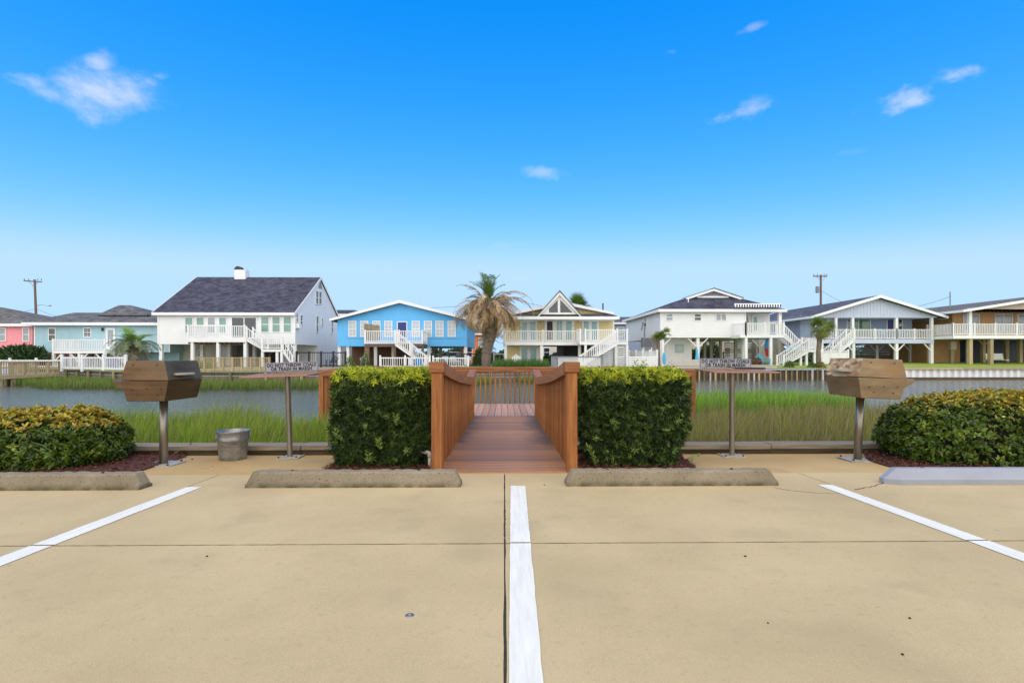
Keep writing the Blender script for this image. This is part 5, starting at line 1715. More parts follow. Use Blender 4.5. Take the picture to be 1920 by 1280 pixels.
def french(h, px0, px1, py0, py1, Y, panes, pm, pb):
    x0, x1, z0, z1 = rect(px0, px1, py0, py1, Y)
    o = MB().box(x0, x1, Y - .07, Y - .03, z0, z1).build('door', 'trim', h)
    for i, (a, b) in enumerate(panes):
        xa_, xb_, za, zb_ = rect(a, b, pb[0], pb[1], Y)
        MB().box(xa_, xb_, Y - .082, Y - .0705, za, zb_).build('pane', pm[i] if isinstance(pm, list) else pm, o)
    MB().box((x0 + x1) / 2 - .02, (x0 + x1) / 2 + .02, Y - .10, Y - .0705, z0, z1 - .05).build('astragal', 'trim', o)
    MB().lathe([(0, .03), (.03, .02), (.03, -.02), (0, -.03)], ((x0 + x1) / 2 + .1, Y - .11, (z0 + z1) / 2 - .1), 8).build('knob', 'galv', o)
french(h, 975.5, 1007, 599.5, 640, Y, [(978.5, 988), (994, 1003.8)], 'glass_teal', (604, 637))
french(h, 1021, 1076.5, 599, 640, Y, [(1025.5, 1036), (1043.5, 1054), (1061.3, 1072)], ['maroon', 'glass_teal', 'glass_teal'], (602.5, 637))
french(h, 1091, 1122.6, 598.5, 640, Y, [(1094.3, 1103.8), (1109.2, 1119)], 'glass_teal', (603, 637))
for px in (1014, 1084): c = at(px, 602, Y - .1); MB().lathe([(0, .15), (.08, .1), (.06, -.1), (0, -.14)], c, 8).bar(c, c + Vector((0, .12, .06)), .03, .03).build('wall_lamp', 'galv', h)
zf = Zp(640.5, Yb, 1015)
MB().box(Xp(946, Yb), Xp(1090, Yb), Yb, Y - .08, zf - .3, zf).build('balcony_floor', 'trim', h)
railing(h, (Xp(947, Yb), Yb + .07, zf), (Xp(1089, Yb), Yb + .07, zf), .98, 3.4)
Yq = 43.6; zq = Zp(640.5, Yq, 1130)
MB().box(Xp(1087, Yq), Xp(1177.5, Yq), Yq, Yb - .02, zq - .25, zq).build('deck', 'trim', h)
MB().box(Xp(1090.1, Yb), Xp(1173, Yb), Yb, Y - .08, zq - .25, zq).build('deck', 'trim', h)
railing(h, (Xp(1097.5, Yq), Yq + .06, zq), (Xp(1150, Yq), Yq + .06, zq), 1.05, 3.2)
railing(h, (Xp(1157, Yq), Yq + .06, zq), (Xp(1176.5, Yq), Yq + .06, zq), 1.05, 1.1)
railing(h, (Xp(1088, Yq), Yq + .1, zq), (Xp(1088, Yq), Yb, zq), 1.05, 1.6)
for px in (948, 1015.5, 1087): pier(h, px, Yb + .05, zf - .3, .24)
for px in (1098, 1155, 1176): pier(h, px, Yq + .05, zq - .25, .2)
for px in (1132, 1152): pier(h, px, Y + 1, z2, .2, 'pale_stone')
stairs(h, (Xp(1153, Yq), Yq - 1.1, zq), (Xp(1086, Yq), Yq - 1.1, .15), (0, 1.05, 0), 12)
block(h, 'lower_room', 'yellow', Xp(951, Y), Xp(1012, Y), Y + .1, Y + 8, .1, z2 - .24)
french(h, 974, 1010.5, 648, 687, Y + .1, [(978, 988.5), (994.8, 1005.6)], 'glass_teal', (652, 685))
block(h, 'store_room', 'charcoal', Xp(1057, Y + 4), Xp(1106, Y + 4), Y + 4, Y + 11, .1, z2 - .24)
zz = .2
while zz < zq - .35:
    for (a, b) in ((1131, 1151), (1158, 1174)):
        MB().box(Xp(a, Yq), Xp(b, Yq), Yq + .3, Yq + .33, zz, zz + .10).build('slat', 'trim', h)
    zz += .165
c = at(1130.5, 575, Y + 3)
MB().tube([(c.x, c.y, c.z - .8), (c.x, c.y, c.z + .35)], .07, 8).build('flue', 'charcoal', h)

# ------------------------------------------------------------------ white house with striped awning
Y = 47.0
h = thing('house', 'white clapboard house with a black and white striped awning and a corner porch', 'house', (Xp(1340, Y), Y, .14), HG)
X0, XP, X1 = Xp(1240, Y), Xp(1397, Y), Xp(1466.5, Y); ze = Zp(582, Y, 1340); zb = Zp(632.7, Y, 1340)
lap_house(h, 'white2', X0, XP, Y, Y + 13.6, zb, ze, ('l',), .17)
b_ = block(h, 'porch_back_wall', 'white2', XP + .001, X1, Y + 2.2, Y + 13.5, zb, ze)
Xa, Xb = Xp(1235, Y - .4), Xp(1475, Y - .4); xm = (Xa + Xb) / 2; Y0 = Y - .4; Y1 = Y + 14
zev = ze + .08; yg = Y + 1.9; zg = Zp(558, yg, 1338); za = Zp(542.5, yg, 1338); hw = 2.45
# dutch gable: hip below, small gable above
slab(h, 'roof', 'roof_dark', [(Xa, Y0, zev), (Xb, Y0, zev), (xm + hw, yg, zg), (xm - hw, yg, zg)], .12)
for s, xe in ((-1, Xa), (1, Xb)):
    slab(h, 'roof', 'roof_dark', [(xe, Y0, zev), (xm + s * hw, yg, zg), (xm, yg, za), (xm, Y1, za), (xe, Y1, zev)], .12)
mb = MB(); mb.poly([(xm - hw, yg, zg - .05), (xm + hw, yg, zg - .05), (xm, yg, za - .12)], (0, .2, 0)); g_ = mb.build('gable_wall', 'grey', h)
for s in (-1, 1):
    mb = MB(); mb.poly([(xm + s * (hw + .35), yg - .35, zg - .08), (xm, yg - .35, za + .04), (xm, yg - .35, za - .18), (xm + s * (hw + .1), yg - .35, zg - .22)], (0, .30, 0)); mb.build('bargeboard', 'trim', g_)
    slab(h, 'roof', 'roof_dark', [(xm + s * (hw + .4), yg - .4, zg - .02), (xm, yg - .4, za + .12), (xm, yg + .4, za + .12), (xm + s * (hw + .4), yg + .4, zg - .02)], .05)
MB().box(xm - 1.5, xm + 1.5, yg - .12, yg - .004, zg - .02, zg + .14).build('gable_trim', 'trim', g_)
MB().box(Xa - .02, Xb + .02, Y0 - .05, Y0 - .003, zev - .25, zev + .01).build('gutter', 'trim', h)
MB().box(Xa - .05, Xa - .003, Y0, Y1, zev - .25, zev + .01).build('gutter', 'trim', h)
for a, b, pane, st in ((1248, 1262, 'glass_grey', 'double'), (1301, 1315, 'glass_dark', 'double'), (1341.5, 1362, 'glass_grey', 'slider')): fwin(h, a, b, 587.5, 601.8, Y, pane, st)
swin(h, 1209, 1213, 594, 613, X0 - .03, 'glass_dark')
fwin(h, 1398.5, 1404, 592, 606, Y + 2.2, 'glass_dark', 'plain'); fwin(h, 1409, 1422, 590, 625, Y + 2.2, 'glass_teal', 'door', 'door')
MB().tube([(Xp(1290.5, Y + 1), Y + 1, zev + .3), (Xp(1290.5, Y + 1), Y + 1, zev + 1.25)], .05, 8).build('vent_pipe', 'trim', h)
MB().tube([(X0 - .08, Y - .02, ze), (X0 - .08, Y - .02, .3)], .05, 6).build('downpipe', 'trim', h)
MB().tube([(X0 - .1, Y + 5.4, ze - .9), (X0 - .1, Y + 5.4, .5)], .045, 6).tube([(X0 - .1, Y + 5.4, ze - .9), (X0 - .1, Y + 5.9, ze - .7), (X0 - .1, Y + 6.5, ze - 1.5)], .04, 6).build('service_pipe', 'grey', h)
# awning roll with scalloped valance
Yw = Y - .55
x0, x1 = Xp(1377, Yw), Xp(1463.5, Yw); zA = Zp(571, Yw, 1420)
aw = MB().tube([(x0, Yw, zA), (x1, Yw, zA)], .1, 10).build('awning_roll', 'trim', h)
k = 36
for i in range(k):
    xa_ = x0 + (x1 - x0) * i / k; xb_ = x0 + (x1 - x0) * (i + 1) / k
    mb = MB(); mb.poly([(xa_, Yw - .12, zA + .02), (xb_, Yw - .12, zA + .02), (xb_, Yw - .12, zA - .2), ((xa_ + xb_) / 2, Yw - .12, zA - .27), (xa_, Yw - .12, zA - .2)], (0, .02, 0)); mb.build('awning_stripe', 'charcoal' if i % 2 else 'trim', aw)
MB().box(X1 - .3, X1 - .02, Y + .02, Y + .28, zb, ze).build('porch_column', 'trim', h)
Yd = 45.2; zd = Zp(627, Yd, 1420)
MB().box(Xp(1374, Yd + 1.5), Xp(1471, Yd), Yd + .02, Y - .03, zd - .28, zd).build('deck', 'trim', h)
block(h, 'porch_floor', 'trim', XP + .01, X1, Y - .02, Y + 2.2, zd - .26, zd)
railing(h, (Xp(1399, Yd), Yd + .06, zd), (Xp(1470, Yd), Yd + .06, zd), 1.02, 1.8)
railing(h, (Xp(1374.5, Yd + 1.5), Yd + 1.5, zd), (Xp(1399, Yd), Yd + .06, zd), 1.02, 3)
for px in (1399.5, 1446): pier(h, px, Yd + .05, zd - .28, .22)
for px in (1243, 1309, 1395): pier(h, px, Y + .1, zb, .26)
brace(h, 1243, Y + .12, zb, sides=(1,)); brace(h, 1309, Y + .12, zb, dz=.9, dx_=.95)
for px in (1322, 1334, 1352, 1380, 1425, 1462): pier(h, px, Y + 6, zb, .26, 'pale_stone'); 
brace(h, 1425, Y + 6, zb)
wl = block(h, 'lower_room', 'white', Xp(1247, Y + 1.8), Xp(1297, Y + 1.8), Y + 1.8, Y + 9, .1, zb + .01)
x0, x1, z0, z1 = rect(1266, 1282.5, 645, 661, Y + 1.75)
pf = MB().box(x0, x1, Y + 1.74, Y + 1.79, z0, z1).build('wall_plaque', 'teal', h)
mb = MB(); mb.poly([((x0 + x1) / 2 + .30 * math.cos(t), Y + 1.725, (z0 + z1) / 2 + .28 * math.sin(t)) for t in np.linspace(0, 2 * math.pi, 16, endpoint=False)], (0, .014, 0)); mb.build('plaque_oval', 'cream', pf)
zz = .2
while zz < zb - .2:
    MB().box(Xp(1357, Y + 8), Xp(1416, Y + 8), Y + 8, Y + 8.03, zz, zz + .17).build('slat', 'pale_stone' if random.random() < .6 else 'trim', h)
    zz += .24
block(h, 'lower_wall', 'pale_stone', Xp(1418, Y + 7), Xp(1470, Y + 7), Y + 7, Y + 12, .1, zb)
# stairs: down to the landing, then back towards the bulkhead
zl = Zp(655.5, Yd, 1515)
stairs(h, (Xp(1471, Yd), Yd + .1, zd), (Xp(1499, Yd), Yd + .1, zl), (0, 1.2, 0), 7)
MB().box(Xp(1500, Yd), Xp(1529, Yd), Yd - 1.1, Yd + 1.35, zl - .22, zl).build('landing', 'trim', h)
railing(h, (Xp(1503, Yd - 1), Yd - 1.04, zl), (Xp(1529, Yd - 1), Yd - 1.04, zl), 1.0, 1.3)
railing(h, (Xp(1529, Yd), Yd - 1, zl), (Xp(1529, Yd), Yd + 1.3, zl), 1.0, 2)
stairs(h, (Xp(1502, Yd), Yd - 1.15, zl), (Xp(1456, Yd), Yd - 1.15, .16), (0, 1.1, 0), 9)
for px in (1502, 1513, 1528): pier(h, px, Yd - 1.0, zl - .22, .17)

# ------------------------------------------------------------------ lavender grey house
Y = 48.0
h = thing('house', 'lavender grey board house with a wide gable over a railed porch', 'house', (Xp(1650, Y), Y, .38), HG)
X0, X1 = Xp(1530, Y), Xp(1751, Y); ze = Zp(595.5, Y, 1650); zf = Zp(636, Y, 1650); zb = Zp(641.5, Y, 1650)
Yr = Y - .6; xm = Xp(1651, Yr); zt = Zp(553, Yr, 1651); xa, xb = Xp(1521, Yr), Xp(1778, Yr); zee = Zp(593, Yr, 1651)
def zr3(x): return zt + (zee - zt) * abs(x - xm) / ((xb - xa) / 2)
mb = MB(); mb.poly([(X0, Y, ze), (X1 + .3, Y, ze), (X1 + .3, Y, zr3(X1 + .3) - .18), (xm, Y, zt - .18), (X0, Y, zr3(X0) - .18)], (0, .25, 0)); g_ = mb.build('gable_wall', 'lav', h)
mb = MB(); battens(mb, X0 + .1, X1, ze, lambda x: zr3(x) - .25, Y, .32); mb.build('battens', 'lav', g_, 'stuff')
gable_y(h, xa, xb, Yr, Y + 17, zee, zt, 'roof_mid', .16, xm)
block(h, 'wall', 'lavdark', X0, X1, Y + 2.6, Y + 16.5, zb, ze + .4)
block(h, 'side_wall', 'lav', X0, X0 + .2, Y + .26, Y + 2.59, zf, ze)
block(h, 'ceiling', 'lav', X0, X1, Y + .26, Y + 2.6, ze - .02, ze + .06)
MB().box(X0, X1, Y - .02, Y + 2.62, zb - .1, zf).build('porch_floor', 'lav', h)
fwin(h, 1587, 1632, 598, 632, Y + 2.6, 'greendoor', 'pair'); fwin(h, 1662, 1676, 597, 634, Y + 2.6, 'navy', 'plain', 'door'); fwin(h, 1683, 1692, 597, 622, Y + 2.6, 'glass_dark')
for px in (1568.5, 1600, 1682, 1748.5): MB().box(Xp(px, Y) - .11, Xp(px, Y) + .11, Y + .02, Y + .24, zf, ze + .02).build('porch_column', 'trim', h)
for px0, px1 in ((1543, 1600), (1600, 1682), (1682, 1748.5)): railing(h, (Xp(px0, Y), Y + .06, zf), (Xp(px1, Y), Y + .06, zf), .95, 2.1)
for px in (1601, 1682, 1748): pier(h, px, Y + .03, zb - .1, .26); 
brace(h, 1601, Y + .05, zb - .1, sides=(-1,)); brace(h, 1682, Y + .05, zb - .1); brace(h, 1748, Y + .05, zb - .1, sides=(-1,))
for px in (1645, 1709): pier(h, px, Y + 6, zb - .1, .26); brace(h, px, Y + 6.02, zb - .1)
zz = .45
while zz < zb - .15:
    MB().box(Xp(1598, Y + 9), Xp(1738, Y + 9), Y + 9, Y + 9.03, zz, zz + .12).build('slat', 'grey' if zz < 1.1 else 'lav', h)
    MB().box(Xp(1713, Y + 7.2), Xp(1752, Y + 7.2), Y + 7.2, Y + 7.23, zz, zz + .16).build('slat', 'trim', h)
    zz += .25
stairs(h, (Xp(1584, Y), Y - 1.3, zf), (Xp(1534, Y), Y - 1.3, .4), (0, 1.1, 0), 11)

# ------------------------------------------------------------------ tan house
Y = 49.0
h = thing('house', 'tan board house on stilts with a beige gable and long white porch', 'house', (Xp(1850, Y), Y, .3), HG)
X0 = Xp(1786, Y); X1 = X0 + 17; ze = Zp(583, Y, 1860); zb = Zp(632, Y, 1820); Yf = 46.0; zf = Zp(628.5, Yf, 1850)
w = block(h, 'wall', 'tan', X0, X1, Y, Y + 13, zb, ze - .12)
mb = MB(); battens(mb, X0 + .1, X1, zb, lambda x: ze, Y, .4)
y = Y
while y < Y + 13: mb.box(X0 - .022, X0 + .003, y, y + .05, zb, ze - .13); y += .4
mb.build('battens', 'tan', w, 'stuff')
Yr = Yf - .5; xa = Xp(1806, Yr); zee = Zp(581, Yr, 1806); xm = xa + 11; zt = zee + (Zp(562.5, Yr, 1920) - zee) / (Xp(1920, Yr) - xa) * 11
gable_y(h, xa, xm + 11, Yr, Y + 14, zee, zt, 'roof_brown', .16, xm)
mb = MB(); mb.poly([(xa + .5, Yf, ze - .1), (X1 + 3, Yf, ze - .1), (X1 + 3, Yf, zt - 2), (xm, Yf, zt - .25), (xa + .5, Yf, zee + .0)], (0, .15, 0)); g_ = mb.build('gable_wall', 'beige', h)
mb = MB(); lap(mb, Vector((xa + .8, Yf, 0)), Vector((1, 0, 0)), Vector((0, -1, 0)), 20, ze - .1, zt - .4, .17, lambda z: (max(0, (z - zee) / (zt - zee) * 11 + .4), 18)); mb.build('siding', 'beige', g_, fix=False)
MB().box(Xp(1787, Yf), X1 + 3, Yf, Y - .03, zf - .3, zf).build('deck', 'trim', h)
railing(h, (Xp(1788, Yf), Yf + .06, zf), (X1, Yf + .06, zf), 1.05, 1.9)
railing(h, (Xp(1788, Yf), Yf + .1, zf), (Xp(1788, Yf), Y - .1, zf), 1.05, 2.8)
for px in (1821, 1958): MB().box(Xp(px, Yf) - .13, Xp(px, Yf) + .13, Yf + .05, Yf + .31, zf, ze).build('porch_column', 'trim', h)
for a, b, st in ((1805, 1836, 'pair'), (1864, 1898, 'pair'), (1907, 1925, 'plain')): fwin(h, a, b, 588.5, 622, Y, 'glass_grey', st)
for px, yy in ((1821, 46.1), (1860, 46.1), (1786, 49.2), (1818, 49.5), (1846, 50), (1890, 51), (1915, 49.5), (1940, 46.1)): pier(h, px, yy, zf - .3 if yy < 47 else zb, .3, 'tan_timber')
brace(h, 1786, 49.2, zb, 'tan_timber'); brace(h, 1846, 50, zb, 'tan_timber')
block(h, 'lower_room', 'tan', X0 - .02, Xp(1800, Y + 3), Y + 3, Y + 12, .1, zb)
block(h, 'lower_wall', 'charcoal', Xp(1822, Y + 9), X1, Y + 9, Y + 12, .1, zb)  # dark block in place of the shaded open space between the stilts
MB().box(Xp(1781, Y), Xp(1791.5, Y), Y - .12, Y + .15, Zp(655, Y, 1790), Zp(640, Y, 1790)).build('meter_box', 'beige', h)
MB().tube([(Xp(1781.5, Y + 2), Y + 2, zee - .2), (Xp(1781.5, Y + 2), Y + 2, Zp(547, Y + 2, 1781))], .05, 6).build('service_mast', 'grey', h)

# ================================================================== PALMS AND SHRUBS
def pinnate(name, L, droop, ll, n, c0, c1, curl=.5, ragged=.15, wid=.05):
    """feather frond along +X that bends down; leaflets on both sides"""
    ts = np.linspace(0, 1, 14)
    ang = -droop * ts ** 1.4
    pts = np.zeros((14, 3)); 
    for i in range(1, 14):
        a = (ang[i] + ang[i - 1]) / 2
        pts[i] = pts[i - 1] + np.array([math.cos(a), 0, math.sin(a)]) * L / 13
    V = []; Fq = []; Cc = []
    def quad(a, b, c, d, col_):
        k = len(V); V.extend([a, b, c, d]); Fq.append((k, k + 1, k + 2, k + 3)); Cc.extend([col_] * 4)
    for i in range(13):   # rachis: two crossed strips
        w = .035 * (1 - i / 13) + .008
        for o in (np.array([0, w, 0]), np.array([0, 0, w])):
            quad(pts[i] - o, pts[i] + o, pts[i + 1] + o * .9, pts[i + 1] - o * .9, np.array(c1) * .9)
    for k in range(n):
        t = .14 + .86 * k / (n - 1)
        x = t * 13; i = min(12, int(x)); p = pts[i] + (pts[i + 1] - pts[i]) * (x - i)
        tg = pts[i + 1] - pts[i]; tg = tg / np.linalg.norm(tg)
        l = ll * (math.sin(math.pi * min(1, t * .88 + .12)) ** .6 + .15) * random.uniform(1 - ragged, 1 + ragged)
        for s in (-1, 1):
            if random.random() < ragged * .35: continue
            d = tg * random.uniform(.45, .8) + np.array([0, s * .8, 0]) + np.array([0, 0, .35 - curl * random.uniform(.3, 1)])
            d /= np.linalg.norm(d)
            mid = p + d * l * .55; tip = p + d * l + np.array([0, 0, -curl * l * .35])
            wv = tg * wid * .5
            cc = np.array(c0) * random.uniform(.8, 1.2) if random.random() < .75 else np.array(c1) * random.uniform(.85, 1.1)
            quad(p - wv * .5, p + wv * .5, mid + wv, mid - wv, cc)
            quad(mid - wv, mid + wv, tip + wv * .15, tip - wv * .15, cc)
    me = arr_mesh(name, np.array(V), np.array(Fq), np.array(Cc))
    me.materials.append(M['frond'])
    return me


def fan(name, pet, R_, n, c0, c1, droop=.4):
    V = []; Fq = []; Cc = []
    def quad(a, b, c, d, col_):
        k = len(V); V.extend([a, b, c, d]); Fq.append((k, k + 1, k + 2, k + 3)); Cc.extend([col_] * 4)
    quad(np.array([0, -.02, 0]), np.array([0, .02, 0]), np.array([pet, .012, -.08 * pet]), np.array([pet, -.012, -.08 * pet]), np.array(c1))
    b = np.array([pet, 0, -.08 * pet])
    for k in range(n):
        a = (k / (n - 1) - .5) * 3.9
        d = np.array([math.cos(a), math.sin(a), .15 * math.cos(a)]); l = R_ * random.uniform(.85, 1.1) * (.75 + .25 * math.cos(a))
        s = np.array([-math.sin(a), math.cos(a), 0]) * .028
        m_ = b + d * l * .6; t = b + d * l + np.array([0, 0, -droop * l * random.uniform(.6, 1.2)])
        c = np.array(c0) * random.uniform(.75, 1.25)
        quad(b - s * .2, b + s * .2, m_ + s, m_ - s, c); quad(m_ - s, m_ + s, t + s * .15, t - s * .15, c)
    me = arr_mesh(name, np.array(V), np.array(Fq), np.array(Cc)); me.materials.append(M['frond'])
    return me


def put(name, me, root, loc, az, pitch, s=1.0, roll=0.0):
    o = bpy.data.objects.new(name, me); col.objects.link(o)
    o.parent = root; o.location = Vector(loc) - ORG[root]
    o.rotation_euler = (Matrix.Rotation(az, 3, 'Z') @ Matrix.Rotation(-pitch, 3, 'Y') @ Matrix.Rotation(roll, 3, 'X')).to_euler()
    o.scale = (s, s, s)
    return o


def trunk(root, pts, rads, name='trunk', rings=True):
    path = []; rr = []
    for (p, q), (ra, rb) in zip(zip(pts[:-1], pts[1:]), zip(rads[:-1], rads[1:])):
        k = 10
        for i in range(k):
            t = i / k; path.append(Vector(p).lerp(Vector(q), t)); rr.append((ra + (rb - ra) * t) * (1 + (.03 if (len(path) % 2) else -.02) + random.uniform(-.05, .05)))
    path.append(Vector(pts[-1])); rr.append(rads[-1])
    MB().tube(path, rr, 12).build(name, 'trunk', root, smooth=False)


GREEN = [(.05, .11, .025), (.08, .15, .03)]
DEAD = [(.44, .29, .14), (.58, .41, .22)]
# tall shaggy date palm
Yp = 41.5
b = at(911, 684, Yp); b.z = yz(b.x, Yp)
pt = thing('palm_tree', 'tall shaggy palm with a skirt of dead brown fronds between blue and yellow houses', 'palm tree', b)
c = at(917, 572, Yp)
trunk(pt, [b + Vector((0, 0, -.2)), b + Vector((.05, 0, 1.2)), at(921, 622, Yp), c + Vector((0, 0, .2))], [.36, .38, .50, .50])
g1 = [pinnate('frond', 2.7, 1.5, .5, 34, (.10, .15, .025), (.24, .23, .08), .5, .2), pinnate('frond', 2.5, .8, .48, 32, (.09, .18, .03), (.2, .24, .07), .3, .2)]
d1 = [pinnate('dead_frond', 3.7, 2.1, .50, 40, DEAD[0], DEAD[1], 1.0, .3, .06), pinnate('dead_frond', 3.2, 1.5, .45, 36, (.28, .19, .11), (.44, .32, .19), 1.0, .4, .06), pinnate('dead_frond', 4.0, 2.5, .48, 40, (.50, .33, .16), (.6, .43, .23), 1.0, .35, .06)]
# living heart
for i in range(16):
    put('frond', g1[1], pt, c + Vector((random.uniform(-.2, .2), random.uniform(-.2, .2), .35)), random.uniform(0, 2 * math.pi), R(random.uniform(52, 88)), random.uniform(.8, 1.1), random.uniform(-.6, .6))
for i in range(12):
    put('frond', g1[0], pt, c + Vector((random.uniform(-.25, .25), random.uniform(-.25, .25), .15)), 2 * math.pi * i / 20 + random.uniform(-.2, .2), R(random.uniform(20, 60)), random.uniform(.7, .95), random.uniform(-.5, .5))
for i in range(84):
    put('dead_frond', random.choice(d1), pt, c + Vector((random.uniform(-.3, .3), random.uniform(-.3, .3), random.uniform(-.5, .1))), 2 * math.pi * i / 84 * 5 + random.uniform(-.15, .15), R(random.uniform(-15, 48)), random.uniform(.72, 1.02), random.uniform(-.8, .8))
for i in range(46):
    put('dead_frond', random.choice(d1), pt, c + Vector((random.uniform(-.4, .4), random.uniform(-.4, .4), random.uniform(-.7, .0))), random.uniform(0, 2 * math.pi), R(random.uniform(-30, 25)), random.uniform(.55, .85), random.uniform(-.8, .8))
for i in range(26):
    put('dead_frond', random.choice(d1), pt, c + Vector((random.uniform(-.35, .35), random.uniform(-.35, .35), random.uniform(-1.4, -.6))), random.uniform(0, 2 * math.pi), R(random.uniform(-80, -45)), random.uniform(.5, .8), random.uniform(-.8, .8))
# the long bare frond leaning out
put('dead_frond', d1[1], pt, c + Vector((-.3, -.2, .2)), R(172), R(66), .95)
put('dead_frond', d1[0], pt, c + Vector((.3, -.2, .3)), R(-10), R(42), 1.1); put('dead_frond', d1[0], pt, c + Vector((.3, -.1, .1)), R(8), R(34), 1.15)

# silvery pindo palm by the teal house
Yp = 38.0
b = at(249, 675, Yp); b.z = yz(b.x, Yp)
pp = thing('palm_tree', 'short arching palm in front of the pale teal house', 'palm tree', b)
c = at(250, 648, Yp)
trunk(pp, [b + Vector((0, 0, -.2)), c], [.38, .36])
g2 = [pinnate('frond', 2.2, 2.1, .5, 34, (.16, .22, .08), (.28, .32, .16), .6, .12), pinnate('frond', 2.0, 1.2, .5, 30, (.19, .33, .05), (.28, .38, .1), .4, .12), pinnate('frond', 2.3, 2.5, .48, 32, (.25, .24, .13), (.36, .33, .21), .8, .2)]
for i in range(12): put('frond', g2[1], pp, c, random.uniform(0, 2 * math.pi), R(random.uniform(50, 85)), random.uniform(.7, .95))
for i in range(22): put('frond', g2[0], pp, c, 2 * math.pi * i / 22 + random.uniform(-.1, .1), R(random.uniform(15, 55)), random.uniform(.75, 1.0))
for i in range(14): put('frond', g2[2], pp, c + Vector((0, 0, -.1)), 2 * math.pi * i / 14 + random.uniform(-.1, .1), R(random.uniform(-20, 20)), random.uniform(.7, .95))

# cabbage palm before the lavender house
f1 = [fan('frond', .75, .85, 26, (.13, .21, .025), (.22, .26, .06)), fan('frond', .65, .8, 24, (.21, .25, .04), (.28, .28, .08), .7), fan('frond', .7, .75, 22, (.22, .19, .07), (.25, .2, .1), 1.1)]
Yp = 41.0
b = at(1535.5, 683, Yp); b.z = yz(b.x, Yp)
cp = thing('palm_tree', 'round headed cabbage palm in front of the lavender grey house', 'palm tree', b)
c = at(1539, 614, Yp)
trunk(cp, [b + Vector((0, 0, -.2)), b + Vector((-.05, 0, 1.3)), c], [.21, .17, .19])
for i in range(38): put('frond', f1[0 if i < 18 else 1], cp, c, random.uniform(0, 2 * math.pi), R(random.uniform(0, 85) if i < 24 else random.uniform(-45, 5)), random.uniform(.62, .85), random.uniform(-.6, .6))
for i in range(10): put('frond', f1[2], cp, c + Vector((0, 0, -.15)), random.uniform(0, 2 * math.pi), R(random.uniform(-75, -45)), random.uniform(.5, .7))
# young twin headed palm by the white awning house
Yp = 43.0
b = at(1235.5, 684, Yp); b.z = yz(b.x, Yp)
tp = thing('palm_tree', 'slim young palm with two tufts at the corner of the white awning house', 'palm tree', b)
c1_ = at(1234, 637, Yp); c2_ = at(1248, 628, Yp)
trunk(tp, [b + Vector((0, 0, -.2)), c1_], [.13, .15])
trunk(tp, [c1_ + Vector((0, 0, -.1)), c2_], [.09, .09], 'branch')
for cc, n in ((c1_, 18), (c2_, 11)):
    for i in range(n): put('frond', f1[i % 2], tp, cc, random.uniform(0, 2 * math.pi), R(random.uniform(5, 80)), random.uniform(.5, .68) * (1 if n > 12 else .75), random.uniform(-.6, .6))
# palm behind the yellow house
b = at(1083, 690, 66); b.z = .1
bp2 = thing('palm_tree', 'green palm top showing behind the yellow house roof', 'palm tree', b)
c = at(1083, 576, 66)
trunk(bp2, [b, c], [.25, .22])
for i in range(26): put('frond', f1[0], bp2, c, random.uniform(0, 2 * math.pi), R(random.uniform(-20, 80)), random.uniform(1.0, 1.35))


def bush(name, label, cat, px0, px1, py0, Y, dep, n, cols, leaf=.12, group=None, gz=None):
    x0, x1 = Xp(px0, Y), Xp(px1, Y); cx = (x0 + x1) / 2; z0 = yz(cx, Y) if gz is None else gz; z1 = at((px0 + px1) / 2, py0, Y).z
    t = thing(name, label, cat, (cx, Y + dep / 2, z0), group)
    q = unit(rng.normal(0, 1, (n, 3))); q[:, 2] = np.abs(q[:, 2])
    rad = rng.uniform(.72, 1.0, n)
    P = q * rad[:, None] * np.array([(x1 - x0) / 2, dep / 2, z1 - z0]) * (1 + .10 * lump(q * 2, 2.5, px0))[:, None] + np.array([cx, Y + dep / 2, z0])
    me = leaf_mesh('foliage', P, q + rng.normal(0, .7, (n, 3)) + np.array([[0, 0, .4]]), q + rng.normal(0, .5, (n, 3)), rng.uniform(.6, 1.3, n) * leaf, rng.uniform(.3, .5, n) * leaf, pal(n, cols, None, .25), .15, np.array(ORG[t]))
    link('foliage', me, 'leaf', t)
    for k in range(3):
        bx = cx + random.uniform(-.25, .25) * (x1 - x0)
        MB().tube([(bx, Y + dep / 2, z0 - .05), (bx + random.uniform(-.1, .1), Y + dep / 2, z0 + (z1 - z0) * .7)], [.05, .02], 6).build('stem', 'dark_timber', t)
    return t


DG = [(.025, .06, .014), (.04, .09, .02), (.06, .11, .025)]
LG = [(.09, .17, .025), (.13, .22, .03), (.06, .13, .025)]
bush('bush', 'dark green bush in front of the pink house', 'bush', -45, 63, 648, 44, 3, 4200, DG, .30)
bush('bush', 'leafy green bush at the foot of the shaggy palm', 'bush', 887, 915, 652, 46.5, 2, 1800, LG + DG, .22)
bush('bush', 'small bright sapling behind the square hedge by the tap', 'bush', 676, 690, 662, 40, .7, 380, LG + [(.22, .28, .03)], .13)
bush('bush', 'yellow green plant beside the blue house stilts', 'bush', 647, 662, 668, 40, .7, 380, LG + [(.25, .28, .03)], .13)
bush('flowering_bush', 'red leaved plant beside the awning house stairs', 'bush', 1414, 1434, 670, 39.6, .8, 620, [(.25, .03, .05), (.33, .07, .06), (.09, .13, .03), (.12, .16, .03), (.3, .12, .07)], .14)
bush('flowering_bush', 'yellow flowering clump at the foot of the cabbage palm', 'bush', 1536, 1551, 679, 40.2, .7, 420, [(.42, .28, .03), (.12, .19, .03), (.30, .15, .04), (.09, .15, .03)], .11)
bush('bush', 'grassy clump beside the awning house landing', 'bush', 1476, 1492, 678, 40.4, .7, 380, LG, .14)
bush('bush', 'low green clump beside the cabbage palm trunk', 'bush', 1520, 1534, 680, 40.5, .6, 300, LG, .13)
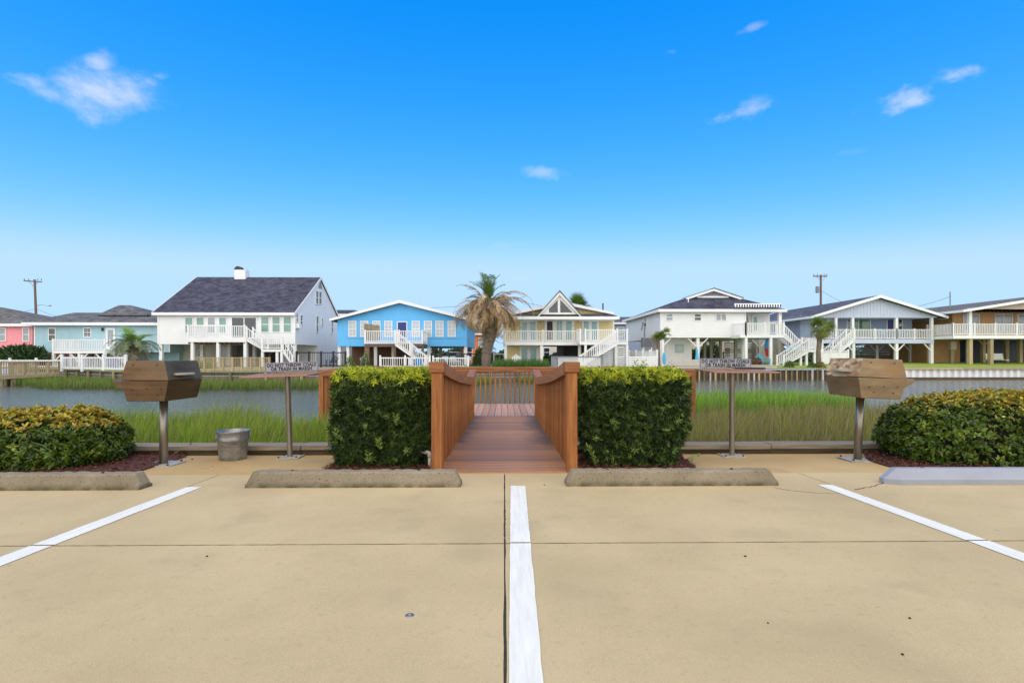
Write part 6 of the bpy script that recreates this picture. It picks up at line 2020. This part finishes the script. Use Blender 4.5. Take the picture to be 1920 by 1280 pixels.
for i, (a, b_, top, yy) in enumerate(((898, 930, 668, 60), (1015, 1040, 668, 60), (1045, 1060, 662, 62), (1322, 1338, 645, 63), (1335, 1356, 640, 64), (1830, 1873, 640, 63), (1300, 1320, 655, 63))):
    bush('bush', ['green bush seen under the yellow house balcony', 'rounded bush seen between the yellow house stilts', 'taller bush seen between the yellow house stilts', 'leafy bush seen under the awning house', 'tall leafy bush seen under the awning house', 'wide green bush seen under the tan house', 'dark bush seen beside the plaque wall'][i], 'bush', a, b_, top, yy, 2.5, 900, DG + LG, .3, gz=.1)


def clump_grass(label, pxs, Y0, Y1, n, h0, h1, cols):
    x0, x1 = Xp(pxs[0], Y0), Xp(pxs[1], Y0)
    Q = rng.uniform((x0, Y0), (x1, Y1), (n, 2))
    me = grass_mesh('ornamental_grass', Q, np.array([yz(a, b) for a, b in Q]), rng.uniform(h0, h1, n), rng.uniform(.02, .035, n), pal(n, [(.07, .12, .03)]), pal(n, cols, None, .2), .5)
    tag(link('ornamental_grass', me, 'blade'), label, None, None, 'stuff')


clump_grass('tufts of ornamental grass above the bulkhead beside the short palm', (252, 362), 33, 36, 1800, .35, .75, [(.14, .24, .04), (.19, .27, .06)])
clump_grass('tall green grass below the yellow house balcony', (922, 1030), 38, 42, 2600, .3, .85, [(.09, .21, .03), (.13, .26, .04), (.07, .16, .03)])
clump_grass('rough grass along the bulkhead before the blue house', (640, 905), 35.5, 38, 1500, .1, .3, [(.14, .2, .04), (.19, .22, .07)])

# ================================================================== FENCES, DOCK, STREET FURNITURE
def picket(label, p, q, h, gap, material, group=None, post_h=.15, every=2.4, wire=False, bw=.04, cat='fence', name='picket_fence'):
    p = Vector(p); q = Vector(q); t = thing(name, label, cat, p, group); d = q - p; L = d.length
    m_ = max(1, round(L / every))
    for i in range(m_ + 1):
        c = p + d * (i / m_)
        MB().box(c.x - .06, c.x + .06, c.y - .06, c.y + .06, c.z - .1, c.z + h + post_h).build('post', material, t)
    for zz in (.12, h - .06):
        MB().bar(p + Vector((0, 0, zz)), q + Vector((0, 0, zz)), .05, .08).build('rail', material, t)
    mb = MB(); k = int(L / gap)
    for i in range(k):
        c = p + d * ((i + .5) / k); mb.box(c.x - bw / 2, c.x + bw / 2, c.y - .012, c.y + .012, c.z + .04, c.z + h)
    mb.build('pickets', material, t, 'stuff', fix=False)
    return t


def gp(px, Y): x = Xp(px, Y); return Vector((x, Y, yz(x, Y)))


picket('white picket fence along the bulkhead before the teal house', gp(116, 34.2), gp(236, 31.9), .85, .16, 'trim')
picket('white rail fence behind the tan dock', gp(-30, 41), gp(118, 40), .62, .2, 'trim')
picket('white picket fence with blue bin behind it before the blue house', gp(713, 40.5), gp(806, 40.5), .82, .17, 'trim')
picket('white picket fence under the blue house beside the shaggy palm', gp(812, 40.8), gp(878, 40.8), .80, .17, 'trim')
picket('black metal fence between the white and blue houses', gp(556, 42.5), gp(648, 42.5), 1.25, .17, 'blackmetal', None, .06, 1.1, bw=.018)
picket('black metal fence beside the shaggy palm', gp(842, 44), gp(912, 44.5), 1.15, .17, 'blackmetal', None, .06, 1.4, bw=.018)
picket('black metal fence under the awning house', gp(1313, 56), gp(1357, 56), 1.1, .17, 'blackmetal', None, .06, 1.6, bw=.02)
picket('thin white fence behind the shaggy palm', gp(926, 52), gp(948, 52), 1.2, .3, 'trim', None, .06, 1.0, bw=.02)
# wire fence on tan posts
a, b = gp(366, 31.0), gp(505, 31.2)
t = thing('wire_fence', 'tan timber and wire mesh fence before the large white house', 'fence', a)
for i in range(9):
    c = a.lerp(b, i / 8); MB().box(c.x - .05, c.x + .05, c.y - .05, c.y + .05, c.z - .1, c.z + .84).build('post', 'tan_timber', t)
MB().bar(a + Vector((0, 0, .80)), b + Vector((0, 0, .80)), .09, .04).build('rail', 'tan_timber', t)
MB().bar(a + Vector((0, 0, .10)), b + Vector((0, 0, .10)), .05, .09).build('rail', 'tan_timber', t)
mb = MB()
L = (b - a).length
for i in range(int(L / .1)):
    c = a.lerp(b, (i + .5) * .1 / L); mb.box(c.x - .012, c.x + .012, c.y - .006, c.y + .006, c.z + .1, c.z + .8)
for k in range(7): mb.bar(a + Vector((0, 0, .15 + .1 * k)), b + Vector((0, 0, .15 + .1 * k)), .022, .022)
mb.build('mesh_wires', 'tan_timber', t, 'stuff', fix=False)
# vinyl privacy fences
def panel_fence(label, p, q, h, n):
    p = Vector(p); q = Vector(q); t = thing('privacy_fence', label, 'fence', p); d = q - p
    for i in range(n + 1):
        c = p + d * (i / n); MB().box(c.x - .07, c.x + .07, c.y - .07, c.y + .07, c.z - .1, c.z + h + .1).build('post', 'white', t)
    for i in range(n):
        a = p + d * (i / n); b = p + d * ((i + 1) / n)
        MB().bar(a + Vector((0, 0, h * .43)), b + Vector((0, 0, h * .43)), .03, h * .78).build('panel', 'white', t)
        mb = MB()
        for k in range(3): mb.bar(a + Vector((0, 0, h * (.86 + .055 * k))), b + Vector((0, 0, h * (.86 + .055 * k))), .03, .035)
        for k in range(8):
            c = a.lerp(b, (k + .5) / 8); mb.box(c.x - .015, c.x + .015, c.y - .014, c.y + .014, c.z + h * .82, c.z + h)
        mb.build('lattice', 'white', t, 'stuff')
panel_fence('white vinyl privacy fence beside the slim young palm', gp(1180, 45.8), gp(1232, 42.5), 1.35, 4)
panel_fence('white lattice topped fence beside the cabbage palm', gp(1540, 45), gp(1590, 46), 1.25, 3)
t = thing('slat_fence', 'white horizontal slat fence before the vinyl fence', 'fence', gp(1180, 41.5))
for k in range(6): MB().bar(gp(1180, 41.5) + Vector((0, 0, .12 + .14 * k)), gp(1231, 41.5) + Vector((0, 0, .12 + .14 * k)), .03, .10).build('slat', 'trim', t)
for px in (1180, 1206, 1231): c = gp(px, 41.53); MB().box(c.x - .05, c.x + .05, c.y + .0, c.y + .09, c.z - .1, c.z + .92).build('post', 'trim', t)

# low waterside platform rail before the yellow house
a, b = gp(1033, 39.2), gp(1131, 39.2)
t = thing('platform_rail', 'low rail with dark cap and white balusters before the yellow house', 'railing', a)
MB().bar(a + Vector((0, 0, .85)), b + Vector((0, 0, .85)), .16, .07).build('cap_rail', 'grey', t)
for x0_, x1_ in ((1033, 1045), (1126, 1131)):
    MB().box(Xp(x0_, 39.2), Xp(x1_, 39.2), 39.18, 39.24, .1, .95).build('end_panel', 'grey', t)
mb = MB(); k = 44
for i in range(k):
    c = a.lerp(b, .13 + .82 * (i + .5) / k); mb.box(c.x - .022, c.x + .022, c.y - .02, c.y + .02, c.z - .02, c.z + .82)
mb.build('balusters', 'trim', t, 'stuff')
MB().box(a.x, b.x, 39.3, 42.3, .12, .2).build('platform', 'grey_timber', t)

# tan dock on the creek
t = thing('dock', 'tan timber dock with slatted railing over the creek below the pink house', 'dock', (-30, 31, WZ))
a = at(-60, 709, 28.6); b = at(112, 700.5, 34.3); a.z = -.15; b.z = -.10
MB().bar(a + Vector((0, 0, -.09)), b + Vector((0, 0, -.09)), .06, .20).build('fascia_board', 'tan_timber', t)
dn = Vector((-(b - a).y, (b - a).x, 0)).normalized()
mb = MB(); mb.poly([a, b, b + dn * 1.6, a + dn * 1.6], (0, 0, .04)); mb.build('deck', 'tan_timber', t)
L = (b - a).length
for off in (0.04, 1.55):
    o = dn * off
    MB().bar(a + o + Vector((0, 0, .80)), b + o + Vector((0, 0, .80)), .14, .04).build('cap_rail', 'tan_timber', t)
    for i in range(8):
        c = a.lerp(b, i / 7) + o; MB().box(c.x - .05, c.x + .05, c.y - .05, c.y + .05, c.z - .15, c.z + .79).build('post', 'tan_timber', t)
    mb = MB(); k = int(L / .15)
    for i in range(k):
        c = a.lerp(b, (i + .5) / k) + o; mb.box(c.x - .022, c.x + .022, c.y - .02, c.y + .02, c.z + .0, c.z + .78)
    mb.build('balusters', 'tan_timber', t, 'stuff', fix=False)
for f in (.15, .33, .47, .63, .68, .88):
    for off in (.12, 1.4):
        c = a.lerp(b, f) + dn * off; MB().tube([(c.x, c.y, -1.4), (c.x, c.y, c.z - .0)], .12, 8).build('pile', 'tan_timber', t)

# ------------------------------------------------------------------ utility poles and wires
def upole(label, px, pyt, Y, lean, arm, extra):
    b = gp(px, Y); b.z = .08; top = at(px, pyt, Y)
    b.x += lean
    t = thing('utility_pole', label, 'utility pole', b)
    MB().tube([b, top], [.17, .12], 10).build('pole', 'brown_timber', t)
    za = top.z - .22
    MB().bar((top.x - arm[0], Y - .12, za + .12 * lean), (top.x + arm[1], Y - .12, za - .25 * lean), .1, .14).build('crossarm', 'brown_timber', t)
    for s in (-arm[0] * .95, -arm[0] * .5, arm[1] * .5, arm[1] * .95):
        MB().lathe([(0, .26), (.05, .24), (.04, .12), (.06, .1), (.03, 0)], (top.x + s, Y - .12, za + .07), 8).build('insulator', 'grey', t)
    for s in (-.6, .6): MB().bar((top.x, Y - .1, za - .7), (top.x + s, Y - .12, za - .05), .03, .04).build('arm_brace', 'grey', t)
    return t, top


t, tp1 = upole('leaning wooden utility pole with a street lamp arm behind the pink house', 65, 524, 66, .4, (1.25, 1.0), 0)
c = at(68, 573, 66)
MB().tube([c, c + Vector((.6, 0, .12)), c + Vector((1.4, 0, .0))], .03, 6).build('lamp_arm', 'grey', t)
MB().lathe([(0, .08), (.16, .05), (.22, -.02), (.0, -.07)], c + Vector((1.7, 0, 0)), 10).build('lamp_head', 'grey', t)
t, tp2 = upole('wooden utility pole with a transformer behind the awning house', 1539, 515, 66, .0, (1.05, .75), 0)
c = at(1534, 543, 66)
MB().lathe([(0, .42), (.2, .42), (.22, .38), (.22, -.38), (.18, -.42), (0, -.42)], c + Vector((-.1, 0, 0)), 14).build('transformer', 'grey', t)
MB().bar(c, at(1539, 543, 66), .06, .08).build('bracket', 'grey', t)


def wire(label, P, Q, sag, r=.018):
    P = Vector(P); Q = Vector(Q)
    pts = [P.lerp(Q, k / 20) - Vector((0, 0, sag * 4 * (k / 20) * (1 - k / 20))) for k in range(21)]
    o = MB().tube(pts, r, 5).build('overhead_wire', 'charcoal')
    tag(o, label, 'wire', 'overhead wires')


wire('thin service wire from the leaning pole down to the teal roof', at(69, 579, 66), at(140, 598, 58), .25)
wire('thin service wire from the leaning pole to the pink roof', at(65, 579, 66), at(-60, 596, 60), .3)
wire('low drooping wire behind the teal roof', at(69, 590, 66), at(115, 601, 62), .2)
wire('overhead wire rising behind the shaggy palm', at(790, 577, 64), at(985, 556, 64), .35)
wire('overhead wire falling behind the yellow house roof', at(930, 553, 64), at(1130, 590, 60), .3)
wire('service wire from the lavender roof to the tan house mast', at(1781, 556, 51), at(1680, 580, 66), .25)
wire('service wire from the transformer pole to the lavender roof', at(1541, 545, 66), at(1590, 570, 62), .15)

# ================================================================== YARD THINGS
def chair(label, px, Y, z, rz, material, cat='chair', s=1.0, group='slatted garden chairs'):
    """fan backed garden chair"""
    x = Xp(px, Y)
    t = thing('garden_chair', label, cat, (x, Y, z), group, local=True)
    for i in range(5): MB().box(-.28 + .115 * i, -.18 + .115 * i, -.30, .25, .36 - .0 * i, .385).build('seat_slat', material, t)
    for i in range(5):
        mb = MB(); xx = -.24 + .12 * i; hh = .98 - .1 * abs(i - 2)
        mb.poly([(xx - .045, .24, .34), (xx + .045, .24, .34), (xx * 1.25 + .05, .5, hh), (xx * 1.25 - .05, .5, hh)], (0, .022, 0)); mb.build('back_slat', material, t)
    for sx in (-1, 1):
        MB().box(sx * .30, sx * .40, -.38, .34, .56, .585).build('armrest', material, t)
        MB().box(sx * .31, sx * .34, -.34, -.26, 0, .558).build('leg', material, t)
        MB().bar((sx * .325, .30, 0), (sx * .325, .22, .558), .03, .08).build('leg', material, t)
    t.rotation_euler = (0, 0, rz); t.scale = (s, s, s)


chair('sky blue slatted chair on the lavender house porch beside the navy door', 1661, 49.2, Zp(636, 48, 1650), R(10), 'sky_plastic', s=1.25)
chair('sky blue slatted chair on the lavender house porch beside the middle column', 1690, 49.2, Zp(636, 48, 1650), R(-8), 'sky_plastic', s=1.1)
chair('turquoise slatted chair under the awning house beside the paddle board', 1431, 45.4, .14, R(15), 'sky_plastic', s=1.15)
chair('white slatted chair by the yellow house teal doors', 968, 44.5, .14, R(0), 'white', s=1.1)
chair('grey slatted chair in front of the blue house stilts', 684, 41, .14, R(20), 'grey')
chair('dark slatted chair beside the black metal fence', 622, 43.5, .14, R(-15), 'charcoal')
# hanging swing bench below the tan house
x0, x1, z0, z1 = rect(1853, 1886, 664, 677, 48)
t = thing('swing_bench', 'white slatted swing bench under the tan house', 'bench', ((x0 + x1) / 2, 48, z0))
for i in range(4): MB().box(x0, x1, 47.7 + .13 * i, 47.81 + .13 * i, z0 + .12, z0 + .15).build('seat_slat', 'white', t)
for i in range(5): MB().box(x0, x1, 48.22 + .02 * i, 48.25 + .02 * i, z0 + .2 + .11 * i, z0 + .29 + .11 * i).build('back_slat', 'white', t)
for x in (x0 + .1, x1 - .1):
    MB().box(x - .04, x + .04, 47.68, 48.3, z0 + .05, z0 + .118).build('frame_bar', 'white', t)
    MB().tube([(x, 47.75, z0 + .1), (x, 48, 2.75)], .012, 5).build('chain', 'grey', t)
# blue bin, boards, cooler, umbrella
def barrel(label, px, Y, w, h, material, lid):
    b = gp(px, Y); t = thing('barrel', label, 'barrel', b)
    MB().lathe([(0, 0), (w * .44, 0), (w * .47, h * .3), (w * .5, h * .5), (w * .47, h * .85), (w * .45, h), (0, h)], b, 16).build('drum', material, t)
    MB().lathe([(0, h + .03), (w * .48, h + .03), (w * .5, h - .01), (w * .49, h - .03)], b, 16).build('rim', lid, t)
barrel('bright blue barrel behind the white picket fence', 785, 41.4, .62, .72, 'bluebin', 'bluebin')
barrel('white barrel next to the blue barrel behind the picket fence', 771, 41.6, .5, .66, 'white', 'trim')
barrel('dark blue bin behind the white picket fence before the teal house', 213, 36.5, .6, .7, 'navy', 'navy')
def boardthing(name, label, cat, px, py0, py1, Y, w, c0, c1, tilt=.05):
    a = at(px, py1, Y); b = at(px, py0, Y); H = b.z - a.z
    t = thing(name, label, cat, a)
    for k, (f0, f1, m_) in enumerate(((0, .45, c1), (.45, 1.0, c0))):
        pts = []
        for s in (1, -1):
            fs = np.linspace(f0, f1, 8) if s == 1 else np.linspace(f1, f0, 8)
            for f in fs: pts.append((a.x + s * w / 2 * (math.sin(math.pi * (.06 + .9 * f)) ** .5), Y + tilt * f * H, a.z + f * H))
        mb = MB(); mb.poly(pts, (0, .07, 0)); mb.build('deck_half', m_, t)
    mb = MB(); mb.poly([(a.x, Y + .08, a.z + .1), (a.x, Y + .2, a.z + .05), (a.x, Y + .1, a.z + .3)], (.015, 0, 0)); mb.build('fin', 'charcoal', t)
boardthing('paddle_board', 'blue and maroon paddle board standing under the awning house', 'paddle board', 1440.5, 635, 668, 49, .62, 'bluebin', 'red')
boardthing('surfboard', 'turquoise surfboard standing beside the slim young palm', 'surfboard', 1245.5, 661, 683, 45, .30, 'sky_plastic', 'sky_plastic')
b = gp(1307, 45)
t = thing('folded_umbrella', 'folded turquoise beach umbrella standing by the braced stilt', 'umbrella', b)
MB().tube([b, b + Vector((0, 0, 1.9))], .02, 6).build('pole', 'trim', t)
MB().lathe([(.16, .25), (.20, .4), (.13, 1.0), (.07, 1.5), (.02, 1.75)], b, 9).build('canopy', 'sky_plastic', t)
# block planter wall before the awning house
a = gp(1256, 40.6); bx = Xp(1325, 40.6)
t = thing('block_wall', 'low pale block wall before the awning house', 'wall', (a.x, 40.6, .14))
for r_ in range(4):
    x = a.x + (.2 if r_ % 2 else 0)
    while x < bx - .3:
        MB().box(x, x + .39, 40.6, 40.85, .14 + .16 * r_, .292 + .16 * r_).build('block', 'pale_stone', t); x += .4
t = thing('retaining_ledge', 'long pale concrete ledge along the bulkhead below the awning house', 'ledge', gp(1380, 39.4))
MB().box(Xp(1250, 39.4), Xp(1452, 39.4), 39.0, 39.5, .1, .30).build('ledge_block', 'pale_stone', t, bevel=.02)
MB().box(Xp(1250, 39.4), Xp(1452, 39.4), 38.95, 39.55, .302, .36).build('coping', 'beige', t, bevel=.01)
# air conditioner on its stand
x0, x1, z0, z1 = rect(1206, 1224, 632.5, 650.5, 46.8)
t = thing('air_conditioner', 'grey air conditioner on a stand beside the white awning house', 'air conditioner', ((x0 + x1) / 2, 46.8, z0))
MB().box(x0, x1, 46.8, 47.6, z0, z1).build('casing', 'grey', t, bevel=.02)
mb = MB()
for i in range(9): mb.box(x0 + .06, x1 - .06, 46.78, 46.798, z0 + .08 + i * .085, z0 + .11 + i * .085)
mb.build('grille', 'charcoal', t)
for x in (x0 + .08, x1 - .08): MB().box(x - .05, x + .05, 46.9, 47.0, .1, z0).build('stand_leg', 'trim', t)
# kettle barbecue under the blue house
b = gp(862, 43.2); t = thing('kettle_barbecue', 'covered dark barbecue behind the picket fence under the blue house', 'barbecue', b)
MB().lathe([(.32, .55), (.38, .8), (.34, 1.05), (.2, 1.22), (0, 1.27)], b, 14).build('cover', 'charcoal', t, smooth=True)
for k in range(3): a_ = 2.1 * k; MB().bar(b + Vector((.3 * math.cos(a_), .3 * math.sin(a_), 0)), b + Vector((.2 * math.cos(a_), .2 * math.sin(a_), .62)), .035, .035).build('leg', 'blackmetal', t)

# parked cars on the street behind
def car(label, px, Y, material):
    x = Xp(px, Y); t = thing('parked_car', label, 'car', (x, Y, .1), 'cars parked on the street behind the houses', local=True)
    def loft(secs, name, m_, parent):
        mb = MB(); n = len(secs[0]); vs_ = [v for s in secs for v in s]
        fs = [(i * n + j, i * n + (j + 1) % n, (i + 1) * n + (j + 1) % n, (i + 1) * n + j) for i in range(len(secs) - 1) for j in range(n)]
        fs += [tuple(range(n)), tuple(range((len(secs) - 1) * n, len(secs) * n))]
        mb.add(vs_, fs); return mb.build(name, m_, parent, bevel=.04)
    prof = [(-2.25, .35), (-2.3, .75), (-1.5, .92), (1.6, .98), (2.2, .85), (2.28, .4), (2.0, .25), (-2.0, .25)]
    body = loft([[(a, y, b) for a, b in prof] for y in (-.85, .85)], 'body', material, t)
    cab = [(-1.2, .9), (-.6, 1.42), (.9, 1.45), (1.7, .95)]
    loft([[(a, y * .9 if b > 1 else y, b) for a, b in cab] for y in (-.8, .8)], 'cabin', 'glass_dark', t)
    MB().box(-.62, .92, -.68, .68, 1.44, 1.50).build('roof', material, t, bevel=.03)
    for wx in (-1.4, 1.4):
        for wy in (-.82, .82):
            w = MB().tube([(wx, wy - .1, .32), (wx, wy + .1, .32)], .33, 16).build('wheel', 'blackmetal', t)
            MB().tube([(wx, wy - .11, .32), (wx, wy + .11, .32)], .19, 12).build('rim', 'galv', w)
    for wy in (-.6, .6): MB().box(-2.32, -2.27, wy - .2, wy + .2, .62, .74).build('headlight', 'glass_white', t)
car('white parked car seen between the blue house stilts', 851, 67.5, 'white')
car('silver parked car seen under the yellow house', 1046, 67.5, 'galv')
car('dark blue parked car seen under the tan house', 1815, 67.5, 'navy')

# houses on the far side of the street
def back_house(label, px0, px1, pye, pyr, Y, wall, roof, gy=False):
    X0, X1 = Xp(px0, Y), Xp(px1, Y); ze = Zp(pye, Y, (px0 + px1) / 2); zr = Zp(pyr, Y + 5, (px0 + px1) / 2)
    h = thing('house', label, 'house', ((X0 + X1) / 2, Y, .1), 'houses across the street')
    w = block(h, 'wall', wall, X0, X1, Y, Y + 10, .1, ze)
    hip(h, X0 - .4, X1 + .4, Y - .4, Y + 10.4, ze + .1, zr, (X0 * 2 + X1) / 3, (X0 + 2 * X1) / 3, Y + 5, roof)
    n = max(2, int((X1 - X0) / 3))
    for i in range(n):
        x = X0 + (X1 - X0) * (i + .5) / n
        wnd(h, (x - .5, Y, ze - 2.0), (1, 0, 0), (0, -1, 0), 1.0, 1.4, 'glass_grey')
        wnd(h, (x - .5, Y, .9), (1, 0, 0), (0, -1, 0), 1.0, 1.5, 'glass_dark')
back_house('dark roofed grey house behind the gap between white and blue houses', 560, 690, 590, 581, 80, 'grey', 'roof_dark')
back_house('orange house behind the shaggy palm', 868, 915, 626, 615, 80, 'orange', 'roof_mid')
back_house('grey house behind the gap beside the yellow house', 1140, 1235, 606, 594, 76, 'lavdark', 'roof_mid')
back_house('cream house behind the teal house', 60, 250, 640, 625, 82, 'cream', 'roof_grey')
back_house('cream house behind the yellow house', 960, 1090, 622, 608, 80, 'cream', 'roof_grey')
back_house('beige house behind the awning house', 1270, 1420, 622, 608, 82, 'beige', 'roof_brown')
back_house('white house behind the tan house', 1780, 1960, 622, 606, 82, 'white', 'roof_grey')

# low wood that closes the view behind the street
n = 26000
Q = np.stack([rng.uniform(-110, 110, n), rng.uniform(92, 100, n)], 1)
hgt = 2.2 + 1.0 * np.sin(Q[:, 0] * .31) * np.sin(Q[:, 0] * .13 + 1) + .6 * np.sin(Q[:, 0] * 1.3)
zz_ = rng.uniform(0, 1, n) ** .7 * hgt
P = np.stack([Q[:, 0], Q[:, 1] + np.abs(zz_ - hgt / 2) * .4, .1 + zz_], 1)
me = leaf_mesh('far_scrub', P, rng.normal(0, 1, (n, 3)), rng.normal(0, 1, (n, 3)) + np.array([[0, -.6, .8]]), rng.uniform(.5, 1.0, n), rng.uniform(.25, .45, n), pal(n, [(.04, .08, .02), (.07, .12, .03), (.10, .14, .04), (.03, .06, .02)], None, .2), .15)
tag(link('far_scrub', me, 'leaf'), 'low green scrub beyond the street behind the houses', None, None, 'stuff')
